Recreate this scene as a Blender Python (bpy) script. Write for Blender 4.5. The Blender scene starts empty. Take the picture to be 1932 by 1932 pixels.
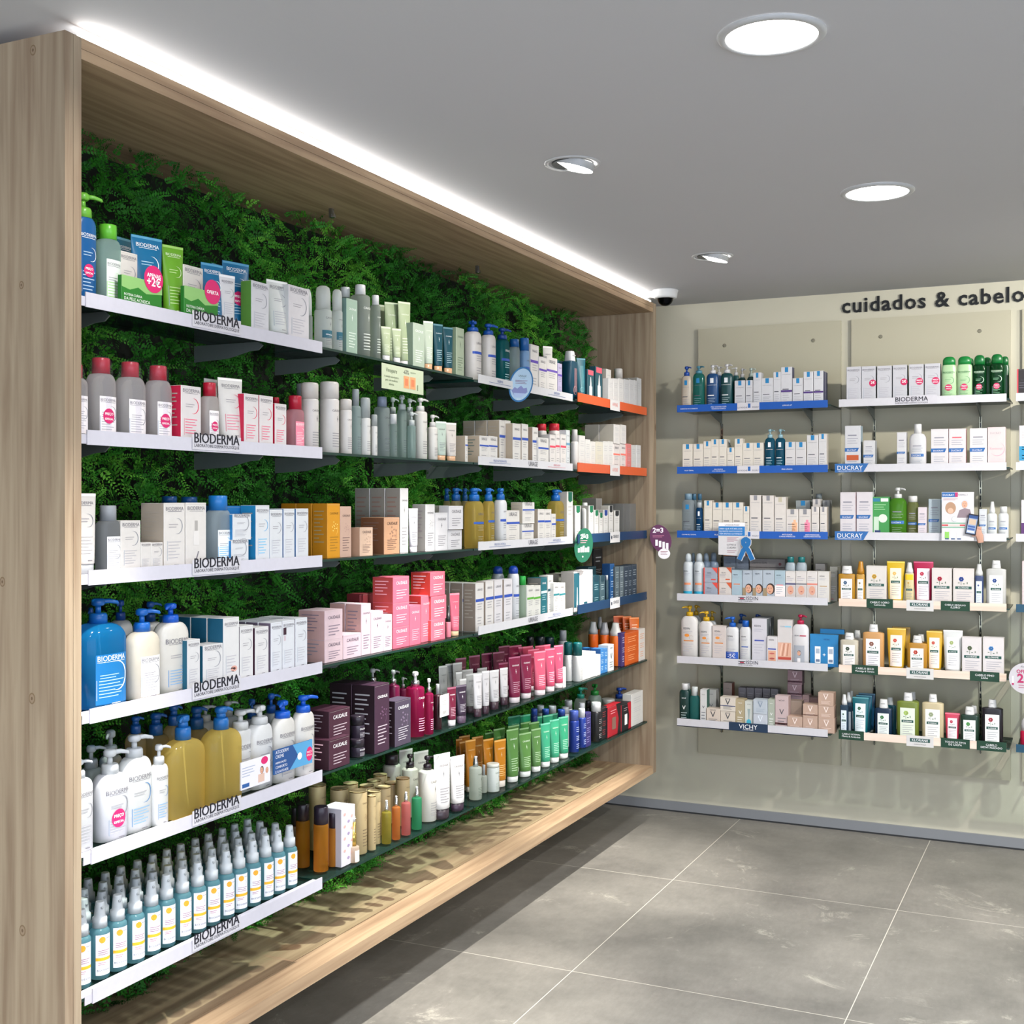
import bpy, math, random
import numpy as np
from mathutils import Matrix, Vector
random.seed(7)
PI = math.pi
C = bpy.context.scene.collection
SC = bpy.context.scene
EYE = 1.555                      # camera height above the floor
# ------------------------------------------------------------------ camera
cd = bpy.data.cameras.new('camera'); cam = bpy.data.objects.new('camera', cd); C.objects.link(cam)
cam.location = (0, 0, EYE); cam.rotation_euler = (PI/2, 0, math.radians(25.21))
cd.sensor_width = 36; cd.lens = 36*2307/1932; cd.shift_y = -14/1932; cd.clip_start = .05
SC.camera = cam
# ------------------------------------------------------------------ world: daylight behind the shop front
w = bpy.data.worlds.new('world'); SC.world = w; w.use_nodes = True
w.node_tree.nodes['Background'].inputs[0].default_value = (.78, .86, 1, 1)
w.node_tree.nodes['Background'].inputs[1].default_value = 3.2
SC.view_settings.view_transform = 'Standard'; SC.view_settings.look = 'None'
SC.view_settings.exposure = 0.12; SC.view_settings.gamma = 1; SC.view_settings.use_curve_mapping = False
SC.cycles.max_bounces = 8; SC.cycles.diffuse_bounces = 4; SC.cycles.transparent_max_bounces = 24
SC.cycles.use_denoising = True; SC.cycles.sample_clamp_indirect = 4
# ------------------------------------------------------------------ room measures
XW, YW, CEIL = -2.42, 5.962, EYE + 1.0107     # left wall, back wall, ceiling
XR, YF = 3.2, -3.2
# ceiling lamps (positions are those of the fixtures modelled below)
PANELS = [(-.615, 2.616), (-.614, 4.071), (-.615, 1.161), (-.615, -.294), (-.615, -1.75), (1.1, 4.07), (1.1, 2.6), (1.1, 1.1), (1.1, -.4), (2.5, 4.07)]  # the first two are in view; the others are added to light the room
SPOTS = [(-1.38, -1.12), (-1.38, .37), (-1.38, 1.86), (-1.38, 3.352), (-1.38, 4.845)]
SPOT_W, SPILL_W, PANEL_W, LED_E = 350, 30, 15, 24
WSPOTS = [(.75, 4.25), (2.0, 4.25)]
def light(name, kind, loc, energy, col, **k):
    l = bpy.data.lights.new(name, kind); l.energy = energy; l.color = col
    for a, b in k.items(): setattr(l, a, b)
    o = bpy.data.objects.new(name, l); C.objects.link(o); o.location = loc
    return o
for x, y in PANELS:
    light('panel_light', 'AREA', (x, y, CEIL-.012), PANEL_W, (.97, .98, 1), shape='DISK', size=.18, spread=math.radians(130))
for x, y in SPOTS:      # each tilting spotlight: a narrow beam and its wide spill
    for nm, e_, sz, bl, tx, tz in (('shelf_spot', SPOT_W, 41, 1., -1.96, 0), ('shelf_spot_spill', SPILL_W, 125, .9, -2.02, .7)):
        o = light(nm, 'SPOT', (x-.005, y, CEIL-.035), e_*(.78 if y < 2 else 1), (1, .955, .89), spot_size=math.radians(sz), spot_blend=bl, shadow_soft_size=.022)
        o.rotation_euler = (Vector((x, y, CEIL)) - Vector((tx, y, tz))).to_track_quat('Z', 'Y').to_euler()
for x, y in WSPOTS:
    o = light('wall_spot', 'SPOT', (x, y, CEIL-.035), 150, (1, .96, .9), spot_size=math.radians(120), spot_blend=.8, shadow_soft_size=.03)
    o.rotation_euler = (Vector((x, y, CEIL)) - Vector((x-1.35, YW, .75))).to_track_quat('Z', 'Y').to_euler()
# ------------------------------------------------------------------ materials
def lin(h):
    v = [int(h[i:i+2], 16)/255 for i in (0, 2, 4)]
    return [(c/12.92 if c <= .04045 else ((c+.055)/1.055)**2.4) for c in v]
_M = {}
def mat(h, kind='plastic'):
    key = (h, kind)
    if key in _M: return _M[key]
    m = bpy.data.materials.new(kind+'_'+h); m.use_nodes = True; nt = m.node_tree; b = nt.nodes['Principled BSDF']
    c = [x*(.74 if kind in ('card', 'plastic') else 1) for x in lin(h)]+[1]; b.inputs['Base Color'].default_value = c
    b.inputs['Roughness'].default_value = {'plastic': .32, 'card': .55, 'ink': .5, 'metal': .18, 'gel': .12, 'gel2': .1, 'gel3': .06, 'clear': .07, 'frost': .35, 'film': .05, 'matte': .8}.get(kind, .4)
    if kind == 'metal': b.inputs['Metallic'].default_value = .9
    if kind in ('card', 'plastic'):
        tc = nt.nodes.new('ShaderNodeTexCoord'); n = nt.nodes.new('ShaderNodeTexNoise'); n.inputs['Scale'].default_value = 60
        hs = nt.nodes.new('ShaderNodeHueSaturation'); mr = nt.nodes.new('ShaderNodeMapRange')
        mr.inputs['To Min'].default_value = .95; mr.inputs['To Max'].default_value = 1.05
        hs.inputs['Color'].default_value = c
        nt.links.new(tc.outputs['Object'], n.inputs['Vector']); nt.links.new(n.outputs['Fac'], mr.inputs['Value'])
        nt.links.new(mr.outputs['Result'], hs.inputs['Value']); nt.links.new(hs.outputs['Color'], b.inputs['Base Color'])
    if kind in ('clear', 'frost'): c = [x*.68+.32 for x in c[:3]]+[1]; b.inputs['Base Color'].default_value = c
    if kind in ('gel', 'gel2', 'gel3', 'clear', 'frost', 'film'):
        f = {'gel': .25, 'gel2': .38, 'clear': .42, 'frost': .2, 'film': .97, 'gel3': .5}[kind]
        t = nt.nodes.new('ShaderNodeBsdfTransparent'); mx = nt.nodes.new('ShaderNodeMixShader')
        t.inputs['Color'].default_value = [min(1, x*.75+.25) for x in c[:3]]+[1]
        if kind != 'film':
            tr = nt.nodes.new('ShaderNodeBsdfTranslucent'); tr.inputs['Color'].default_value = [min(.95, x*.8+.2*max(c[:3])) for x in c[:3]]+[1]
            m2 = nt.nodes.new('ShaderNodeMixShader'); m2.inputs[0].default_value = .62
            nt.links.new(b.outputs[0], m2.inputs[1]); nt.links.new(tr.outputs[0], m2.inputs[2]); src = m2.outputs[0]
        else: src = b.outputs[0]
        mx.inputs[0].default_value = f
        nt.links.new(src, mx.inputs[1]); nt.links.new(t.outputs[0], mx.inputs[2])
        nt.links.new(mx.outputs[0], nt.nodes['Material Output'].inputs['Surface'])
    _M[key] = m
    return m
def wood(name, axis, base=('b39c7c', '8f775a'), knots=1.0, pale=False):
    m = bpy.data.materials.new(name); m.use_nodes = True; nt = m.node_tree; N = nt.nodes.new; L = nt.links.new
    b = nt.nodes['Principled BSDF']; b.inputs['Roughness'].default_value = .55
    g = N('ShaderNodeNewGeometry'); mp = N('ShaderNodeMapping')
    s = [34, 34, 34]; s[axis] = 1.6; mp.inputs['Scale'].default_value = s
    n = N('ShaderNodeTexNoise'); n.inputs['Scale'].default_value = 1.3; n.inputs['Detail'].default_value = 7; n.inputs['Distortion'].default_value = .35
    r = N('ShaderNodeValToRGB'); r.color_ramp.elements[0].position = .33; r.color_ramp.elements[1].position = .62
    r.color_ramp.elements[0].color = lin(base[1])+[1]; r.color_ramp.elements[1].color = lin(base[0])+[1]
    mp2 = N('ShaderNodeMapping'); s2 = [7, 7, 7]; s2[axis] = .5; mp2.inputs['Scale'].default_value = s2
    n2 = N('ShaderNodeTexNoise'); n2.inputs['Scale'].default_value = 1; n2.inputs['Detail'].default_value = 2
    hs = N('ShaderNodeHueSaturation'); mr = N('ShaderNodeMapRange'); mr.inputs['To Min'].default_value = .82; mr.inputs['To Max'].default_value = 1.16
    L(g.outputs['Position'], mp.inputs['Vector']); L(mp.outputs[0], n.inputs['Vector']); L(n.outputs['Fac'], r.inputs['Fac'])
    L(g.outputs['Position'], mp2.inputs['Vector']); L(mp2.outputs[0], n2.inputs['Vector']); L(n2.outputs['Fac'], mr.inputs['Value'])
    L(r.outputs['Color'], hs.inputs['Color']); L(mr.outputs['Result'], hs.inputs['Value'])
    v = N('ShaderNodeTexVoronoi'); mp3 = N('ShaderNodeMapping'); s3 = [4.2, 4.2, 4.2]; s3[axis] = 2.2; mp3.inputs['Scale'].default_value = s3; v.inputs['Scale'].default_value = 1
    r3 = N('ShaderNodeValToRGB'); r3.color_ramp.elements[0].position = .028; r3.color_ramp.elements[1].position = .05
    r3.color_ramp.elements[0].color = (knots*.75,)*3+(1,); r3.color_ramp.elements[1].color = (0, 0, 0, 1)
    mx = N('ShaderNodeMix'); mx.data_type = 'RGBA'; mx.inputs[7].default_value = lin('5e452f')+[1]
    L(g.outputs['Position'], mp3.inputs['Vector']); L(mp3.outputs[0], v.inputs['Vector']); L(v.outputs['Distance'], r3.inputs['Fac'])
    L(r3.outputs['Color'], mx.inputs[0]); L(hs.outputs['Color'], mx.inputs[6]); L(mx.outputs[2], b.inputs['Base Color'])
    return m
def wall_mat(name, h, rough=.6, amt=.03, scale=3):
    m = bpy.data.materials.new(name); m.use_nodes = True; nt = m.node_tree; N = nt.nodes.new; L = nt.links.new
    b = nt.nodes['Principled BSDF']; b.inputs['Roughness'].default_value = rough
    g = N('ShaderNodeNewGeometry'); n = N('ShaderNodeTexNoise'); n.inputs['Scale'].default_value = scale
    hs = N('ShaderNodeHueSaturation'); mr = N('ShaderNodeMapRange'); mr.inputs['To Min'].default_value = 1-amt; mr.inputs['To Max'].default_value = 1+amt
    hs.inputs['Color'].default_value = lin(h)+[1]
    L(g.outputs['Position'], n.inputs['Vector']); L(n.outputs['Fac'], mr.inputs['Value']); L(mr.outputs['Result'], hs.inputs['Value']); L(hs.outputs['Color'], b.inputs['Base Color'])
    return m
def emit(name, strength, col=(1, .97, .93)):
    m = bpy.data.materials.new(name); m.use_nodes = True; b = m.node_tree.nodes['Principled BSDF']
    b.inputs['Emission Color'].default_value = (*col, 1); b.inputs['Emission Strength'].default_value = strength
    return m
def floor_mat():
    m = bpy.data.materials.new('concrete_tile'); m.use_nodes = True; nt = m.node_tree; N = nt.nodes.new; L = nt.links.new
    b = nt.nodes['Principled BSDF']
    g = N('ShaderNodeNewGeometry')
    n = N('ShaderNodeTexNoise'); n.inputs['Scale'].default_value = 1.9; n.inputs['Detail'].default_value = 9; n.inputs['Roughness'].default_value = .66
    r = N('ShaderNodeValToRGB'); r.color_ramp.elements[0].position = .3; r.color_ramp.elements[1].position = .72
    r.color_ramp.elements[0].color = lin('6a6862')+[1]; r.color_ramp.elements[1].color = lin('918d85')+[1]
    mp = N('ShaderNodeMapping'); mp.inputs['Scale'].default_value = (26, 9, 9); n2 = N('ShaderNodeTexNoise'); n2.inputs['Scale'].default_value = 2.2; n2.inputs['Detail'].default_value = 8; n2.inputs['Roughness'].default_value = .75
    mr = N('ShaderNodeMapRange'); mr.inputs['From Min'].default_value = .3; mr.inputs['From Max'].default_value = .7; mr.inputs['To Min'].default_value = .86; mr.inputs['To Max'].default_value = 1.12
    hs = N('ShaderNodeHueSaturation')
    L(g.outputs['Position'], n.inputs['Vector']); L(n.outputs['Fac'], r.inputs['Fac']); L(g.outputs['Position'], mp.inputs['Vector']); L(mp.outputs[0], n2.inputs['Vector'])
    L(n2.outputs['Fac'], mr.inputs['Value']); L(r.outputs['Color'], hs.inputs['Color']); L(mr.outputs['Result'], hs.inputs['Value'])
    br = N('ShaderNodeTexBrick'); br.offset = 0; br.squash = 1
    br.inputs['Scale'].default_value = 1; br.inputs['Brick Width'].default_value = .895; br.inputs['Row Height'].default_value = 1.097
    br.inputs['Mortar Size'].default_value = .0016; br.inputs['Mortar Smooth'].default_value = .2
    mp2 = N('ShaderNodeMapping'); mp2.inputs['Location'].default_value = (1.555+.895*4, -3.772+1.097*6, 0)
    mx = N('ShaderNodeMix'); mx.data_type = 'RGBA'; mx.inputs[7].default_value = lin('c9c5b8')+[1]
    L(g.outputs['Position'], mp2.inputs['Vector']); L(mp2.outputs[0], br.inputs['Vector']); L(br.outputs['Fac'], mx.inputs[0]); L(hs.outputs['Color'], mx.inputs[6])
    # pale scratched lime bloom near some joints
    n3 = N('ShaderNodeTexNoise'); n3.inputs['Scale'].default_value = 2.6; n3.inputs['Detail'].default_value = 12; n3.inputs['Roughness'].default_value = .8; n3.inputs['Distortion'].default_value = 1.2
    r3 = N('ShaderNodeValToRGB'); r3.color_ramp.elements[0].position = .57; r3.color_ramp.elements[1].position = .70; r3.color_ramp.elements[1].color = (.75, .75, .75, 1)
    mx2 = N('ShaderNodeMix'); mx2.data_type = 'RGBA'; mx2.inputs[7].default_value = lin('c4c0b2')+[1]
    L(g.outputs['Position'], n3.inputs['Vector']); L(n3.outputs['Fac'], r3.inputs['Fac']); L(r3.outputs['Color'], mx2.inputs[0]); L(mx.outputs[2], mx2.inputs[6]); L(mx2.outputs[2], b.inputs['Base Color'])
    mr2 = N('ShaderNodeMapRange'); mr2.inputs['To Min'].default_value = .42; mr2.inputs['To Max'].default_value = .6
    L(n2.outputs['Fac'], mr2.inputs['Value']); L(mr2.outputs['Result'], b.inputs['Roughness'])
    return m
def glass_mat():
    m = bpy.data.materials.new('shelf_glass'); m.use_nodes = True; nt = m.node_tree; N = nt.nodes.new; L = nt.links.new
    b = nt.nodes['Principled BSDF']; b.inputs['Base Color'].default_value = (.015, .035, .03, 1); b.inputs['Roughness'].default_value = .04
    t = N('ShaderNodeBsdfTransparent'); t.inputs['Color'].default_value = (.88, .96, .93, 1)
    mx = N('ShaderNodeMixShader'); fr = N('ShaderNodeFresnel'); fr.inputs['IOR'].default_value = 1.25
    ad = N('ShaderNodeMath'); ad.operation = 'ADD'; ad.inputs[1].default_value = .05; ad.use_clamp = True
    L(fr.outputs[0], ad.inputs[0]); L(ad.outputs[0], mx.inputs[0]); L(t.outputs[0], mx.inputs[1]); L(b.outputs[0], mx.inputs[2]); L(mx.outputs[0], nt.nodes['Material Output'].inputs['Surface'])
    return m
# ------------------------------------------------------------------ mesh builder
_T = {}
def glyphs(s, bold=0):
    if bold < .015: bold = 0
    key = (s, bold)
    if key not in _T:
        c = bpy.data.curves.new('t', 'FONT'); c.body = s; c.resolution_u = 2; c.offset = bold; c.space_character = 1.1 if bold == .017 else 1
        o = bpy.data.objects.new('t', c); me = o.to_mesh()
        V = [(v.co.x, v.co.y) for v in me.vertices]; Fc = [tuple(p.vertices) for p in me.polygons]
        o.to_mesh_clear(); bpy.data.objects.remove(o); bpy.data.curves.remove(c)
        if not V: V = [(0, 0), (1, 1)]
        x0 = min(v[0] for v in V); x1 = max(v[0] for v in V); y1 = max(v[1] for v in V)
        _T[key] = ([((x-x0)/(x1-x0), y/(x1-x0)) for x, y in V], Fc, y1/(x1-x0))
    return _T[key]
class MB:
    def __init__(s): s.v = []; s.f = []; s.m = []; s.sm = []; s.mats = []
    def mi(s, m):
        if m not in s.mats: s.mats.append(m)
        return s.mats.index(m)
    def add(s, V, Fc, m, smooth=False):
        o = len(s.v); k = s.mi(m); s.v += V
        for f in Fc: s.f.append([i+o for i in f]); s.m.append(k); s.sm.append(smooth)
    def box(s, x0, x1, y0, y1, z0, z1, m, ch=0):
        if ch:
            P = [(x0+ch, y0), (x1-ch, y0), (x1, y0+ch), (x1, y1-ch), (x1-ch, y1), (x0+ch, y1), (x0, y1-ch), (x0, y0+ch)]
        else: P = [(x0, y0), (x1, y0), (x1, y1), (x0, y1)]
        n = len(P); s.add([(a, b, z0) for a, b in P]+[(a, b, z1) for a, b in P],
                          [[i, (i+1) % n, n+(i+1) % n, n+i] for i in range(n)]+[list(range(n-1, -1, -1)), list(range(n, 2*n))], m)
    def loft(s, prof, m, cx=0, cy=0, n=2., seg=20, M=None, caps=True, mats=None):
        """prof: (z, a, b) rings; superellipse exponent n"""
        V = []; o = len(s.v)
        for z, a, b in prof:
            for i in range(seg):
                t = 2*PI*i/seg; c_, s_ = math.cos(t), math.sin(t)
                V.append((cx+a*math.copysign(abs(c_)**(2/n), c_), cy+b*math.copysign(abs(s_)**(2/n), s_), z))
        if M is not None: V = [tuple(M @ Vector(p)) for p in V]
        s.v += V
        for j in range(len(prof)-1):
            k = s.mi(mats[j] if mats else m)
            for i in range(seg):
                s.f.append([o+j*seg+i, o+j*seg+(i+1) % seg, o+(j+1)*seg+(i+1) % seg, o+(j+1)*seg+i]); s.m.append(k); s.sm.append(True)
        if caps:
            k = s.mi(m)
            s.f.append([o+i for i in range(seg-1, -1, -1)]); s.m.append(k); s.sm.append(False)
            k = s.mi(mats[-1] if mats else m)
            s.f.append([o+(len(prof)-1)*seg+i for i in range(seg)]); s.m.append(k); s.sm.append(False)
    def tube(s, pts, r, m, seg=8):
        pts = [Vector(p) for p in pts]; V = []; o = len(s.v)
        for i, p in enumerate(pts):
            d = (pts[min(i+1, len(pts)-1)]-pts[max(i-1, 0)]).normalized(); q = d.to_track_quat('Z', 'Y')
            rr = r[i] if isinstance(r, (list, tuple)) else r
            for k in range(seg):
                V.append(tuple(p+q @ Vector((rr*math.cos(2*PI*k/seg), rr*math.sin(2*PI*k/seg), 0))))
        F_ = [[j*seg+i, j*seg+(i+1) % seg, (j+1)*seg+(i+1) % seg, (j+1)*seg+i] for j in range(len(pts)-1) for i in range(seg)]
        F_ += [list(range(seg-1, -1, -1)), [(len(pts)-1)*seg+i for i in range(seg)]]
        s.add(V, F_, m, True)
    # ---- print on a surface: S maps (s, t, lift) to a point
    def rect(s, S, s0, t0, s1, t1, m, lv=1, sk=0):
        n = max(1, min(12, int(abs(s1-s0)/.006)+1)) if S.curved else 1
        k = max(1, min(10, int(abs(t1-t0)/.02)+1)) if S.curved else 1
        V = [S(s0+(s1-s0)*i/n+sk*(t0+(t1-t0)*j/k-t0), t0+(t1-t0)*j/k, lv) for j in range(k+1) for i in range(n+1)]
        s.add(V, [[j*(n+1)+i, j*(n+1)+i+1, (j+1)*(n+1)+i+1, (j+1)*(n+1)+i] for j in range(k) for i in range(n)], m)
    def poly(s, S, pts, m, lv=1):
        s.add([S(a, b, lv) for a, b in pts], [list(range(len(pts)))], m)
    def disc(s, S, x, y, r, m, lv=2, ry=None, seg=20):
        ry = ry or r; s.add([S(x, y, lv)]+[S(x+r*math.cos(2*PI*i/seg), y+ry*math.sin(2*PI*i/seg), lv) for i in range(seg)], [[0, 1+i, 1+(i+1) % seg] for i in range(seg)], m)
    def arc(s, S, x, y, r, th, a0, a1, m, lv=1, seg=14):
        V = []
        for i in range(seg+1):
            a = math.radians(a0+(a1-a0)*i/seg); q = th*math.sin(PI*i/seg)+.0001
            V += [S(x+r*math.cos(a), y+r*math.sin(a), lv), S(x+(r-q)*math.cos(a), y+(r-q)*math.sin(a), lv)]
        s.add(V, [[2*i, 2*i+2, 2*i+3, 2*i+1] for i in range(seg)], m)
    def text(s, S, txt, x, y, w, m, lv=2, hmax=None, bold=.01, left=False):
        V, Fc, asp = glyphs(txt, bold)
        if hmax and asp*w > hmax: w = hmax/asp
        x0 = x if left else x-w/2
        s.add([S(x0+a*w, y+b*w, lv) for a, b in V], Fc, m)
    def build(s, name, parent=None, matrix=None):
        me = bpy.data.meshes.new(name); me.from_pydata(s.v, [], s.f)
        for m in s.mats: me.materials.append(m)
        me.polygons.foreach_set('material_index', s.m); me.polygons.foreach_set('use_smooth', s.sm); me.update()
        o = bpy.data.objects.new(name, me); C.objects.link(o)
        if parent is not None: o.parent = parent
        if matrix is not None: o.matrix_world = matrix
        return o
def surf(fn, curved=False):
    class S_:
        def __call__(self, a, b, lv=1): return fn(a, b, lv)
    o = S_(); o.curved = curved; return o
def thing(name, loc, rz=0):
    o = bpy.data.objects.new(name, None); C.objects.link(o); o.location = loc; o.rotation_euler = (0, 0, rz); o.empty_display_size = .05
    return o
def tag(o, label, cat, group=None, kind=None):
    o['label'] = label; o['category'] = cat
    if group: o['group'] = group
    if kind: o['kind'] = kind
    return o
def dup(root, loc=None):
    r = root.copy(); C.objects.link(r)
    if loc is not None: r.location = loc
    for ch in root.children:
        c = ch.copy(); C.objects.link(c); c.parent = r; c.matrix_parent_inverse = ch.matrix_parent_inverse.copy()
        for g in ch.children:
            d = g.copy(); C.objects.link(d); d.parent = c
    return r
def struct(name, mb): o = mb.build(name); o['kind'] = 'structure'; return o
WHITE = 'f4f4f4'
# ------------------------------------------------------------------ the room
b = MB(); b.box(XW-.1, XR+.1, YF, YW+.1, -.1, 0, floor_mat()); struct('floor', b)
b = MB(); b.box(XW-.1, XR+.1, YF, YW+.1, CEIL, CEIL+.1, wall_mat('ceiling_paint', 'babbbf', .8, .01)); struct('ceiling', b)
WM = wall_mat('greige_wall', 'c1bdaa', .38, .03)
b = MB(); b.box(XW-.1, XR+.1, YW, YW+.1, 0, CEIL, WM); struct('wall_back', b)
b = MB(); b.box(XW-.1, XW, YF, YW, 0, CEIL, WM); struct('wall_left', b)
b = MB(); b.box(XR, XR+.1, 2.2, YW, 0, CEIL, WM); struct('wall_right', b)
b = MB(); b.box(XW, XR, YW-.012, YW, .008, .052, wall_mat('baseboard_grey', '83868a', .3, .01)); b.box(XW, XR, YW-.011, YW, .0, .008, mat('2c2e30', 'matte')); struct('baseboard_back', b)  # dark foot strip paints in the shadow line under the baseboard
PM = wall_mat('panel_board', 'b3ae98', .42, .03)
for n, (a, c_) in enumerate([(-1.766, -1.065), (-1.016, -.315), (-.266, .435), (.485, 1.186), (1.235, 1.94)]):
    b = MB(); b.box(a, c_, YW-.019, YW-.001, EYE-1.245, EYE+.878, PM)
    o = b.build('wall_panel'); tag(o, ['greige back panel behind the leftmost rack of bottles and cartons', 'greige back panel behind the middle rack, under the wall lettering', 'greige back panel right of the middle rack at the far right', 'greige back panel, fourth from the hedge cabinet', 'greige back panel, fifth from the hedge cabinet'][n], 'wall panel', 'greige panels on the back wall')
    for px in (a+.135, c_-.13):
        b = MB(); b.loft([(0, .009, .009), (.002, .009, .009), (.0035, .007, .007)], mat('8f8b78', 'plastic'), M=Matrix.Translation((px, YW-.019, EYE+.79)) @ Matrix.Rotation(PI/2, 4, 'X'), seg=14)
        b.build('screw_cover', o)
# lettering on the wall
b = MB(); V, Fc, asp = glyphs('cuidados & cabelo', .017); wd = .805
m = mat('16181a', 'plastic'); xs = sorted(set(v[0] for v in V)); gaps = sorted(sorted(range(len(xs)-1), key=lambda i: xs[i]-xs[i+1])[:2])
cuts = [-1]+[(xs[i]+xs[i+1])/2 for i in gaps]+[2]
lett = thing('wall_lettering', (-.66, YW-.005, EYE+.915)); tag(lett, 'black lowercase lettering fixed high on the back wall', 'lettering')
for q, nm in enumerate(('word', 'ampersand', 'word')):
    b = MB(); b.mats = [m]; ids = [i for i, v in enumerate(V) if cuts[q] < v[0] < cuts[q+1]]; mp_ = {i: k for k, i in enumerate(ids)}; n = len(ids)
    b.v = [(-1.062+V[i][0]*wd, yy, EYE+.915+V[i][1]*wd) for yy in (YW-.009, YW-.001) for i in ids]; ed = {}
    for f in Fc:
        if f[0] not in mp_: continue
        g = [mp_[i] for i in f]; b.f.append(g); b.f.append([i+n for i in reversed(g)])
        for i in range(len(g)): e = (g[i], g[(i+1) % len(g)]); k = (min(e), max(e)); ed.setdefault(k, []).append(e)
    for k, es in ed.items():
        if len(es) == 1: i, j = es[0]; b.f.append([j, i, i+n, j+n])
    b.m = [0]*len(b.f); b.sm = [False]*len(b.f); o = b.build(nm); o.parent = lett; o.matrix_parent_inverse = lett.matrix_basis.inverted()
# ------------------------------------------------------------------ wooden cabinet
XF, Y0, Y1 = -1.908, 1.934, 5.66
ZB, ZT = EYE-1.305, EYE+.979
WV, WY, WX = wood('pine_vertical', 2, ('a3927b', '87735e')), wood('pine_along', 1, ('b59a7b', '967b60')), wood('pine_front', 2, ('b5a58a', 'a09078'), .2)
cab = thing('hedge_cabinet', (XF, (Y0+Y1)/2, ZB)); tag(cab, 'long wooden wall cabinet backed with green foliage, filled with skin care', 'cabinet')
def part(mb, name, par): 
    o = mb.build(name); o.parent = par; o.matrix_parent_inverse = par.matrix_basis.inverted(); return o
def side(y0, y1):
    b = MB(); ym = (y0+y1)/2
    b.box(XW, XF, y0, ym-.0006, ZB, ZT, WV); b.box(XW, XF-.0012, ym-.0006, ym+.0006, ZB, ZT, mat('6b5a45', 'matte')); b.box(XW, XF, ym+.0006, y1, ZB, ZT, WV)
    if y0 < 3:      # knots in the outer face
        for kx, kz, kr in ((-1.997, .951, .0085), (-2.030, .462, .0065), (-2.0, -.406, .009), (-2.027, -.896, .009), (-2.085, -.164, .008)):
            Sk = surf(lambda a, t, lv=1: (a, y0-.0002*lv, t)); b.disc(Sk, kx, EYE+kz, kr, mat('7d684f', 'matte'), 1, ry=kr*1.35); b.disc(Sk, kx, EYE+kz, kr*.72, mat('94806a', 'matte'), 2, ry=kr); b.disc(Sk, kx, EYE+kz, kr*.3, mat('6e5a44', 'matte'), 3, ry=kr*.4)
    return b
part(side(Y0-.0455, Y0), 'side_board', cab); part(side(Y1, Y1+.0455), 'side_board', cab)
b = MB(); b.box(XW, XF, Y0, Y1, EYE+.9562, ZT, WY); b.box(XW, XF-.001, Y0, Y1, EYE+.9550, EYE+.9562, mat('6b5a45', 'matte')); b.box(XW, XF, Y0, Y1, EYE+.934, EYE+.9550, WY); part(b, 'top_board', cab)
b = MB(); b.box(XW, XF-.088, Y0, Y1, ZB, EYE-1.2685, WY); b.box(XF-.088, XF-.086, Y0, Y1, ZB, EYE-1.2715, mat('6b4a35', 'matte')); b.box(XF-.086, XF, Y0, Y1, ZB, EYE-1.2685, WY); part(b, 'bottom_board', cab)
b = MB(); b.box(XW+.005, XW+.02, Y0, Y1, ZB, EYE+.934, mat('10180e', 'matte')); part(b, 'back_board', cab)
# light strip on top of the cabinet
b = MB(); LM = emit('led_light', LED_E, (1, .985, .96))
b.box(XF-.035, XF-.0226, Y0+.01, Y1+.03, ZT, ZT+.008, mat('d8d8d8', 'plastic'))
b.add([(XF-.0215, Y0+.01, ZT+.001), (XF-.0215, Y1+.03, ZT+.001), (XF-.0225, Y1+.03, ZT+.018), (XF-.0225, Y0+.01, ZT+.018)], [[0, 1, 2, 3]], LM)
o = b.build('light_strip'); tag(o, 'bright white light strip on top of the cabinet washing the ceiling', 'light strip')
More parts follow.
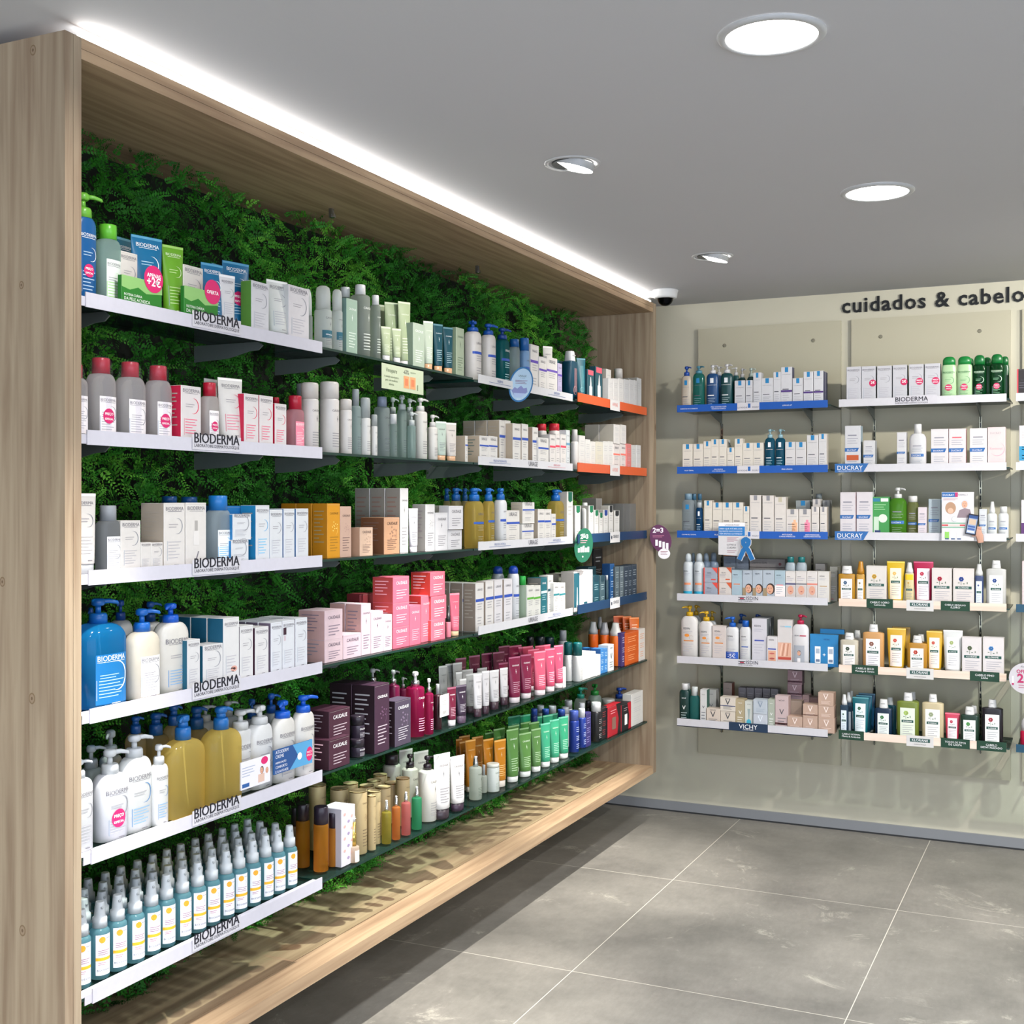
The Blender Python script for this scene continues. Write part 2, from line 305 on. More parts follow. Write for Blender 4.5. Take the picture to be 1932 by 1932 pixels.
# ------------------------------------------------------------------ hedge
def hedge():
    rng = np.random.default_rng(3)
    NF = 22000
    y = rng.uniform(Y0+.005, Y1-.005, NF); z = rng.uniform(EYE-1.275, EYE+.925, NF)
    bump = .5+.5*np.sin(y*9+1.7*np.sin(z*5))*np.sin(z*11+y*3)
    x = XW+.07+.085*bump+rng.uniform(0, .035, NF)
    K = 9
    az = rng.uniform(-PI, PI, NF)                    # direction in the wall plane
    out = rng.uniform(.15, .85, NF)
    dirs = np.stack([out, np.cos(az)*.8, np.sin(az)*.75-.25], 1); dirs /= np.linalg.norm(dirs, axis=1)[:, None]
    up = np.stack([np.ones(NF), rng.normal(0, .5, NF), rng.normal(0.3, .5, NF)], 1)
    sd = np.cross(dirs, up); sd /= np.linalg.norm(sd, axis=1)[:, None]; nr = np.cross(sd, dirs)
    Ln = rng.uniform(.045, .085, NF); base = np.stack([x, y, z], 1)
    droop = rng.uniform(.05, .35, NF)
    V = []; idx = 0
    t = np.linspace(.12, 1, K)
    leaf = Ln*.185
    allV = np.zeros((NF, K, 2, 4, 3))
    for k in range(K):
        p = base+dirs*(Ln*t[k])[:, None]-np.array([0, 0, 1])*(droop*Ln*t[k]**2)[:, None]
        sz = leaf*(1.15-.65*t[k])*rng.uniform(.8, 1.25, NF)
        for j, sg in enumerate((-1, 1)):
            ld = sd*sg*.8+dirs*.6+nr*rng.normal(0, .25, NF)[:, None]; ld /= np.linalg.norm(ld, axis=1)[:, None]
            wd_ = np.cross(ld, nr); wd_ /= np.linalg.norm(wd_, axis=1)[:, None]
            q = sz[:, None]
            allV[:, k, j, 0] = p; allV[:, k, j, 1] = p+ld*q*.55+wd_*q*.27+nr*q*.06
            allV[:, k, j, 2] = p+ld*q; allV[:, k, j, 3] = p+ld*q*.55-wd_*q*.27+nr*q*.06
    allV[..., 0] = np.minimum(allV[..., 0], XF-.27+.0)
    allV[..., 1] = np.clip(allV[..., 1], Y0+.003, Y1-.003); allV[..., 2] = np.clip(allV[..., 2], EYE-1.266, EYE+.93)
    P = allV.reshape(-1, 3); nq = len(P)//4
    me = bpy.data.meshes.new('foliage_mat'); me.vertices.add(len(P)); me.vertices.foreach_set('co', P.ravel())
    me.loops.add(nq*4); me.loops.foreach_set('vertex_index', np.arange(nq*4)); me.polygons.add(nq); me.polygons.foreach_set('loop_start', np.arange(nq)*4)
    me.polygons.foreach_set('loop_total', np.full(nq, 4))
    at = me.attributes.new('leafcol', 'FLOAT', 'POINT'); val = np.repeat(np.clip(rng.normal(.45, .2, NF)+.25*np.sin(y*4+z*3), 0, 1), K*8)
    at.data.foreach_set('value', val.astype(np.float32)); me.update(calc_edges=True)
    m = bpy.data.materials.new('foliage'); m.use_nodes = True; nt = m.node_tree; bs = nt.nodes['Principled BSDF']; bs.inputs['Roughness'].default_value = .6; bs.inputs['Specular IOR Level'].default_value = .2
    a = nt.nodes.new('ShaderNodeAttribute'); a.attribute_name = 'leafcol'; r = nt.nodes.new('ShaderNodeValToRGB')
    r.color_ramp.elements[0].color = (.009, .085, .006, 1); r.color_ramp.elements[1].color = (.15, .45, .04, 1)
    e = r.color_ramp.elements.new(.55); e.color = (.032, .22, .016, 1)
    nt.links.new(a.outputs['Fac'], r.inputs['Fac']); nt.links.new(r.outputs['Color'], bs.inputs['Base Color'])
    me.materials.append(m)
    o = bpy.data.objects.new('foliage_mat', me); C.objects.link(o)
    tag(o, 'dense artificial green foliage covering the inside back of the wooden cabinet', 'artificial hedge', kind='stuff')
hedge()
# ------------------------------------------------------------------ shelves
GL = glass_mat(); GE = mat('0b3830', 'plastic'); BRD = mat('6c7472', 'plastic')
ORD = ['top', 'second', 'third', 'fourth', 'fifth', 'bottom']
TL = [.442, .148, -.153, -.450, -.752, -1.052]; TB = [.458, .162, -.145, -.447, -.748, -1.048]
def plate(b, x0, x1, y0, y1, z1, th, g, e):
    """glass pane with dark green polished edges"""
    z0 = z1-th
    b.add([(x0, y0, z1), (x1, y0, z1), (x1, y1, z1), (x0, y1, z1)], [[0, 1, 2, 3]], g)
    b.add([(x0, y0, z0), (x1, y0, z0), (x1, y1, z0), (x0, y1, z0)], [[3, 2, 1, 0]], g)
    b.add([(x0, y0, z0), (x1, y0, z0), (x1, y1, z0), (x0, y1, z0), (x0, y0, z1), (x1, y0, z1), (x1, y1, z1), (x0, y1, z1)],
          [[0, 1, 5, 4], [1, 2, 6, 5], [2, 3, 7, 6], [3, 0, 4, 7]], e)
BAY = [1.934, 2.866, 3.797, 4.729, 5.66]
BN = ['near end', 'second bay', 'third bay', 'far end']
SL = surf(lambda a, b_, lv=1: (-1.9315+.0004*lv, a, b_))      # face of the left rails: a = y, b = z
def sign_bioderma(b, yc, z, w=.185):
    b.rect(SL, yc-w/2, z, yc+w/2, z+.036, mat('e6e4ec', 'card'), 1.5)
    for q in (-.0005, 0, .0005): b.text(SL, 'BIODERMA', yc+q, z+.0165, w*.92, mat('20202c', 'ink'), 3+q*2000)
    b.text(SL, 'LABORATOIRE DERMATOLOGIQUE', yc, z+.0065, w*.92, mat('2c2c38', 'ink'), 3)
for row in range(6):
    for k in range(4):
        z = EYE+TL[row]-(.006 if k == 2 and row == 0 else 0); y0, y1 = BAY[k]+.004, BAY[k+1]-.004
        root = thing('glass_shelf', (-1.95, (y0+y1)/2, z-.008))
        tag(root, 'glass shelf on metal brackets, %s row of the plant-backed cabinet, %s' % (ORD[row], BN[k]), 'shelf', 'glass shelves of the cabinet')
        b = MB(); plate(b, -2.166, -1.9365, y0, y1, z-.0005, .007, GL, GE); part(b, 'glass_pane', root)
        for yy in (y0+.16, y1-.2):
            b = MB(); zz = z-.008
            P = [(-2.215, zz), (-2.0, zz), (-1.985, zz-.010), (-2.0, zz-.022), (-2.03, zz-.024), (-2.1, zz-.040), (-2.215, zz-.045)]
            n = len(P); b.add([(px, yy-.002, pz) for px, pz in P]+[(px, yy+.002, pz) for px, pz in P], [list(range(n)), list(range(2*n-1, n-1, -1))]+[[i, n+i, n+(i+1) % n, (i+1) % n] for i in range(n)], BRD)
            part(b, 'bracket', root)
        rail = None
        if k == 0:
            ya, yb = 1.972+.004*row, y1+.0; b = MB(); rc = mat('e6e4f0', 'plastic')
            b.box(-1.9355, -1.9325, ya, yb, z-.020, z+.012, rc); b.box(-1.9645, -1.9355, ya-.03, yb, z, z+.0025, rc); b.box(-1.938, -1.9355, ya-.02, yb, z-.018, z, rc)
            rail = part(b, 'front_rail', root)
            b = MB(); sign_bioderma(b, 2.405, z-.016); part(b, 'brand_sign', root)
        if k == 2 and row < 4:
            b = MB(); b.box(-1.9355, -1.932, y0+.03, y1-.03, z-.008, z+.022, mat('f0f0f4', 'plastic')); rail = part(b, 'front_rail', root)
            ym = (y0+y1)/2+.03
            if row: b = MB(); b.text(SL, 'URIAGE', ym, z+.000, .085, mat('55555e', 'ink'), 3, bold=0); part(b, 'brand_lettering', root)
            blu = mat('3a5a9c', 'ink')
            for yc_, tx, cc in ((y0+.2, ['HIGIENE', 'PELES INTOLERANTES', 'PELE SECA ATÓPICA', ''][row], blu), (y1-.2, ['DEPIDERM', 'VERMELHIDÃO', 'ANTI-QUEDA', 'PELE OLEOSA'][row], mat('c86070', 'ink') if row == 1 else blu)):
                if tx: b = MB(); b.text(SL, tx, yc_, z+.006, .11, cc, 3, hmax=.009); b.rect(SL, yc_-.09, z+.001, yc_+.09, z+.0022, cc, 2); part(b, 'range_name', root)
        if k == 3 and row < 4:
            cc = 'f26b38' if row < 2 else '153f66'
            b = MB(); b.box(-1.9355, -1.932, y0+.02, y1-.02, z-.010, z+.028, mat(cc, 'plastic')); rail = part(b, 'front_rail', root)
            b = MB(); yc_ = (y0+y1)/2; b.rect(SL, yc_-.062, z-.018, yc_+.062, z+.030, mat('eeecec', 'card'), 1.5)
            if row < 2: b.text(SL, 'AVENE', yc_, z+.001, .07, mat('e08a80', 'ink'), 3)
            else: b.text(SL, 'SENSILIS', yc_+.012, z+.003, .07, mat('3a4250', 'ink'), 3); b.disc(SL, yc_-.044, z+.006, .008, mat('3a4250', 'ink'), 3)
            part(b, 'brand_sign', root)
SBY = 5.6660
SB = surf(lambda a, b_, lv=1: (a, SBY-.0004*lv, b_))
RACK = [(-1.789, -1.074), (-1.024, -.316), (-.278, .43)]
RN = ['left rack', 'middle rack', 'right rack']
STD = []
for k, (xa, xb) in enumerate(RACK):
    for x in (xa+.145 if k == 0 else xa+.115, xb-.125):
        b = MB(); dk = mat('24282a', 'metal')
        b.box(x-.006, x+.006, YW-.024, YW-.0195, EYE-1.13, EYE+.40, mat('8f8d7c', 'metal'))
        for i in range(51):
            b.box(x-.0026, x+.0026, YW-.0246, YW-.0238, EYE-1.12+i*.03, EYE-1.12+i*.03+.021, dk)
        o = b.build('slotted_upright'); tag(o, 'slim slotted metal upright carrying the glass shelves, %s %s' % (RN[k], 'left side' if x < (xa+xb)/2 else 'right side'), 'shelf upright', 'slotted uprights on the back wall')
    for row in range(6):
        z = EYE+TB[row]; root = thing('glass_shelf', ((xa+xb)/2, 5.8, z-.008))
        tag(root, 'glass shelf with coloured front rail, %s row of the %s on the back wall' % (ORD[row], RN[k]), 'shelf', 'glass shelves of the back wall')
        b = MB(); plate(b, xa+.002, xb+.012, 5.668, YW-.026, z-.0005, .0065, GL, GE); part(b, 'glass_pane', root)
        for x in (xa+.145 if k == 0 else xa+.115, xb-.125):
            b = MB(); P = [(YW-.024, z-.008), (5.72, z-.008), (5.72, z-.018), (YW-.05, z-.055), (YW-.024, z-.085)]
            n = len(P); b.add([(x-.002, py, pz) for py, pz in P]+[(x+.002, py, pz) for py, pz in P], [list(range(n)), list(range(2*n-1, n-1, -1))]+[[i, n+i, n+(i+1) % n, (i+1) % n] for i in range(n)], BRD)
            part(b, 'bracket', root)
        xm = (xa+xb)/2; zl, zh = z-.014, z+.020
        kind = {0: ['blue', 'blue', 'blue', 'isdin', 'isdin', 'vichy'], 1: ['bio', 'ducray', 'ducray', 'klo', 'klo', 'klo'], 2: ['w', 'w', 'w', 'teal', 'w', 'teal']}[k][row]
        if kind == 'klo': cmat = wood('pale_rail_%d' % row, 0, ('ecd8c8', 'dcc4b2'), 0)
        else: cmat = mat({'blue': '1560c4', 'teal': '14506c'}.get(kind, 'e9e8ee'), 'plastic')
        b = MB(); b.box(xa, xb, SBY, SBY+.003, zl, zh, cmat)
        if kind == 'vichy': b.box(xa, xb, SBY-.0005, SBY+.003, zl-.004, zl, mat('1c2438', 'plastic'))
        part(b, 'front_rail', root)
        if kind == 'w' or kind == 'teal': continue
        b = MB(); wt = mat('f4f4f6', 'ink')
        if kind == 'blue':
            x0 = xa+.33; b.rect(SB, x0-.035, zl-.001, x0+.07, zh+.001, mat('eceaf0', 'card'), 1.5)
            b.text(SB, 'LA ROCHE', x0-.033, z-.005, .046, mat('3c4a66', 'ink'), 3, left=True); b.text(SB, 'POSAY', x0+.037, z-.005, .030, mat('3c4a66', 'ink'), 3, left=True)
            b.rect(SB, x0+.016, z-.004, x0+.028, z+.016, mat('1d5fa8', 'ink'), 2)
            for xx, tx in ((xa+.06, ['RESPEITAR OS CUIDADOS', 'ÁGUA TERMAL', 'CALMAR PELE SENSÍVEL'][row]), (xa+.205, ['PELE OLEOSA COM|TENDÊNCIA ACNEICA', 'PELE SENSÍVEL|COM VERMELHIDÃO', 'PELE SECA'][row]), (xa+.53, ['LIPIKAR AP', 'PELE LESADA', 'ANTI-IDADE|CORRIGE IMPERFEIÇÕES'][row]), (xa+.645, ['', '', 'ANTI-MANCHAS|DESPIGMENTANTES'][row])):
                if tx: part(b, 'brand_sign' if xx == xa+.06 else 'range_name', root); b = MB()
                for i, t in enumerate(tx.split('|')):
                    if t: b.text(SB, t, xx, z+(.003-.0085*i if '|' in tx else -.001), .085, wt, 2, hmax=.006)
        if kind == 'isdin':
            x0 = xa+.30; rd = mat('b02844', 'ink'); dk = mat('2c2c38', 'ink')
            b.rect(SB, x0, z+.009, x0+.034, z+.012, dk, 2); b.rect(SB, x0, z-.001, x0+.034, z+.002, dk, 2); b.rect(SB, x0+.008, z+.003, x0+.027, z+.008, rd, 2)
            b.text(SB, 'ISDIN', x0+.038, z-.001, .056, dk, 2, left=True); b.text(SB, 'LOVE YOUR SKIN', x0, z-.0095, .094, dk, 2, left=True, hmax=.006)
        if kind == 'vichy':
            b.rect(SB, xa+.255, zl-.003, xa+.44, zh+.002, mat('16304c', 'ink'), 1.5); b.text(SB, 'VICHY', xa+.347, z-.006, .088, wt, 3); b.text(SB, 'LABORATOIRES', xa+.347, z-.0125, .05, wt, 3)
        if kind == 'bio':
            b.rect(SB, xm-.105, zl, xm+.07, zh+.006, mat('e6e4ec', 'card'), 1.5); b.text(SB, 'BIODERMA', xm-.037, z+.001, .138, mat('20202c', 'ink'), 3); b.text(SB, 'BIODERMA', xm-.0363, z+.001, .138, mat('20202c', 'ink'), 4); b.text(SB, 'LABORATOIRE DERMATOLOGIQUE', xm-.037, z-.009, .138, mat('2c2c38', 'ink'), 3)
        if kind == 'ducray':
            b.poly(SB, [(xa-.018, zl-.002), (xa+.108, zl-.002), (xa+.132, zh+.004), (xa-.018, zh+.004)], mat('2a66a8', 'ink'), 2); b.text(SB, 'DUCRAY', xa-.006, z-.005, .112, wt, 4, left=True); b.text(SB, 'LABORATOIRES DERMATOLOGIQUES', xa-.004, z-.012, .105, wt, 4, left=True)
        if kind == 'klo':
            b.rect(SB, xa+.295, zl-.010, xa+.41, zh+.004, mat('eeecea', 'card'), 2); b.rect(SB, xa+.31, z-.004, xa+.395, z+.012, mat('1c4c46', 'ink'), 3)
            b.text(SB, 'KLORANE', xa+.3525, z-.001, .068, wt, 4); b.text(SB, 'SUIVRE BOTANIQUE', xa+.3525, z-.016, .05, mat('4a4a4a', 'ink'), 4)
            for xx, ww, tx in {3: [(xa+.18, .115, 'CABELO LOIRO|Camomila'), (xa+.50, .12, 'CABELO GRISALHO|/LOIRO')], 4: [(xa+.115, .115, 'CABELO SECO|Manteiga & Tâmara'), (xa+.62, .12, 'CABELO FINO|Linho')], 5: [(xa+.055, .112, 'CABELO NORMAL|Menta & Amêndoa'), (xa+.50, .12, 'TODOS OS TIPOS|DE CASPA'), (xa+.648, .12, 'CABELO|DESVITALIZADO')]}[row]:
                part(b, 'name_plate', root); b = MB(); b.rect(SB, xx-ww/2, zl-.004, xx+ww/2, zh+.004, mat('12442e', 'card'), 2)
                for i, t in enumerate(tx.split('|')): b.text(SB, t, xx, z+.004-.011*i, ww*.72, wt, 4, hmax=.0085)
        part(b, 'range_name' if kind == 'blue' else 'name_plate', root)
ITEMS=[  # many back-row packs take darker colours, with their shade painted in
('bottle', 'L', 1, 2.0163, 0.03, 0.0636, 0.0382, 0.2379, 'tall blue gel bottle with pink sticker and green pump', {'c': '1565a8', 'cap': '7ac943', 'ct': 'pump', 'st': 'bio', 'tx': 'ffffff', 'stk': 'd6246c', 'hb': 0.1825, 'k': 0.6}),
('bottle', 'L', 1, 2.092, 0.03, 0.0645, 0.0387, 0.1832, 'clear micellar bottle with green screw cap', {'c': 'a9dcd2', 'm': 'clear', 'cap': '6fcf3a', 'ct': 'cyl', 'cw': 0.62, 'lab': 'e9efe8', 'st': 'bio', 'acc': '7fd04a', 'hb': 0.1494, 'k': 0.6}),
('tube', 'L', 1, 2.2139, 0.1, 0.0575, 0.0316, 0.1848, 'dark teal tube behind the green-sleeved carton', {'c': '1f6f88', 'cap': 'dfe6e6', 'st': 'bio', 'tx': 'ffffff'}),
('box', 'L', 1, 2.1425, 0.035, 0.0571, 0.04, 0.1308, 'white carton standing in a green promotional sleeve', {'c': 'f5efe6', 'st': 'bio'}),
('tube', 'L', 1, 2.221, 0.03, 0.0853, 0.0469, 0.1836, 'broad blue tube with round pink sticker', {'c': '1479ab', 'cap': '1479ab', 'caph': 0.012, 'st': 'bio', 'tx': 'ffffff', 'k': 0.3, 'r': 14}),
('sleeve', 'L', 1, 2.1518, 0.004, 0.1311, 0.012, 0.0667, 'green promotional sleeve for acne skin routine set', {'c': '2e8b2c', 'st': 'promo', 'txt': ['ROTINA DIÁRIA', 'DA PELE ACNEICA'], 'stk': 'd6246c', 'stt': ['APENAS', '+2€'], 'sx': 0.38, 'sz': 1.08}),
('tube', 'L', 1, 2.3031, 0.03, 0.0601, 0.0331, 0.1773, 'lime green tube beside the blue tube', {'c': '76b82a', 'cap': '76b82a', 'caph': 0.012, 'st': 'bio', 'tx': 'e8f5d0', 'r': 14}),
('box', 'L', 1, 2.3646, 0.035, 0.0722, 0.04, 0.1379, 'white carton in the shorter green sleeve', {'c': 'f5efe6', 'st': 'bio'}),
('tube', 'L', 1, 2.5678, 0.1092, 0.053, 0.0292, 0.1864, 'grey-topped teal tube behind the pink sticker', {'c': '2a7f92', 'cap': 'dfe6e6', 'st': 'bio', 'tx': 'ffffff'}),
('tube', 'L', 1, 2.4508, 0.03, 0.0681, 0.0375, 0.161, 'blue tube standing in the shorter green sleeve', {'c': '1479ab', 'cap': '1479ab', 'caph': 0.01, 'st': 'bio', 'tx': 'ffffff', 'r': 14}),
('sleeve', 'L', 1, 2.3571, 0.004, 0.1255, 0.012, 0.0759, 'shorter green promotional sleeve for combination skin set', {'c': '2e8b2c', 'st': 'promo', 'txt': ['ROTINA DIÁRIA', 'DA PELE MISTA', 'A OLEOSA'], 'stk': 'd6246c', 'stt': ['OFERTA'], 'sx': 0.42, 'sz': 1.0}),
('tube', 'L', 1, 2.4912, 0.02, 0.0499, 0.0275, 0.1358, 'small white tube between two blue tubes', {'c': 'f4f2f4', 'cap': 'f4f2f4', 'caph': 0.02, 'st': 'bio', 'r': 14}),
('tube', 'L', 1, 2.5905, 0.06, 0.0877, 0.0482, 0.1925, 'blue tube with pink sticker near the sleeve end', {'c': '1479ab', 'cap': '2e8b2c', 'caph': 0.03, 'st': 'bio', 'tx': 'ffffff', 'stk': 'd6246c', 'r': 14}),
('box', 'L', 1, 2.611, 0.02, 0.0744, 0.035, 0.1363, 'white carton with green edge left of the white tube', {'c': 'f1eff3', 's': '6fae4a', 'st': 'bio'}),
('tube', 'L', 1, 2.7119, 0.02, 0.0761, 0.0419, 0.1588, 'white tube with green edge between two white cartons', {'c': 'f3f4ef', 'cap': 'f4f4f4', 'st': 'bio', 'r': 12}),
('box', 'L', 1, 2.778, 0.016, 0.0958, 0.04, 0.1509, 'white carton at the shelf end, right of the white tube', {'c': 'f3eef0', 's': 'e8e8e8', 'st': 'bio'}),
('bottle', 'L', 2, 1.9935, 0.03, 0.0589, 0.0365, 0.1551, 'clear red-capped water bottle half hidden by the wooden side', {'c': 'e8e0de', 'm': 'clear', 'cap': 'c8203c', 'ct': 'cyl', 'cw': 0.5142857142857142, 'lab': 'f3edee', 'st': 'bio', 'wrap': 1, 'hb': 0.1254, 'k': 0.62}),
('bottle', 'L', 2, 2.0746, 0.03, 0.0738, 0.0458, 0.1775, 'large clear red-capped bottle with pink sticker in shrink wrap', {'c': 'e8e0de', 'm': 'clear', 'cap': 'c8203c', 'ct': 'cyl', 'cw': 0.5380952380952381, 'lab': 'f3edee', 'st': 'bio', 'stk': 'd6246c', 'wrap': 1, 'hb': 0.1424, 'k': 0.62}),
('bottle', 'L', 2, 2.1681, 0.03, 0.0793, 0.0491, 0.1783, 'large clear red-capped bottle without any sticker', {'c': 'e8e0de', 'm': 'clear', 'cap': 'c8203c', 'ct': 'cyl', 'cw': 0.49767441860465117, 'lab': 'f3edee', 'st': 'bio', 'wrap': 1, 'hb': 0.1436, 'k': 0.62}),
('bottle', 'L', 2, 2.2591, 0.03, 0.0721, 0.0447, 0.179, 'large clear red-capped bottle beside the red-sided carton', {'c': 'e8e0de', 'm': 'clear', 'cap': 'c8203c', 'ct': 'cyl', 'cw': 0.5561497326203209, 'lab': 'f3edee', 'st': 'bio', 'stk': 'd6246c', 'wrap': 1, 'hb': 0.1439, 'k': 0.62}),
('box', 'L', 2, 2.3386, 0.02, 0.0723, 0.05, 0.1349, 'white carton with bright red side panel', {'c': 'f6efee', 's': 'e0224f', 'st': 'bio', 'acc': 'e0224f'}),
('tube', 'L', 2, 2.5257, 0.1, 0.0519, 0.0285, 0.1763, 'pale tube standing behind the small red-capped bottle', {'c': 'efece6', 'cap': 'efece6', 'st': 'bio'}),
('bottle', 'L', 2, 2.587, 0.1295, 0.0287, 0.0216, 0.1632, 'small red-capped bottle hidden behind the white tube', {'c': 'e8c8cc', 'm': 'clear', 'cap': 'c8203c', 'ct': 'cyl', 'cw': 0.6, 'hb': 0.1451}),
('bottle', 'L', 2, 2.4265, 0.02, 0.0533, 0.0331, 0.1517, 'small clear red-capped bottle with pink sticker', {'c': 'e8e0de', 'm': 'clear', 'cap': 'c8203c', 'ct': 'cyl', 'cw': 0.6, 'lab': 'f3edee', 'st': 'bio', 'stk': 'd6246c', 'hb': 0.1177, 'k': 0.62}),
('tube', 'L', 2, 2.5254, 0.03, 0.078, 0.0429, 0.1753, 'tall white tube with grey crescent and red print', {'c': 'f6f3ee', 'cap': 'f6f3ee', 'caph': 0.02, 'st': 'bio', 'acc': 'd8466a', 'k': 0.4, 'r': 14}),
('box', 'L', 2, 2.5737, 0.02, 0.0602, 0.035, 0.1351, 'white carton with red side beside the tall white tube', {'c': 'f6efee', 's': 'e0224f', 'st': 'bio', 'acc': 'e0224f'}),
('box', 'L', 2, 2.637, 0.02, 0.0582, 0.035, 0.1355, 'white carton with red side and red text', {'c': 'f6efee', 's': 'e0224f', 'st': 'bio', 'acc': 'e0224f'}),
('box', 'L', 2, 2.7005, 0.02, 0.0517, 0.035, 0.1193, 'lowest white carton with red side on its shelf', {'c': 'f6efee', 's': 'e0224f', 'st': 'bio', 'acc': 'e0224f'}),
('bottle', 'L', 2, 2.8015, 0.1, 0.0266, 0.02, 0.1501, 'red cap bottle peeping behind the lowest carton', {'c': 'e8c8cc', 'm': 'clear', 'cap': 'c8203c', 'ct': 'cyl', 'cw': 0.7, 'hb': 0.1329}),
('bottle', 'L', 2, 2.7918, 0.02, 0.0601, 0.0372, 0.1486, 'pink two-phase bottle with red cap', {'c': 'ef8ba0', 'm': 'clear', 'cap': 'c8203c', 'ct': 'cyl', 'cw': 0.6, 'lab': 'f08aa0', 'st': 'bio', 'tx': 'ffffff', 'hb': 0.1108, 'k': 0.62}),
('tube', 'L', 3, 2.0055, 0.02, 0.0649, 0.0357, 0.1748, 'tall white tube cut by the wooden side board', {'c': 'f4efe9', 'cap': 'b9bcc0', 'caph': 0.022, 'st': 'bio', 'k': 0.4, 'r': 10}),
('bottle', 'L', 3, 2.0821, 0.02, 0.0625, 0.0387, 0.1485, 'clear dark-looking bottle with grey cap and white label', {'c': '8b949b', 'm': 'clear', 'cap': 'a9aeb4', 'ct': 'cyl', 'cw': 0.58, 'lab': 'f1f0f2', 'st': 'bio', 'hb': 0.1142, 'k': 0.62}),
('box', 'L', 3, 2.133, 0.02, 0.0635, 0.05, 0.1146, 'white carton with grey crescent beside the grey-capped bottle', {'c': 'f4efe9', 's': 'd9d2c8', 'st': 'bio'}),
('box', 'L', 3, 2.1826, 0.02, 0.0339, 0.05, 0.0636, 'low white carton, left of a matching low carton', {'c': 'f4efe9', 'st': 'bio0'}),
('box', 'L', 3, 2.2197, 0.02, 0.0394, 0.05, 0.0625, 'low white carton tight against the tall grey-sided carton', {'c': 'f4efe9', 'st': 'bio'}),
('box', 'L', 3, 2.2794, 0.02, 0.0736, 0.07, 0.154, 'tall white carton with wide grey side', {'c': 'f4efe9', 's': 'cdbfae', 'st': 'bio'}),
('box', 'L', 3, 2.3567, 0.02, 0.0751, 0.07, 0.1551, 'tall white carton printed with a dropper bottle', {'c': 'f4efe9', 'st': 'biodrop'}),
('round', 'L', 3, 2.4123, 0.13, 0.0421, 0.0421, 0.1737, 'blue-capped bottle peeping above the tall grey-sided carton', {'c': '5d9cc4', 'm': 'clear', 'cap': '17599c', 'ct': 'cyl', 'cw': 0.9, 'hb': 0.1541}),
('round', 'L', 3, 2.4893, 0.13, 0.046, 0.046, 0.1728, 'blue-capped bottle behind the dropper-print carton', {'c': '5d9cc4', 'm': 'clear', 'cap': '17599c', 'ct': 'cyl', 'cw': 0.9, 'hb': 0.1524}),
('bottle', 'L', 3, 2.4672, 0.02, 0.0742, 0.046, 0.1731, 'clear bottle with wide bright blue cap', {'c': 'bcd3dc', 'm': 'clear', 'cap': '1d7fd0', 'ct': 'cyl', 'cw': 0.7, 'lab': 'eef2f4', 'st': 'bio', 'acc': '3aa6dc', 'hb': 0.1358, 'k': 0.62}),
('box', 'L', 3, 2.585, 0.071, 0.1083, 0.08, 0.1495, 'large blue box behind the two small white cartons', {'c': '1c7cc4', 's': '14619e', 'st': 'plain'}),
('box', 'L', 3, 2.5166, 0.012, 0.0695, 0.04, 0.06, 'small white carton under a matching one', {'c': 'eef1f4', 's': '2a8ccc', 'st': 'bio'}),
('box', 'L', 3, 2.5244, 0.012, 0.0742, 0.04, 0.0657, 'small white carton stacked on its twin', {'c': 'eef1f4', 's': '2a8ccc', 'st': 'bio', 'lift': 0.0605}),
('box', 'L', 3, 2.6214, 0.02, 0.0583, 0.05, 0.1488, 'white carton with cyan corner sticker', {'c': 'eef1f4', 's': '2a9fd8', 'st': 'bio', 'acc': '2a9fd8'}),
('box', 'L', 3, 2.6806, 0.02, 0.0566, 0.05, 0.137, 'white carton with blue tinted left edge', {'c': 'eef1f4', 's': '2a8ccc', 'st': 'bio', 'q': 2}),
('box', 'L', 3, 2.7391, 0.02, 0.0503, 0.05, 0.139, 'white carton with a round crescent mark', {'c': 'eef1f4', 's': '1f78bd', 'st': 'bio', 'q': 2}),
('box', 'L', 3, 2.7998, 0.02, 0.0585, 0.05, 0.1395, 'white carton with blue side at the rail end', {'c': 'eef1f4', 's': '1f78bd', 'st': 'bio', 'q': 2}),
('bottle', 'L', 4, 2.0756, 0.02, 0.1364, 0.0846, 0.2382, 'huge translucent blue shower gel bottle with pump', {'c': '20a0e4', 'm': 'gel2', 'cap': '1a6fc4', 'ct': 'pump', 'cw': 0.3, 'st': 'bio', 'tx': 'ffffff', 'lab': '0e6fae', 'hb': 0.1831, 'k': 0.62}),
('bottle', 'L', 4, 2.1385, 0.13, 0.0408, 0.0306, 0.2121, 'blue pump bottle hidden behind the huge blue one', {'c': '20a0e4', 'm': 'gel2', 'cap': '1557a8', 'ct': 'pump', 'cw': 0.4, 'hb': 0.1614}),
('bottle', 'L', 4, 2.2311, 0.12, 0.0585, 0.0439, 0.223, 'blue-pump white bottle behind the huge blue one', {'c': 'e8e6e0', 'cap': '174fa0', 'ct': 'pump', 'cw': 0.4, 'st': 'bio', 'hb': 0.1758}),
('bottle', 'L', 4, 2.3352, 0.12, 0.0631, 0.0473, 0.2122, 'white bottle with blue pump behind the cream bottle', {'c': 'e8e6e0', 'cap': '1a5cb0', 'ct': 'pump', 'cw': 0.4, 'st': 'bio', 'hb': 0.1635}),
('bottle', 'L', 4, 2.2, 0.02, 0.0922, 0.0571, 0.2061, 'cream coloured bottle with blue pump and white label', {'c': 'efe6d2', 'cap': '1b74d4', 'ct': 'pump', 'cw': 0.42, 'lab': 'f1efee', 'st': 'bio', 'hb': 0.1536, 'k': 0.62}),
('bottle', 'L', 4, 2.3125, 0.035, 0.1044, 0.0522, 0.2124, 'tall white bottle with bright blue pump', {'c': 'f3efe6', 'cap': '1668e0', 'ct': 'pump', 'cw': 0.38, 'st': 'bio', 'acc': '3c86c8', 'hb': 0.1671, 'k': 0.5}),
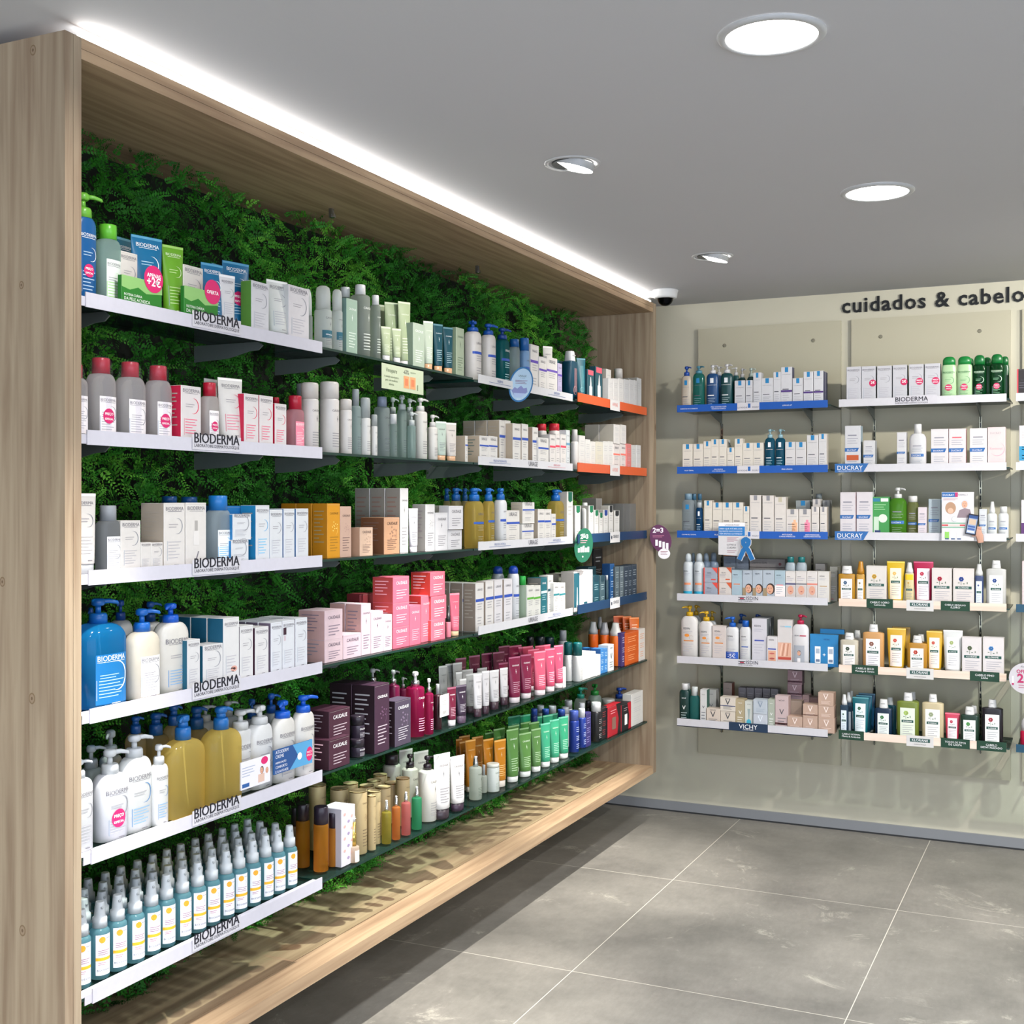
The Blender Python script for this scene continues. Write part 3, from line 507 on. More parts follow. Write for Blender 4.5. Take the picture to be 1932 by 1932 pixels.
('box', 'L', 4, 2.3482, 0.02, 0.0462, 0.04, 0.1209, 'slim white carton with teal left edge', {'c': 'f2f1f0', 's': '1f6f8c', 'st': 'bio'}),
('box', 'L', 4, 2.4205, 0.02, 0.076, 0.05, 0.1018, 'low wide white carton with teal side', {'c': 'f2f1f0', 's': '1f6f8c', 'st': 'bio'}),
('box', 'L', 4, 2.4915, 0.02, 0.0629, 0.05, 0.1619, 'tall white carton printed with a closed eye', {'c': 'f2f1f0', 's': '1d6a8c', 'st': 'bioeye', 'q': 4}),
('box', 'L', 4, 2.5532, 0.02, 0.055, 0.04, 0.1363, 'white carton with plum side beside the eye carton', {'c': 'f2f1f0', 's': '4a1f38', 'st': 'bio', 'q': 3}),
('box', 'L', 4, 2.6181, 0.02, 0.0576, 0.04, 0.1268, 'white carton with plum side, second of three', {'c': 'f2f1f0', 's': '4a1f38', 'st': 'bio', 'q': 3}),
('box', 'L', 4, 2.6818, 0.02, 0.0494, 0.04, 0.1338, 'slim white carton left of the cream-swatch carton', {'c': 'eef1f6', 's': '8d7e94', 'st': 'bio', 'q': 3}),
('box', 'L', 4, 2.7366, 0.02, 0.0565, 0.04, 0.1345, 'white carton with dark brown swatch', {'c': 'eef1f6', 's': '50304a', 'st': 'bioswatch', 'q': 3}),
('box', 'L', 4, 2.7959, 0.02, 0.0558, 0.04, 0.1355, 'white carton at the right end of the row', {'c': 'eef1f6', 's': '50304a', 'st': 'bio', 'q': 3}),
('bottle', 'L', 5, 1.9958, 0.0203, 0.0647, 0.0388, 0.1974, 'white bottle half hidden by the wooden side board', {'c': 'eef0f2', 'cap': 'dfe4e8', 'ct': 'pump', 'cw': 0.4, 'st': 'bio', 'hb': 0.1574, 'k': 0.6}),
('bottle', 'L', 5, 2.1248, 0.11, 0.0557, 0.0418, 0.1994, 'pale grey translucent pump bottle by the side board', {'c': 'b4c9cc', 'm': 'clear', 'cap': 'c9d2d4', 'ct': 'pump', 'cw': 0.55, 'hb': 0.1491}),
('bottle', 'L', 5, 2.2188, 0.14, 0.0564, 0.0423, 0.2166, 'white pump bottle in the back beside the side board', {'c': 'd7dde0', 'cap': 'c9d0d3', 'ct': 'pump', 'cw': 0.55, 'hb': 0.1574}),
('bottle', 'L', 5, 2.1069, 0.0299, 0.09, 0.0558, 0.2001, 'glossy white round-shouldered bottle with pink sticker', {'c': 'eff1f6', 'cap': 'e6eaec', 'ct': 'pump', 'cw': 0.44, 'st': 'bio', 'stk': 'd6246c', 'hb': 0.147, 'k': 0.62}),
('bottle', 'L', 5, 2.1833, 0.0324, 0.0945, 0.0473, 0.22, 'white square-shouldered pump bottle with blue side mark', {'c': 'eef0ee', 'cap': 'dfe3e6', 'ct': 'pump', 'cw': 0.42, 'st': 'bio', 'acc': '3c7fb8', 'hb': 0.17, 'k': 0.5}),
('bottle', 'L', 5, 2.2486, 0.0266, 0.0517, 0.0285, 0.1875, 'smaller white pump bottle beside the yellow oil', {'c': 'eef0ee', 'cap': 'e3e6e8', 'ct': 'pump', 'cw': 0.5, 'st': 'bio', 'acc': '3c7fb8', 'hb': 0.1414, 'k': 0.55}),
('bottle', 'L', 5, 2.2881, 0.13, 0.0564, 0.035, 0.2403, 'blue-capped yellow oil bottle in the back, first from left', {'c': 'b99d3a', 'm': 'clear', 'cap': '1a5ca8', 'ct': 'pumpc', 'cw': 0.45, 'hb': 0.1988, 'k': 0.62}),
('bottle', 'L', 5, 2.3662, 0.13, 0.0767, 0.0475, 0.2361, 'blue-capped yellow oil bottle in the back, second from left', {'c': 'b99d3a', 'm': 'clear', 'cap': '1a5ca8', 'ct': 'pumpc', 'cw': 0.45, 'hb': 0.1817, 'k': 0.62}),
('bottle', 'L', 5, 2.4263, 0.13, 0.0622, 0.0386, 0.2479, 'blue-capped yellow oil bottle in the back, third from left', {'c': 'b99d3a', 'm': 'clear', 'cap': '1a5ca8', 'ct': 'pumpc', 'cw': 0.45, 'hb': 0.196, 'k': 0.62}),
('bottle', 'L', 5, 2.5208, 0.13, 0.08, 0.0496, 0.2282, 'blue-capped yellow oil bottle in the back, fourth from left', {'c': 'b99d3a', 'm': 'clear', 'cap': '1a5ca8', 'ct': 'pumpc', 'cw': 0.45, 'hb': 0.1713, 'k': 0.62}),
('bottle', 'L', 5, 2.3366, 0.0089, 0.1268, 0.0697, 0.242, 'yellow bath oil bottle with blue pump, left of two', {'c': 'f2dc80', 'm': 'gel3', 'cap': '2173c0', 'ct': 'pumpc', 'cw': 0.31, 'st': 'tubein', 'hb': 0.1823, 'k': 0.55}),
('bottle', 'L', 5, 2.4738, 0.004, 0.126, 0.0693, 0.2417, 'yellow bath oil bottle with blue pump, right of two', {'c': 'f2dc80', 'm': 'gel3', 'cap': '2173c0', 'ct': 'pumpc', 'cw': 0.31, 'st': 'tubein', 'hb': 0.1847, 'k': 0.55}),
('bottle', 'L', 5, 2.6178, 0.1798, 0.0706, 0.053, 0.2138, 'white pump bottle behind the yellow oils', {'c': 'd3d6d6', 'cap': 'cfd4d6', 'ct': 'pump', 'cw': 0.4, 'hb': 0.1714}),
('bottle', 'L', 5, 2.6999, 0.17, 0.0685, 0.0514, 0.2136, 'pale pump bottle at the very back above the oils', {'c': 'd3d6d6', 'cap': 'cfd4d6', 'ct': 'pump', 'cw': 0.4, 'hb': 0.1741}),
('bottle', 'L', 5, 2.5987, 0.0539, 0.0868, 0.0434, 0.2149, 'slim white pump bottle touching the yellow oil', {'c': 'eff0f0', 'cap': 'e6e9ea', 'ct': 'pump', 'cw': 0.5, 'st': 'bio', 'hb': 0.1627, 'k': 0.5}),
('bottle', 'L', 5, 2.6588, 0.0365, 0.0883, 0.0441, 0.218, 'white pump bottle with family photo promo card', {'c': 'eff0f0', 'cap': 'e9ebec', 'ct': 'pump', 'cw': 0.5, 'st': 'bio', 'hb': 0.1687, 'k': 0.5}),
('sleeve', 'L', 5, 2.5701, 0.004, 0.1223, 0.004, 0.0707, 'white promo card with pink dot and family photo', {'c': 'f4f2f6', 'st': 'family', 'lift': 0.0246}),
('bottle', 'L', 5, 2.761, 0.14, 0.0569, 0.0427, 0.2128, 'blue pump bottle behind the white pump bottles', {'c': 'd8dadc', 'cap': '1b5fae', 'ct': 'pump', 'cw': 0.45, 'hb': 0.1595}),
('bottle', 'L', 5, 2.85, 0.14, 0.0587, 0.044, 0.2155, 'blue pump bottle at the back right of its shelf', {'c': 'd8dadc', 'cap': '1b66cc', 'ct': 'pump', 'cw': 0.45, 'hb': 0.161}),
('bottle', 'L', 5, 2.7503, 0.029, 0.0862, 0.0431, 0.2181, 'white cream bottle with blue pump, left of pair', {'c': 'f4f1ea', 'cap': '1668e0', 'ct': 'pump', 'cw': 0.5, 'st': 'bio', 'hb': 0.1713, 'k': 0.5}),
('bottle', 'L', 5, 2.8356, 0.0221, 0.0819, 0.041, 0.2177, 'white cream bottle with blue pump at the rail end', {'c': 'f4f1ea', 'cap': '1668e0', 'ct': 'pump', 'cw': 0.5, 'st': 'bio', 'hb': 0.1718, 'k': 0.5}),
('sleeve', 'L', 5, 2.7384, 0.006, 0.1765, 0.004, 0.0649, 'blue promotional card for cream across two bottles', {'c': '2c6fae', 'st': 'creme', 'lift': 0.0356}),
('round', 'L', 1, 2.8884, 0.05, 0.0274, 0.0274, 0.17, 'clear foam bottle tucked behind the last white carton', {'c': 'cfd6d2', 'm': 'clear', 'cap': 'e2e6e2', 'ct': 'dome', 'cw': 0.85, 'hb': 0.0932}),
('can', 'L', 1, 2.9374, 0.02, 0.0496, 0.0496, 0.183, 'clear foam dispenser with teal offer band, left of pair', {'c': 'dde5e0', 'm': 'frost', 'cap': 'e6eae6', 'ct': 'clearcap', 'cw': 0.86, 'band': '165c6e', 'bz': (0.3, 0.5), 'txt': 'Offre Spéciale', 'st': 'cau', 'hb': 0.1153}),
('can', 'L', 1, 2.9959, 0.02, 0.0315, 0.0315, 0.1817, 'clear foam dispenser with teal offer band, right of pair', {'c': 'dde5e0', 'm': 'frost', 'cap': 'e6eae6', 'ct': 'clearcap', 'cw': 0.9, 'band': '165c6e', 'bz': (0.3, 0.5), 'st': 'cau', 'hb': 0.1198}),
('round', 'L', 1, 3.1315, 0.0807, 0.0307, 0.0307, 0.2147, 'white-capped bottle behind the pale green carton', {'c': 'a8c4b8', 'm': 'clear', 'cap': 'eceeec', 'ct': 'cyl', 'cw': 0.95, 'hb': 0.1833}),
('box', 'L', 1, 3.0514, 0.02, 0.0591, 0.045, 0.1612, 'tall pale green carton with white tree mark', {'c': 'a9c4b0', 's': '82a39b', 'st': 'cau', 'tx': 'f4f6f2'}),
('round', 'L', 1, 3.1431, 0.02, 0.0597, 0.0597, 0.22, 'tall clear toner bottle with white cap', {'c': 'a7b3a6', 'm': 'clear', 'cap': 'f1f1f0', 'ct': 'cyl', 'cw': 0.53, 'st': 'cau', 'tx': 'eef0ea', 'hb': 0.1898}),
('round', 'L', 1, 3.1982, 0.015, 0.0311, 0.0311, 0.1959, 'short clear toner bottle with white cap', {'c': '8ea08f', 'm': 'clear', 'cap': 'f1f1f0', 'ct': 'cyl', 'cw': 0.7, 'st': 'cau', 'tx': 'f4f6f0', 'hb': 0.166}),
('tube', 'L', 1, 3.3893, 0.12, 0.028, 0.0154, 0.2028, 'pale green tube at the very back of four tubes', {'c': 'aebf98', 'cap': 'f2f2f0', 'r': 25}),
('tube', 'L', 1, 3.3816, 0.07, 0.052, 0.0286, 0.206, 'tall pale green tube behind two small tubes', {'c': 'a6b88e', 'cap': 'f2f2f0', 'st': 'cau', 'tx': 'e6ecda', 'r': 25}),
('tube', 'L', 1, 3.2582, 0.02, 0.0363, 0.02, 0.1088, 'small pale green tube with white cap, left of two', {'c': 'c3d0a8', 'cap': 'f6f5f2', 'caph': 0.02, 'st': 'cau', 'tx': 'f4f6ea', 'r': 25}),
('tube', 'L', 1, 3.3222, 0.02, 0.0345, 0.019, 0.111, 'small pale green tube with white cap, right of two', {'c': 'c3d0a8', 'cap': 'f6f5f2', 'caph': 0.02, 'st': 'cau', 'tx': 'f4f6ea', 'r': 25}),
('tube', 'L', 1, 3.4107, 0.04, 0.0485, 0.0267, 0.21, 'tallest pale green tube with white cap', {'c': 'bccba0', 'cap': 'f6f5f2', 'caph': 0.02, 'st': 'cau', 'tx': 'f4f6ea', 'r': 25}),
('box', 'L', 1, 3.4488, 0.02, 0.0753, 0.045, 0.1426, 'pale green carton standing before a wider carton', {'c': 'c4d4bf', 's': 'a8bda4', 'st': 'cau', 'tx': 'ffffff'}),
('tube', 'L', 1, 3.5288, 0.02, 0.0397, 0.0219, 0.1623, 'pale green tube with peach cap', {'c': 'cfdcc6', 'cap': 'f2bf94', 'caph': 0.022, 'st': 'cau', 'tx': 'f4f6ea', 'r': 25}),
('tube', 'L', 1, 3.5964, 0.02, 0.0406, 0.0223, 0.1623, 'dark teal tube with peach cap, left of two', {'c': '14505e', 'cap': 'f2bf94', 'caph': 0.022, 'st': 'cau', 'tx': 'ffffff', 'r': 25}),
('tube', 'L', 1, 3.6676, 0.02, 0.042, 0.0231, 0.1608, 'dark teal tube with peach cap, right of two', {'c': '14505e', 'cap': 'f2bf94', 'caph': 0.022, 'st': 'cau', 'tx': 'ffffff', 'r': 25}),
('box', 'L', 1, 3.736, 0.02, 0.0582, 0.04, 0.1659, 'sage carton with leaf print beside the white pump bottle', {'c': 'b3c2a8', 's': '95a98e', 'st': 'cau', 'tx': '4d5d4d'}),
('can', 'L', 2, 2.9555, 0.1, 0.0455, 0.0455, 0.2031, 'grey-topped spray can half hidden behind the white rail', {'c': 'b7b9bb', 'cap': 'a9adb0', 'ct': 'dome', 'cw': 0.95, 'hb': 0.1629}),
('can', 'L', 2, 2.8712, 0.02, 0.0499, 0.0499, 0.1948, 'tall white spray can with domed cap, left of three', {'c': 'efe9e3', 'cap': 'e3dcd4', 'ct': 'dome', 'cw': 0.98, 'st': 'cau', 'hb': 0.1485}),
('can', 'L', 2, 2.974, 0.02, 0.0563, 0.0563, 0.2066, 'tallest white spray can with domed cap', {'c': 'f3ede8', 'cap': 'ece5df', 'ct': 'dome', 'cw': 0.98, 'st': 'cau', 'hb': 0.1566}),
('can', 'L', 2, 3.0449, 0.02, 0.0366, 0.0366, 0.1618, 'short white spray can with domed cap', {'c': 'f3ede8', 'cap': 'ece5df', 'ct': 'dome', 'cw': 0.98, 'st': 'cau', 'hb': 0.1296}),
('round', 'L', 2, 3.1118, 0.03, 0.0328, 0.0328, 0.1966, 'slim pale teal mist bottle with grey cap', {'c': 'a9c8c4', 'm': 'frost', 'cap': 'aab2b4', 'ct': 'cyl', 'cw': 0.65, 'st': 'cau', 'hb': 0.1466}),
('can', 'L', 2, 3.141, 0.015, 0.032, 0.032, 0.1735, 'white foam bottle with clear grey cap', {'c': 'f1efe9', 'cap': 'b9bfbd', 'ct': 'dome', 'cw': 0.95, 'st': 'cau', 'hb': 0.1118}),
('can', 'L', 2, 3.1774, 0.012, 0.0201, 0.0201, 0.125, 'small white foam bottle beside the grey-green box', {'c': 'f1efe9', 'cap': 'b9bfbd', 'ct': 'dome', 'cw': 0.95, 'st': 'cau', 'hb': 0.0894}),
('round', 'L', 2, 3.276, 0.03, 0.0482, 0.0482, 0.1875, 'square grey-green bottle with lavender cap', {'c': '8ea6a4', 'm': 'frost', 'cap': '9aa6be', 'ct': 'cyl', 'cw': 0.62, 'st': 'cau', 'hb': 0.1563}),
('round', 'L', 2, 3.2983, 0.015, 0.0236, 0.0236, 0.1343, 'small pale green bottle with white cap', {'c': '8fb0a8', 'm': 'clear', 'cap': 'eceeee', 'ct': 'cyl', 'cw': 0.9, 'st': 'cau', 'hb': 0.1037}),
('round', 'L', 2, 3.4491, 0.1, 0.0375, 0.0375, 0.2019, 'clear pump bottle behind the small white-capped one', {'c': 'b9cfca', 'm': 'clear', 'cap': 'cfd8d6', 'ct': 'pump', 'cw': 0.55, 'hb': 0.1492}),
('round', 'L', 2, 3.4004, 0.04, 0.0309, 0.0309, 0.2031, 'tall clear pump bottle with pale green tint', {'c': 'a9c9c2', 'm': 'clear', 'cap': 'd3dcda', 'ct': 'pump', 'cw': 0.8, 'st': 'cau', 'hb': 0.1557}),
('round', 'L', 2, 3.524, 0.08, 0.0362, 0.0362, 0.2032, 'clear pump bottle behind the cream pump bottle', {'c': 'b4d0ca', 'm': 'clear', 'cap': 'd3dcda', 'ct': 'pump', 'cw': 0.6, 'hb': 0.1555}),
('round', 'L', 2, 3.4153, 0.015, 0.0266, 0.0266, 0.1496, 'small clear bottle with short clear pump', {'c': '9fc6c0', 'm': 'clear', 'cap': 'd9e0de', 'ct': 'pump', 'cw': 0.75, 'hb': 0.1052}),
('round', 'L', 2, 3.5154, 0.03, 0.0454, 0.0454, 0.2028, 'tall cream bottle with white pump', {'c': 'f2eee6', 'cap': 'eceae6', 'ct': 'pump', 'cw': 0.6, 'st': 'cau', 'hb': 0.1584}),
('round', 'L', 2, 3.5697, 0.02, 0.0337, 0.0337, 0.1508, 'short cream bottle with white pump', {'c': 'f2eee6', 'cap': 'eceae6', 'ct': 'pump', 'cw': 0.65, 'st': 'cau', 'hb': 0.1094}),
('tube', 'L', 2, 3.6194, 0.02, 0.0447, 0.0246, 0.1315, 'pale mint tube with peach cap', {'c': 'cfe0d2', 'cap': 'f2bf94', 'caph': 0.018, 'st': 'cau', 'r': 25}),
('tube', 'L', 2, 3.6914, 0.02, 0.0462, 0.0254, 0.1312, 'cream tube with peach cap', {'c': 'ece4dc', 'cap': 'f2bf94', 'caph': 0.018, 'st': 'cau', 'r': 25}),
('box', 'L', 2, 3.7833, 0.02, 0.0192, 0.07, 0.0915, 'narrow white carton with wide wavy beige side', {'c': 'f4f0ea', 's': 'cdbca6', 'st': 'uri'}),
('box', 'L', 3, 2.955, 0.02, 0.0646, 0.052, 0.156, 'orange-yellow sunscreen carton with flower burst', {'c': 'f0a51c', 's': 'd98f10', 'st': 'cau', 'tx': '7d5a14', 'flower': 'f7d070', 'q': 3}),
('box', 'L', 3, 3.0181, 0.02, 0.0581, 0.045, 0.1474, 'tall pale peach carton with floral print', {'c': 'e3bda8', 's': 'cfa58e', 'st': 'cau', 'tx': '4b3a3a', 'flower': 'b79488'}),
('box', 'L', 3, 3.1225, 0.015, 0.0723, 0.04, 0.0845, 'low peach carton with floral print', {'c': 'e8c6ac', 's': 'd9ad90', 'st': 'cau', 'tx': '4b3a3a', 'flower': 'b79c88'}),
('box', 'L', 3, 3.2753, 0.018, 0.0924, 0.085, 0.113, 'wide tan carton with floral print and brown side', {'c': 'c79a78', 's': '8a5a3c', 'st': 'cau', 'tx': '3a2a2a', 'flower': '8a6a58'}),
('box', 'L', 3, 3.3723, 0.03, 0.0507, 0.055, 0.2047, 'very tall white carton with silver bars', {'c': 'f3f1ef', 's': 'a9a49a', 'st': 'cau', 'q': 3}),  # grey side colour stands for the shade on that side
('tube', 'L', 3, 3.4283, 0.02, 0.0371, 0.0204, 0.1405, 'white tube between two tall white cartons', {'c': 'f2f0f4', 'cap': 'f2f0f4', 'caph': 0.02, 'st': 'cau', 'r': 25}),
('box', 'L', 3, 3.5238, 0.02, 0.0623, 0.05, 0.1535, 'white carton with grey flower print', {'c': 'f3f1f1', 's': 'c9c4bc', 'st': 'cau', 'flower': 'b9b9b9'}),
('box', 'L', 3, 3.7673, 0.1, 0.0677, 0.05, 0.1495, 'white carton behind the plain small one', {'c': 'efedea', 's': 'd8d4c8', 'st': 'plain'}),
('box', 'L', 3, 3.5988, 0.018, 0.0854, 0.04, 0.1257, 'plain small white carton beside the stacked pair', {'c': 'f4f2f4', 's': 'dcdadc', 'st': 'cau'}),
('box', 'L', 3, 3.6944, 0.018, 0.0992, 0.04, 0.0669, 'low white carton under a matching one', {'c': 'f4f2f4', 's': 'dcdadc', 'st': 'cau'}),
('box', 'L', 3, 3.691, 0.012, 0.1017, 0.04, 0.0794, 'low white carton stacked on its twin', {'c': 'f4f2f4', 's': 'dcdadc', 'st': 'cau', 'lift': 0.069}),
('box', 'L', 4, 2.9558, 0.02, 0.093, 0.09, 0.0637, 'lilac-pink carton, bottom of a stack of two', {'c': 'e9cfd6', 's': 'dcb2ae', 'st': 'cau', 'tx': '4a4456'}),
('box', 'L', 4, 2.9552, 0.02, 0.0918, 0.09, 0.0843, 'lilac-pink carton, top of a stack of two', {'c': 'e9cfd6', 's': 'dcb2ae', 'st': 'cau', 'tx': '4a4456', 'lift': 0.0638}),
('box', 'L', 4, 3.0527, 0.02, 0.0959, 0.06, 0.0693, 'low lilac-pink carton beside the stack', {'c': 'e9d0da', 's': 'dcb8b4', 'st': 'cau', 'tx': '4a4456'}),
('box', 'L', 4, 3.132, 0.022, 0.0537, 0.055, 0.1525, 'tall lilac-pink carton with two behind it', {'c': 'e9d0da', 's': 'd8aca6', 'st': 'cau', 'tx': '4a4456', 'q': 2}),
('box', 'L', 4, 3.1919, 0.02, 0.07, 0.05, 0.125, 'middle-height lilac-pink carton', {'c': 'e9d0da', 's': 'dcb8b4', 'st': 'cau', 'tx': '4a4456'}),
('box', 'L', 4, 3.2544, 0.02, 0.0522, 0.05, 0.1094, 'slim short lilac-pink carton', {'c': 'e9d0da', 's': 'dcb8b4', 'st': 'cau', 'tx': '4a4456'}),
('box', 'L', 4, 3.3362, 0.02, 0.1, 0.075, 0.0675, 'coral pink carton, bottom of a stack of three', {'c': 'f0708a', 's': 'd8504f', 'st': 'cau', 'tx': 'ffd9de'}),
('box', 'L', 4, 3.3362, 0.02, 0.1, 0.075, 0.0755, 'coral pink carton, middle of a stack of three', {'c': 'f0708a', 's': 'd8504f', 'st': 'cau', 'tx': 'ffd9de', 'lift': 0.0675}),
('box', 'L', 4, 3.3362, 0.02, 0.1, 0.075, 0.0798, 'coral pink carton, top of a stack of three', {'c': 'f0708a', 's': 'd8504f', 'st': 'cau', 'tx': 'ffd9de', 'lift': 0.143}),
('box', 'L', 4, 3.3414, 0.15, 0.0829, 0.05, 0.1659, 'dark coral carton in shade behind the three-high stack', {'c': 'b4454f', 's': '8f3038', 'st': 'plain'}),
('box', 'L', 4, 3.4214, 0.018, 0.0714, 0.05, 0.1262, 'coral pink carton beside the three-high stack', {'c': 'f0708a', 's': 'e05a5a', 'st': 'cau', 'tx': 'ffd9de'}),
('box', 'L', 4, 3.513, 0.03, 0.0634, 0.06, 0.1515, 'slim coral pink carton with dropper mark', {'c': 'f27a90', 's': 'e0443e', 'st': 'cau', 'tx': 'ffd9de'}),
('box', 'L', 4, 3.5752, 0.018, 0.0965, 0.05, 0.068, 'coral pink carton, bottom of the right stack', {'c': 'f27a90', 's': 'e05a5a', 'st': 'cau', 'tx': 'ffffff'}),
('box', 'L', 4, 3.5866, 0.022, 0.1049, 0.06, 0.0792, 'coral pink carton, middle of the right stack', {'c': 'f27a90', 's': 'e05a5a', 'st': 'cau', 'tx': 'ffffff', 'lift': 0.0669}),
('box', 'L', 4, 3.579, 0.022, 0.1005, 0.075, 0.0787, 'coral pink carton, top of the right stack', {'c': 'f27a90', 's': 'e2483c', 'st': 'cau', 'tx': 'ffffff', 'lift': 0.1473}),
('round', 'L', 4, 3.6566, 0.015, 0.0187, 0.0187, 0.1077, 'black and pink dropper bottle', {'c': 'f48a9c', 'cap': '2a2a2c', 'ct': 'dropper', 'cw': 0.8, 'hb': 0.0522}),
('tube', 'L', 4, 3.7157, 0.02, 0.0421, 0.0232, 0.1457, 'coral pink tube with peach cap', {'c': 'f2768e', 'cap': 'f0c9a0', 'caph': 0.018, 'st': 'cau', 'tx': 'ffd9de', 'r': 25}),
('box', 'L', 5, 2.9608, 0.004, 0.1069, 0.09, 0.0838, 'plum hair care carton, bottom of a stack of two', {'c': '4a2136', 's': '3b1a28', 'st': 'cau', 'tx': 'ffffff'}),
('box', 'L', 5, 2.9919, 0.024, 0.1091, 0.09, 0.0846, 'plum hair care carton, top of a stack of two', {'c': '4a2136', 's': '3b1a28', 'st': 'cau', 'tx': 'ffffff', 'lift': 0.0753}),
('jar', 'L', 5, 3.1087, 0.0167, 0.0433, 0.0433, 0.0524, 'dark plum jar, lower of two stacked', {'c': '3a3040', 'cap': '2c2430', 'ct': 'cyl', 'cw': 1.0, 'st': 'cau', 'tx': 'ffffff', 'hb': 0.029}),
('jar', 'L', 5, 3.1298, 0.03, 0.0436, 0.0436, 0.069, 'dark plum jar, upper of two stacked', {'c': '3a3040', 'cap': '2c2430', 'ct': 'cyl', 'cw': 1.0, 'st': 'cau', 'tx': 'ffffff', 'hb': 0.0408, 'lift': 0.0492}),
('box', 'L', 5, 3.198, 0.0061, 0.0851, 0.08, 0.2055, 'tall dark plum carton with leaf print', {'c': '42243c', 's': '2a1420', 'st': 'cau', 'tx': 'ffffff', 'flower': '6a4a66', 'q': 3}),
('box', 'L', 5, 3.3198, 0.004, 0.0967, 0.05, 0.1418, 'grey-plum carton with branch print', {'c': '51465a', 's': '2c1822', 'st': 'cau', 'tx': 'ffffff', 'flower': '7a6a80'}),
('round', 'L', 5, 3.3657, 0.12, 0.0466, 0.0466, 0.2255, 'magenta pump bottle in the back, first from left', {'c': '8a1f50', 'cap': 'c9cccc', 'ct': 'pumps', 'cw': 0.5, 'hb': 0.1786}),
('round', 'L', 5, 3.4914, 0.12, 0.0429, 0.0429, 0.2053, 'magenta pump bottle in the back, second from left', {'c': '8a1f50', 'cap': 'c9cccc', 'ct': 'pumps', 'cw': 0.5, 'hb': 0.157}),
('round', 'L', 5, 3.5414, 0.12, 0.0278, 0.0278, 0.1752, 'magenta pump bottle in the back, third from left', {'c': '8a1f50', 'cap': 'c9cccc', 'ct': 'pumps', 'cw': 0.5, 'hb': 0.1386}),
('round', 'L', 5, 3.4654, 0.0135, 0.0595, 0.0595, 0.209, 'large magenta pump bottle with silver collar', {'c': 'c22368', 'm': 'gel2', 'cap': 'f0efee', 'ct': 'pumps', 'cw': 0.48, 'st': 'cau', 'tx': 'ffffff', 'hb': 0.1615}),
('round', 'L', 5, 3.5124, 0.004, 0.0293, 0.0293, 0.1824, 'small magenta pump bottle with silver collar', {'c': 'c22368', 'm': 'gel2', 'cap': 'f0efee', 'ct': 'pumps', 'cw': 0.55, 'st': 'cau', 'tx': 'ffffff', 'hb': 0.1345}),
('round', 'L', 5, 3.5961, 0.0183, 0.0279, 0.0279, 0.1516, 'dark wine bottle with silver cap and tag', {'c': '3c1420', 'cap': 'c8cacc', 'ct': 'cyl', 'cw': 0.45, 'hb': 0.1167}),
('sleeve', 'L', 5, 3.605, 0.01, 0.0616, 0.003, 0.0732, 'white swing tag leaning on the dark wine bottle', {'c': 'f3f1ee', 'st': 'tag', 'lift': 0.0437}),
('tube', 'L', 5, 3.6784, 0.012, 0.0396, 0.0218, 0.1307, 'wine red tube with clear cap', {'c': '7a1f3e', 'cap': 'd9d6d8', 'caph': 0.022, 'st': 'cau', 'tx': 'ffffff', 'r': 20}),
('tube', 'L', 5, 3.7378, 0.004, 0.0486, 0.0267, 0.1302, 'dark plum tube with grey cap and silver shoulder', {'c': '3a2a40', 'cap': '5b4a5e', 'caph': 0.028, 'st': 'cau', 'tx': 'ffffff', 'r': 20}),
('round', 'L', 6, 2.9706, 0.1497, 0.0285, 0.0285, 0.1667, 'black-capped amber oil at the back left corner', {'c': 'a8701c', 'm': 'clear', 'cap': '2a2028', 'ct': 'cyl', 'cw': 0.9, 'hb': 0.1121}),
('round', 'L', 6, 2.9581, 0.1088, 0.0399, 0.0399, 0.1828, 'amber dry oil bottle with black cap, left of three', {'c': 'd89a2c', 'm': 'gel3', 'cap': '2a2028', 'ct': 'cyl', 'cw': 0.95, 'hb': 0.1349}),
('round', 'L', 6, 2.9482, 0.0379, 0.0427, 0.0427, 0.1843, 'amber dry oil bottle with black cap, widest in front', {'c': 'e0a030', 'm': 'gel3', 'cap': '2f2434', 'ct': 'cyl', 'cw': 0.97, 'hb': 0.1348}),
('round', 'L', 6, 2.9985, 0.0392, 0.0247, 0.0247, 0.1548, 'small amber dry oil bottle with black cap', {'c': 'e0a030', 'm': 'gel3', 'cap': '2f2434', 'ct': 'cyl', 'cw': 0.95, 'hb': 0.1116}),
('box', 'L', 6, 3.0311, 0.0198, 0.0733, 0.07, 0.1684, 'white gift box printed with flowers', {'c': 'efeaf4', 's': 'cfcbd6', 'st': 'gift', 'flower': 'dca8a0'}),
('round', 'L', 6, 3.0604, 0.004, 0.0321, 0.0321, 0.1343, 'slim perfume spray with gold nozzle', {'c': 'e3c9a8', 'm': 'clear', 'cap': 'c9b060', 'ct': 'nozzle', 'cw': 0.5, 'lab': 'efdfd6', 'hb': 0.047}),
('canister', 'L', 6, 3.1471, 0.0333, 0.0543, 0.0543, 0.1879, 'gold paper canister, largest, behind the perfume spray', {'c': 'cdb687', 'cap': 'cbb27a', 'st': 'cau', 'tx': '4a3c30', 'flower': '9a7f5a'}),
('canister', 'L', 6, 3.192, 0.027, 0.0259, 0.0259, 0.1654, 'gold paper canister, slim, with dark red flower', {'c': 'cdb687', 'cap': 'cbb27a', 'st': 'cau', 'tx': '4a3c30', 'flower': '9a7f5a'}),
('canister', 'L', 6, 3.1466, 0.1, 0.0546, 0.0546, 0.1897, 'gold paper canister, behind the white gift box', {'c': 'cdb687', 'cap': 'cbb27a', 'st': 'cau', 'tx': '4a3c30', 'flower': '9a7f5a'}),
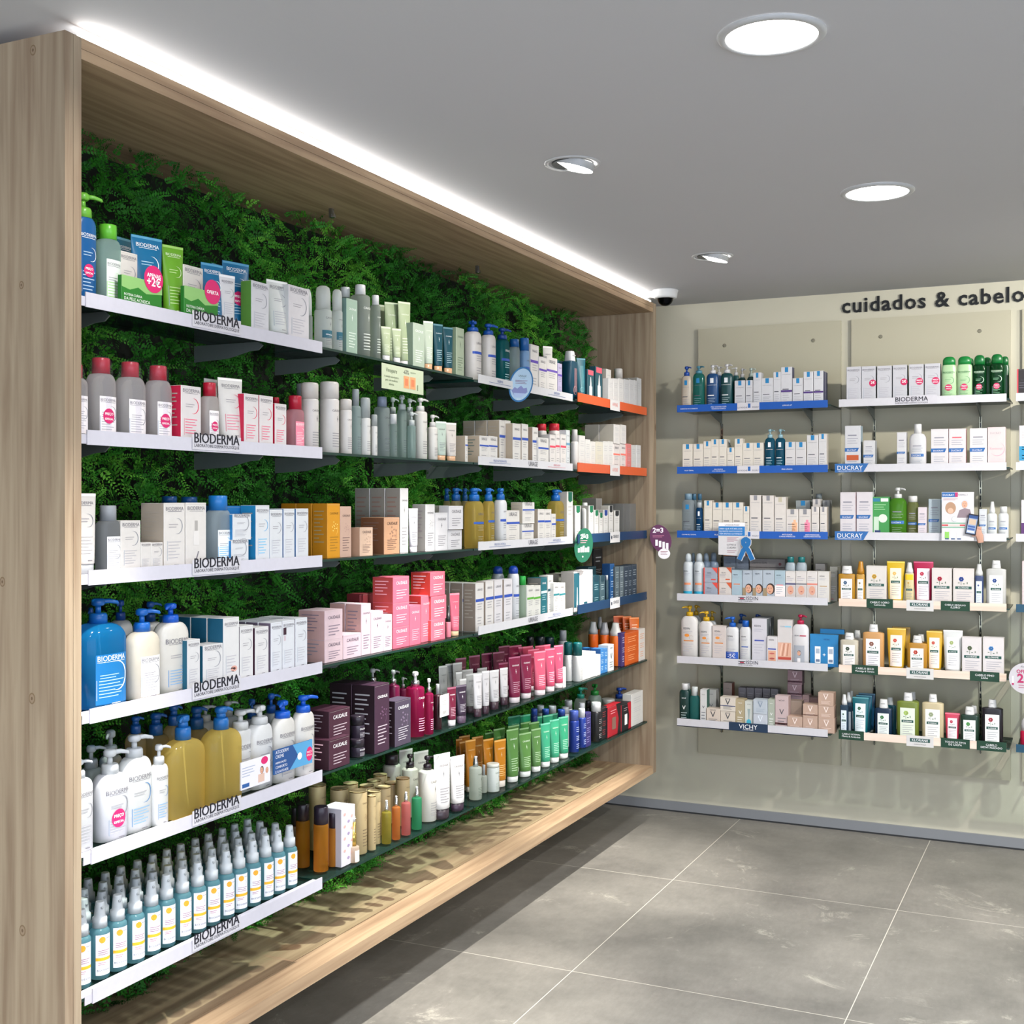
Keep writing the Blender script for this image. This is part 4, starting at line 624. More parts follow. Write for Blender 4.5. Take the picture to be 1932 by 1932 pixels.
('canister', 'L', 6, 3.1312, 0.17, 0.0531, 0.0531, 0.1962, 'gold paper canister, alone at the far left back', {'c': 'cdb687', 'cap': 'cbb27a', 'st': 'cau', 'tx': '4a3c30', 'flower': '9a7f5a'}),
('canister', 'L', 6, 3.298, 0.16, 0.0484, 0.0484, 0.1681, 'gold paper canister, back row above the largest one', {'c': 'cdb687', 'cap': 'cbb27a', 'st': 'cau', 'tx': '4a3c30', 'flower': '9a7f5a'}),
('canister', 'L', 6, 3.3482, 0.1306, 0.0482, 0.0482, 0.1536, 'gold paper canister, back row, fourth from left', {'c': 'cdb687', 'cap': 'cbb27a', 'st': 'cau', 'tx': '4a3c30', 'flower': '9a7f5a'}),
('canister', 'L', 6, 3.4687, 0.1773, 0.0487, 0.0487, 0.1404, 'gold paper canister, back row, fifth from left', {'c': 'cdb687', 'cap': 'cbb27a', 'st': 'cau', 'tx': '4a3c30', 'flower': '9a7f5a'}),
('canister', 'L', 6, 3.3637, 0.08, 0.0496, 0.0496, 0.15, 'gold paper canister, behind the olive spray', {'c': 'cdb687', 'cap': 'cbb27a', 'st': 'cau', 'tx': '4a3c30', 'flower': '9a7f5a'}),
('canister', 'L', 6, 3.5727, 0.19, 0.0507, 0.0507, 0.1346, 'gold paper canister, furthest back near the black pumps', {'c': 'cdb687', 'cap': 'cbb27a', 'st': 'cau', 'tx': '4a3c30', 'flower': '9a7f5a'}),
('canister', 'L', 6, 3.5018, 0.1267, 0.0496, 0.0496, 0.1312, 'gold paper canister, behind the amber spray', {'c': 'cdb687', 'cap': 'cbb27a', 'st': 'cau', 'tx': '4a3c30', 'flower': '9a7f5a'}),
('canister', 'L', 6, 3.4868, 0.08, 0.0457, 0.0457, 0.1534, 'gold paper canister, behind the pink spray', {'c': 'cdb687', 'cap': 'cbb27a', 'st': 'cau', 'tx': '4a3c30', 'flower': '9a7f5a'}),
('canister', 'L', 6, 3.2559, 0.05, 0.0407, 0.0407, 0.1633, 'gold paper canister, between the slim one and the olive spray', {'c': 'cdb687', 'cap': 'cbb27a', 'st': 'cau', 'tx': '4a3c30', 'flower': '9a7f5a'}),
('canister', 'L', 6, 3.5167, 0.215, 0.0476, 0.0476, 0.1492, 'gold paper canister, highest at the very back', {'c': 'cdb687', 'cap': 'cbb27a', 'st': 'cau', 'tx': '4a3c30', 'flower': '9a7f5a'}),
('round', 'L', 6, 3.2719, 0.0203, 0.0305, 0.0305, 0.1333, 'slim olive body spray', {'c': 'b8ae4a', 'm': 'gel2', 'cap': 'c9ccce', 'ct': 'nozzle', 'cw': 0.4, 'hb': 0.0992}),
('round', 'L', 6, 3.3241, 0.0184, 0.0265, 0.0265, 0.1361, 'slim amber body spray', {'c': 'e0944a', 'm': 'gel2', 'cap': 'c9ccce', 'ct': 'nozzle', 'cw': 0.4, 'hb': 0.1033}),
('round', 'L', 6, 3.3841, 0.0162, 0.0296, 0.0296, 0.1355, 'slim pink body spray', {'c': 'e08a86', 'm': 'gel2', 'cap': 'c9ccce', 'ct': 'nozzle', 'cw': 0.4, 'hb': 0.104}),
('round', 'L', 6, 3.4584, 0.0175, 0.0327, 0.0327, 0.1372, 'slim green body spray', {'c': '4fb888', 'm': 'gel2', 'cap': 'c9ccce', 'ct': 'nozzle', 'cw': 0.4, 'hb': 0.1034}),
('round', 'L', 6, 3.5694, 0.0261, 0.0606, 0.0606, 0.2143, 'white lotion bottle with black pump, front one', {'c': 'efebe2', 'cap': '2b2028', 'ct': 'pump', 'cw': 0.46, 'st': 'cau', 'hb': 0.1686}),
('round', 'L', 6, 3.5952, 0.11, 0.0555, 0.0555, 0.208, 'white lotion bottle with black pump, middle one', {'c': 'd8d4c8', 'cap': '2b2028', 'ct': 'pump', 'cw': 0.5, 'st': 'cau', 'hb': 0.1634}),
('round', 'L', 6, 3.5813, 0.1709, 0.0612, 0.0612, 0.205, 'white lotion jar with black top at the back', {'c': 'd0ccc0', 'cap': '2b2028', 'ct': 'cyl', 'cw': 0.75, 'st': 'cau', 'hb': 0.1715}),
('tube', 'L', 6, 3.6114, 0.004, 0.0736, 0.0405, 0.2167, 'white tube with black cap and silver top, left of two', {'c': 'efecea', 'cap': '3a3038', 'caph': 0.035, 'st': 'cau', 'r': 20}),
('tube', 'L', 6, 3.7279, 0.0087, 0.0683, 0.0376, 0.1874, 'white tube with plum cap at the glass end', {'c': 'f3f0ee', 'cap': '3a2a3c', 'caph': 0.028, 'st': 'cau', 'r': 20}),
('tube', 'L', 6, 3.6448, 0.1665, 0.0601, 0.0331, 0.2119, 'white tube behind the black pumps', {'c': 'cfcdc6', 'cap': '3a3038', 'st': 'cau', 'r': 20}),
('tube', 'L', 6, 3.7071, 0.14, 0.067, 0.0368, 0.1962, 'white tube behind the front black pump bottle', {'c': 'd8d6d0', 'cap': '3a3038', 'st': 'cau', 'r': 20}),
('bottle', 'L', 1, 3.8841, 0.02, 0.0694, 0.0555, 0.2118, 'white lotion bottle with blue pump, left of two', {'c': 'f1ebe6', 'cap': '1a5fc0', 'ct': 'pump', 'cw': 0.6, 'st': 'uri', 'hb': 0.1727, 'k': 0.8}),
('bottle', 'L', 1, 4.0032, 0.02, 0.0618, 0.0494, 0.2174, 'white lotion bottle with blue pump, right of two', {'c': 'f1ebe6', 'cap': '1a5fc0', 'ct': 'pump', 'cw': 0.62, 'st': 'uri', 'hb': 0.1757, 'k': 0.8}),
('bottle', 'L', 1, 4.1183, 0.02, 0.068, 0.0476, 0.2175, 'teal cleansing gel bottle with navy pump', {'c': '1c8f98', 'm': 'gel2', 'cap': '16489a', 'ct': 'pump', 'cw': 0.55, 'st': 'uri', 'tx': 'ffffff', 'hb': 0.1737, 'k': 0.7}),
('bottle', 'L', 1, 4.2137, 0.02, 0.0515, 0.036, 0.1866, 'clear water bottle with dark blue cap', {'c': 'a9c3cc', 'm': 'clear', 'cap': '1560a8', 'ct': 'cyl', 'cw': 0.85, 'hb': 0.1566, 'k': 0.7}),
('bottle', 'L', 1, 4.2934, 0.015, 0.0455, 0.0364, 0.2003, 'sky blue bottle with wide blue cap', {'c': '7fa9d6', 'cap': '1b68b4', 'ct': 'cyl', 'cw': 0.95, 'st': 'uri', 'hb': 0.1507, 'k': 0.8}),
('box', 'L', 1, 4.3642, 0.02, 0.0787, 0.04, 0.1817, 'tall white carton with purple band', {'c': 'f1edea', 'st': 'uri', 'acc': '5b3fa8'}),
('box', 'L', 1, 4.4321, 0.015, 0.0733, 0.04, 0.1407, 'short white carton with purple band', {'c': 'f4f0ec', 'st': 'uri', 'acc': '5b3fa8'}),
('tube', 'L', 1, 4.587, 0.05, 0.0463, 0.0255, 0.205, 'white tube behind the purple-band cartons', {'c': 'f0ece6', 'cap': 'f0ece6', 'st': 'uri', 'r': 35}),
('box', 'L', 1, 4.5239, 0.015, 0.1059, 0.04, 0.1494, 'white carton with purple band beside the lilac one', {'c': 'f4f0ec', 'st': 'uri', 'acc': '6a4fb0'}),
('box', 'L', 1, 4.6044, 0.015, 0.0436, 0.04, 0.1344, 'narrow lilac and white carton', {'c': 'cfc4e8', 'st': 'uri', 'acc': '6a4fb0'}),
('box', 'L', 1, 4.768, 0.08, 0.0655, 0.04, 0.1653, 'teal carton behind the narrow lilac one', {'c': '2d8a98', 'st': 'plain'}),
('bottle', 'L', 1, 4.7683, 0.015, 0.081, 0.0486, 0.2036, 'dark teal shampoo bottle with white flip cap', {'c': '0f4a62', 'cap': 'eeeef0', 'ct': 'flip', 'cw': 0.6, 'st': 'vert', 'tx': 'd9a0a0', 'hb': 0.161, 'k': 0.6}),
('tube', 'L', 1, 4.9001, 0.03, 0.0462, 0.0254, 0.1894, 'teal tube carton with line drawing', {'c': '1b6678', 'cap': '1b6678', 'caph': 0.01, 'st': 'vert', 'tx': '7fc0c4', 'r': 35}),
('box', 'L', 2, 3.9015, 0.01, 0.0718, 0.08, 0.0966, 'low white two-box pack, left half', {'c': 'f4f1ec', 's': 'cdbca6', 'st': 'uri'}),
('box', 'L', 2, 3.9744, 0.01, 0.0704, 0.05, 0.0987, 'low white two-box pack, right half', {'c': 'f4f1ec', 's': 'cdbca6', 'st': 'uri'}),
('box', 'L', 2, 4.1327, 0.05, 0.0475, 0.05, 0.1682, 'tall white carton with blue band, left of two', {'c': 'f2eee8', 's': 'cdbca6', 'st': 'uri', 'q': 3}),
('box', 'L', 2, 4.1836, 0.05, 0.0465, 0.05, 0.1701, 'tall white carton with blue band, right of two', {'c': 'f2eee8', 's': 'cdbca6', 'st': 'uri'}),
('box', 'L', 2, 4.198, 0.02, 0.0709, 0.04, 0.1581, 'slim white carton with blue band, first of two', {'c': 'f4f1ec', 's': 'cdbca6', 'st': 'uri'}),
('box', 'L', 2, 4.2728, 0.02, 0.0588, 0.04, 0.1613, 'slim white carton with blue band, second of two', {'c': 'f4f1ec', 's': 'cdbca6', 'st': 'uri'}),
('box', 'L', 2, 4.3698, 0.02, 0.0526, 0.04, 0.1541, 'white carton with blue band and beige side', {'c': 'f4f1ec', 's': 'cdb6a0', 'st': 'uri'}),
('box', 'L', 2, 4.4304, 0.012, 0.1003, 0.04, 0.1161, 'wide low white carton with blue marks', {'c': 'f4f1ec', 'st': 'uri'}),
('bottle', 'L', 2, 4.6084, 0.08, 0.0516, 0.0387, 0.1835, 'red-capped white bottle, left of two', {'c': 'f2ece8', 'cap': 'e0293e', 'ct': 'cyl', 'cw': 0.95, 'st': 'uri', 'acc': 'e24a60', 'hb': 0.1554}),
('bottle', 'L', 2, 4.6747, 0.05, 0.0569, 0.0426, 0.1875, 'red-capped white bottle, right of two', {'c': 'f2ece8', 'cap': 'e0293e', 'ct': 'cyl', 'cw': 0.95, 'st': 'uri', 'acc': 'e24a60', 'hb': 0.1583}),
('box', 'L', 2, 4.5297, 0.015, 0.0559, 0.04, 0.1331, 'short white carton with pink-red band', {'c': 'f6f0ec', 'st': 'uri', 'acc': 'e24a60'}),
('box', 'L', 2, 4.5961, 0.02, 0.0469, 0.04, 0.1402, 'white carton with pink-red band, middle one', {'c': 'f6f0ec', 'st': 'uri', 'acc': 'e24a60'}),
('box', 'L', 2, 4.6409, 0.015, 0.057, 0.04, 0.1402, 'white carton with pink-red band at right', {'c': 'f6f0ec', 'st': 'uri', 'acc': 'e24a60'}),
('box', 'L', 2, 4.7039, 0.02, 0.038, 0.04, 0.1618, 'narrow white and pale blue carton', {'c': 'eef2f4', 'st': 'uri', 'acc': '6a9ab8'}),
('bottle', 'L', 3, 3.9008, 0.15, 0.0279, 0.0224, 0.2118, 'yellow oil bottle with blue cap in the back, third', {'c': 'c9b24a', 'm': 'clear', 'cap': '1b66b4', 'ct': 'pumpc', 'cw': 0.7, 'hb': 0.166, 'k': 0.8}),
('bottle', 'L', 3, 3.8905, 0.1, 0.0464, 0.0371, 0.2123, 'yellow oil bottle with blue cap in the back, fourth', {'c': 'c9b24a', 'm': 'clear', 'cap': '1b66b4', 'ct': 'pumpc', 'cw': 0.7, 'hb': 0.1659, 'k': 0.8}),
('bottle', 'L', 3, 4.0055, 0.13, 0.0301, 0.0241, 0.213, 'yellow oil bottle with blue cap in the back, fifth', {'c': 'c9b24a', 'm': 'clear', 'cap': '1b66b4', 'ct': 'pumpc', 'cw': 0.7, 'hb': 0.1663, 'k': 0.8}),
('bottle', 'L', 3, 3.9004, 0.02, 0.0761, 0.0609, 0.212, 'yellow cleansing oil bottle with blue pump, left of two', {'c': 'f0d878', 'm': 'gel3', 'cap': '1b74cc', 'ct': 'pumpc', 'cw': 0.52, 'st': 'uri', 'acc': '2a5ab0', 'hb': 0.165, 'k': 0.8}),
('bottle', 'L', 3, 3.9946, 0.02, 0.0488, 0.039, 0.2131, 'yellow cleansing oil bottle with blue pump, right of two', {'c': 'f0d878', 'm': 'gel3', 'cap': '1b74cc', 'ct': 'pumpc', 'cw': 0.6, 'st': 'uri', 'acc': '2a5ab0', 'hb': 0.1653, 'k': 0.8}),
('bottle', 'L', 3, 4.0994, 0.02, 0.0545, 0.0436, 0.2136, 'white lotion bottle with blue pump and blue band', {'c': 'eff0f2', 'cap': '1b74cc', 'ct': 'pumpc', 'cw': 0.6, 'st': 'uri', 'hb': 0.1698, 'k': 0.8}),
('box', 'L', 3, 4.1603, 0.018, 0.1151, 0.04, 0.131, 'white carton topped by a folded paper bow', {'c': 'f2eee8', 'st': 'uri'}),
('box', 'L', 3, 4.2956, 0.018, 0.1074, 0.04, 0.0779, 'small white carton with blue band under a twin', {'c': 'f4f1ec', 'st': 'uri'}),
('box', 'L', 3, 4.2971, 0.016, 0.1107, 0.05, 0.0814, 'small white carton with blue band on its twin', {'c': 'f4f1ec', 's': 'd8ccb8', 'st': 'uri', 'lift': 0.0802}),
('box', 'L', 3, 4.4273, 0.02, 0.0632, 0.04, 0.1353, 'white carton with blue band left of an equal one', {'c': 'f4f0ea', 's': 'd0c0ac', 'st': 'uri'}),
('box', 'L', 3, 4.4947, 0.02, 0.0671, 0.04, 0.1342, 'white carton with blue band right of an equal one', {'c': 'f4f0ea', 's': 'd0c0ac', 'st': 'uri'}),
('box', 'L', 3, 4.5408, 0.015, 0.0412, 0.03, 0.1154, 'shortest white carton beside the yellow oil', {'c': 'f4f0ea', 'st': 'uri'}),
('bottle', 'L', 3, 4.6669, 0.03, 0.0779, 0.0623, 0.2157, 'yellow oil bottle with blue cap near the shelf end', {'c': 'f0d878', 'm': 'gel3', 'cap': '1b74cc', 'ct': 'pumpc', 'cw': 0.5, 'st': 'uri', 'acc': '2a5ab0', 'hb': 0.1679, 'k': 0.8}),
('box', 'L', 3, 4.7237, 0.02, 0.0628, 0.05, 0.2065, 'tall white carton with dark green top tab', {'c': 'f2f0ea', 's': 'cfc8ba', 'st': 'tab', 'acc': '14604a'}),
('box', 'L', 4, 3.886, 0.02, 0.0638, 0.05, 0.171, 'tall white carton with blue band and beige side', {'c': 'f4f0ec', 's': 'a8988a', 'st': 'uri', 'q': 3}),
('box', 'L', 4, 3.9657, 0.02, 0.064, 0.04, 0.1735, 'white carton with blue band, second in line', {'c': 'f4f0ec', 's': 'c8b8a8', 'st': 'uri'}),
('box', 'L', 4, 4.0388, 0.02, 0.0669, 0.04, 0.1735, 'white carton with blue band, third in line', {'c': 'f0edf0', 's': 'c8b8a8', 'st': 'uri'}),
('box', 'L', 4, 4.1222, 0.02, 0.0702, 0.04, 0.1719, 'white carton with blue band beside the spray can', {'c': 'f0edf0', 's': 'c8b8a8', 'st': 'uri'}),
('can', 'L', 4, 4.2486, 0.1, 0.0498, 0.0498, 0.2125, 'white spray can with blue cap, rear one', {'c': 'c9d0d2', 'cap': '2450b0', 'ct': 'dome', 'cw': 0.75, 'rs': 1, 'hb': 0.1836}),
('can', 'L', 4, 4.2356, 0.03, 0.045, 0.045, 0.216, 'white spray can with blue cap, front one', {'c': 'eef0f4', 'cap': '1f4fc0', 'ct': 'dome', 'cw': 0.8, 'st': 'uri', 'rs': 1, 'hb': 0.186}),
('bottle', 'L', 4, 4.2809, 0.02, 0.0344, 0.0275, 0.1743, 'pale green bottle with bright green cap', {'c': 'a9c8a8', 'm': 'clear', 'cap': '2bb84a', 'ct': 'cyl', 'cw': 0.7, 'hb': 0.1397, 'k': 0.8}),
('box', 'L', 4, 4.3123, 0.015, 0.0606, 0.04, 0.1361, 'white carton with green band, left of two', {'c': 'f2f2ea', 'st': 'uri', 'acc': '5aa838'}),
('box', 'L', 4, 4.3769, 0.015, 0.0643, 0.04, 0.1323, 'white carton with green band, right of two', {'c': 'f2f2ea', 'st': 'uri', 'acc': '5aa838'}),
('box', 'L', 4, 4.4545, 0.02, 0.0593, 0.06, 0.1595, 'tall teal carton', {'c': '1f7a88', 's': '8a8a84', 'st': 'uri', 'tx': 'ffffff', 'acc': 'cfe6e6'}),
('box', 'L', 4, 4.5428, 0.03, 0.0528, 0.04, 0.1638, 'tall white carton with dark band beside teal one', {'c': 'f2f0ea', 'st': 'uri', 'acc': '1d4a5a'}),
('box', 'L', 4, 4.5687, 0.015, 0.0571, 0.04, 0.1324, 'short white carton with teal band, left of two', {'c': 'f2f0ea', 'st': 'uri', 'acc': '2a8088'}),
('box', 'L', 4, 4.6307, 0.015, 0.0597, 0.04, 0.1279, 'short white carton with teal band, right of two', {'c': 'f2f0ea', 'st': 'uri', 'acc': '2a8088'}),
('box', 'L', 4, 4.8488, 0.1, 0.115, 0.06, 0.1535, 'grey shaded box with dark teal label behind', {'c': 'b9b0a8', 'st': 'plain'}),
('box', 'L', 4, 4.8552, 0.012, 0.2137, 0.06, 0.1676, 'big white box with dark teal stripe', {'c': 'efe9e6', 's': 'cfc8c0', 'st': 'bigbox', 'acc': '1b5866'}),
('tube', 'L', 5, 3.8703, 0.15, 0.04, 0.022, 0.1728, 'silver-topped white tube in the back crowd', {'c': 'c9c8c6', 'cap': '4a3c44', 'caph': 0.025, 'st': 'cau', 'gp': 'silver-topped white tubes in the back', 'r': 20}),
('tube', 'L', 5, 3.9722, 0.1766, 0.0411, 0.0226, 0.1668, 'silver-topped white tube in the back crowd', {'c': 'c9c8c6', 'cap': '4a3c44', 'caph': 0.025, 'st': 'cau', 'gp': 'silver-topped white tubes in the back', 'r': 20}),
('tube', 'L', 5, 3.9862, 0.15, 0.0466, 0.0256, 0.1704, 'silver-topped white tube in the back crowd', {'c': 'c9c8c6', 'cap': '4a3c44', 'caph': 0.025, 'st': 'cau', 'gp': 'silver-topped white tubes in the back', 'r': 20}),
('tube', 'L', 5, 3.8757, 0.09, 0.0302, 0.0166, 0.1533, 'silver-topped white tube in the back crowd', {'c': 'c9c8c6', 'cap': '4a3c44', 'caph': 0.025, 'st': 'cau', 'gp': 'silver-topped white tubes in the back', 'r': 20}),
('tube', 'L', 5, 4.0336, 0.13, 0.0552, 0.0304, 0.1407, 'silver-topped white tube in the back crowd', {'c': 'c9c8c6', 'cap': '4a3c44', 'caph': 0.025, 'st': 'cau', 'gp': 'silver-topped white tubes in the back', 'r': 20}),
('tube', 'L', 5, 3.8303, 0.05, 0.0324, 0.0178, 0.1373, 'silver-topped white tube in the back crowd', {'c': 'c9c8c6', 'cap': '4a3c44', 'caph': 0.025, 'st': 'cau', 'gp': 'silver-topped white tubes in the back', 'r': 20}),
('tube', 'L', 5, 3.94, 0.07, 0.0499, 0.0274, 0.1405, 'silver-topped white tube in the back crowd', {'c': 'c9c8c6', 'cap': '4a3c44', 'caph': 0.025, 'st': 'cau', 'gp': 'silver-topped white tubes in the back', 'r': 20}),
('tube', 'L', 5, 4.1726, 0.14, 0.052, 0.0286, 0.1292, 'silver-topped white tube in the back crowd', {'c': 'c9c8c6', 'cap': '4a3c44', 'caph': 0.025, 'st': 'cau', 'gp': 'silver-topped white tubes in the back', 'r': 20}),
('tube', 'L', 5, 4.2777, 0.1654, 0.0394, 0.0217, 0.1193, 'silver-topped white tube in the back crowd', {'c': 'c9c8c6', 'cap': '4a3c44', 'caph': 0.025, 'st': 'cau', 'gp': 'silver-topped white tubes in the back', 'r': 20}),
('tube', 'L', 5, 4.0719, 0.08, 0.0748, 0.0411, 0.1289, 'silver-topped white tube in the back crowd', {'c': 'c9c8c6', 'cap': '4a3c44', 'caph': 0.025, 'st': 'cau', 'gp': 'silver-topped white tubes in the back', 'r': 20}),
('tube', 'L', 5, 3.8716, 0.0101, 0.0416, 0.0229, 0.1516, 'front white tube with plum cap, first from left', {'c': 'ece9ea', 'cap': '46303c', 'caph': 0.03, 'st': 'cau', 'r': 20}),
('tube', 'L', 5, 3.9384, 0.0134, 0.0362, 0.0199, 0.1536, 'front white tube with plum cap, second from left', {'c': 'ece9ea', 'cap': '46303c', 'caph': 0.03, 'st': 'cau', 'r': 20}),
('tube', 'L', 5, 4.0383, 0.0244, 0.0484, 0.0266, 0.1436, 'front white tube with plum cap, third from left', {'c': 'ece9ea', 'cap': '46303c', 'caph': 0.03, 'st': 'cau', 'r': 20}),
('tube', 'L', 5, 4.1438, 0.0375, 0.0417, 0.0229, 0.1386, 'front white tube with plum cap, fourth from left', {'c': 'ece9ea', 'cap': '46303c', 'caph': 0.03, 'st': 'cau', 'r': 20}),
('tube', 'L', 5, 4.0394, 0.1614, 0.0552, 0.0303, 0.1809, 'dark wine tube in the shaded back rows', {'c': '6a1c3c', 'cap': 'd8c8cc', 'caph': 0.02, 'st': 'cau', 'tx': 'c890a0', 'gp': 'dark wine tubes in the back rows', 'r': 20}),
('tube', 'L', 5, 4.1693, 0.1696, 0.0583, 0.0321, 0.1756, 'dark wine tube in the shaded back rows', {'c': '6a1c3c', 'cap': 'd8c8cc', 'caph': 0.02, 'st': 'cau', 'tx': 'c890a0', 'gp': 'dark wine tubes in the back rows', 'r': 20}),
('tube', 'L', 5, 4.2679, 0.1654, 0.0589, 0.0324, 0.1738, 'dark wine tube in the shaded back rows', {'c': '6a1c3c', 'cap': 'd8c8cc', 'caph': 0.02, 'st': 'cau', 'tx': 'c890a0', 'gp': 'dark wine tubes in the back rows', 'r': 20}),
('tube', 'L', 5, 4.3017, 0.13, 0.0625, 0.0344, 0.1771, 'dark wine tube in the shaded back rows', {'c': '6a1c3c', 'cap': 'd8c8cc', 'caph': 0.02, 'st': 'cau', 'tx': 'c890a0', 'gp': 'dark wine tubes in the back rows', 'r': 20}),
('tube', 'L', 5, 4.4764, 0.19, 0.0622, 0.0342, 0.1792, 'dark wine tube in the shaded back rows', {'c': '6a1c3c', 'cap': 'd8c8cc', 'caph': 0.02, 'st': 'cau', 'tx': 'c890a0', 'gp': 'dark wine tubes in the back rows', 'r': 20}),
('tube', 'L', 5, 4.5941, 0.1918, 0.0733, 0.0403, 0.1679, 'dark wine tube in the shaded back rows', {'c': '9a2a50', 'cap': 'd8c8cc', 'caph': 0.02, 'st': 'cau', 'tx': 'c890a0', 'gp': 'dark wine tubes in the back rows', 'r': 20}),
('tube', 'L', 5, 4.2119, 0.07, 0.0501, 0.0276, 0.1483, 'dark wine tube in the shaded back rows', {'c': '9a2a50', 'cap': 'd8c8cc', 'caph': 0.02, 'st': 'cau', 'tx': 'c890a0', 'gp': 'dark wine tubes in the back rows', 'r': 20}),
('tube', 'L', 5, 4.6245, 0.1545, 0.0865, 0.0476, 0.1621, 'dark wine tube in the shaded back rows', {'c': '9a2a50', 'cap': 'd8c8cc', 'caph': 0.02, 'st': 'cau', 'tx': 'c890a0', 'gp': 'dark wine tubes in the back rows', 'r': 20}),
('tube', 'L', 5, 4.2106, 0.019, 0.0632, 0.0348, 0.1741, 'wine red tube with white cap, left of two', {'c': '8a1f48', 'cap': 'e6dcde', 'caph': 0.022, 'st': 'cau', 'tx': 'ffffff', 'r': 20}),
('tube', 'L', 5, 4.325, 0.0241, 0.0612, 0.0337, 0.1699, 'wine red tube with white cap, right of two', {'c': '8a1f48', 'cap': 'e6dcde', 'caph': 0.022, 'st': 'cau', 'tx': 'ffffff', 'r': 20}),
('tube', 'L', 5, 4.5259, 0.08, 0.0667, 0.0367, 0.1658, 'rose pink tube in the row behind', {'c': 'd8486a', 'cap': 'f0dde0', 'caph': 0.02, 'st': 'cau', 'tx': 'ffd0d8', 'gp': 'rose pink tubes behind the front ones', 'r': 20}),
('tube', 'L', 5, 4.6353, 0.08, 0.0923, 0.0508, 0.1702, 'rose pink tube in the row behind', {'c': 'd8486a', 'cap': 'f0dde0', 'caph': 0.02, 'st': 'cau', 'tx': 'ffd0d8', 'gp': 'rose pink tubes behind the front ones', 'r': 20}),
('tube', 'L', 5, 4.5541, 0.12, 0.0609, 0.0335, 0.1724, 'rose pink tube in the row behind', {'c': 'd8486a', 'cap': 'f0dde0', 'caph': 0.02, 'st': 'cau', 'tx': 'ffd0d8', 'gp': 'rose pink tubes behind the front ones', 'r': 20}),
('tube', 'L', 5, 4.4234, 0.0065, 0.0678, 0.0373, 0.1722, 'rose pink tube with white cap, first of three', {'c': 'ec6280', 'cap': 'f2e4e6', 'caph': 0.022, 'st': 'cau', 'tx': 'ffffff', 'r': 20}),
('tube', 'L', 5, 4.5244, 0.0099, 0.0568, 0.0312, 0.1717, 'rose pink tube with white cap, second of three', {'c': 'e0587a', 'cap': 'f2e4e6', 'caph': 0.022, 'st': 'cau', 'tx': 'ffffff', 'r': 20}),
('tube', 'L', 5, 4.6226, 0.0145, 0.0551, 0.0303, 0.1748, 'rose pink tube with white cap, third of three', {'c': 'e0587a', 'cap': 'f2e4e6', 'caph': 0.022, 'st': 'cau', 'tx': 'ffffff', 'r': 20}),
('box', 'L', 5, 4.6463, 0.012, 0.0299, 0.03, 0.0822, 'narrow white carton after the rose pink tubes', {'c': 'f2ecec', 'st': 'plain'}),
('round', 'L', 6, 3.8989, 0.0209, 0.0454, 0.0454, 0.1525, 'frosted round bottle with silver spray cap, front', {'c': 'b9c8b8', 'm': 'frost', 'cap': 'b4b8ba', 'ct': 'nozzle', 'cw': 0.42, 'st': 'cau', 'tx': '4a5a4a', 'hb': 0.1164}),
('round', 'L', 6, 4.0019, 0.05, 0.0248, 0.0248, 0.1004, 'frosted smaller bottle with silver cap', {'c': 'b9c8b8', 'm': 'frost', 'cap': 'b4b8ba', 'ct': 'cyl', 'cw': 0.5, 'hb': 0.0623}),
('round', 'L', 6, 4.0136, 0.1297, 0.0385, 0.0385, 0.1385, 'frosted bottle with silver cap behind the front one', {'c': 'a4b4a4', 'm': 'frost', 'cap': 'b4b8ba', 'ct': 'cyl', 'cw': 0.4, 'hb': 0.098}),
('round', 'L', 6, 4.0341, 0.0169, 0.0482, 0.0482, 0.1019, 'white round container with cream lid', {'c': 'e9f0ea', 'cap': 'eef0e4', 'ct': 'cyl', 'cw': 1.0, 'st': 'cau', 'tx': '6a7a6a', 'hb': 0.0885}),
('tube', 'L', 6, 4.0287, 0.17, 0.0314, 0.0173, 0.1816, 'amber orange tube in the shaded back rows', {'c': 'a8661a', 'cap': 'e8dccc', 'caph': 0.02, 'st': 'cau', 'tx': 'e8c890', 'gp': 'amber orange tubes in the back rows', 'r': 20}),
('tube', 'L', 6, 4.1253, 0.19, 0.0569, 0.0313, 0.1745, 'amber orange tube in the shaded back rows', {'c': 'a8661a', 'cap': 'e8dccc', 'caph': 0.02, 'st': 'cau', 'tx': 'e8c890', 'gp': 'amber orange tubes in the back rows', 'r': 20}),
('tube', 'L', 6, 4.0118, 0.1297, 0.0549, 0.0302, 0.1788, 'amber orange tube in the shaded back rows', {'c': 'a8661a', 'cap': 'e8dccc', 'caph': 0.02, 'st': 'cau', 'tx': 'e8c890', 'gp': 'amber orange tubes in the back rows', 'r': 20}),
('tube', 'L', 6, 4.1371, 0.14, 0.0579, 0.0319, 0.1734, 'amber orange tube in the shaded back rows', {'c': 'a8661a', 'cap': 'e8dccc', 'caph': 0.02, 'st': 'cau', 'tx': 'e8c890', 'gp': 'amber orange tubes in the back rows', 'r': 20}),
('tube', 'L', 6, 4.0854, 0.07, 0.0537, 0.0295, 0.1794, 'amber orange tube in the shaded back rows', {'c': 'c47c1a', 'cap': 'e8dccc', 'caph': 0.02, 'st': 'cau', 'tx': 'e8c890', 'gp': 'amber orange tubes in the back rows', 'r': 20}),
('tube', 'L', 6, 3.9968, 0.1, 0.0522, 0.0287, 0.1886, 'amber orange tube in the shaded back rows', {'c': 'c47c1a', 'cap': 'e8dccc', 'caph': 0.02, 'st': 'cau', 'tx': 'e8c890', 'gp': 'amber orange tubes in the back rows', 'r': 20}),
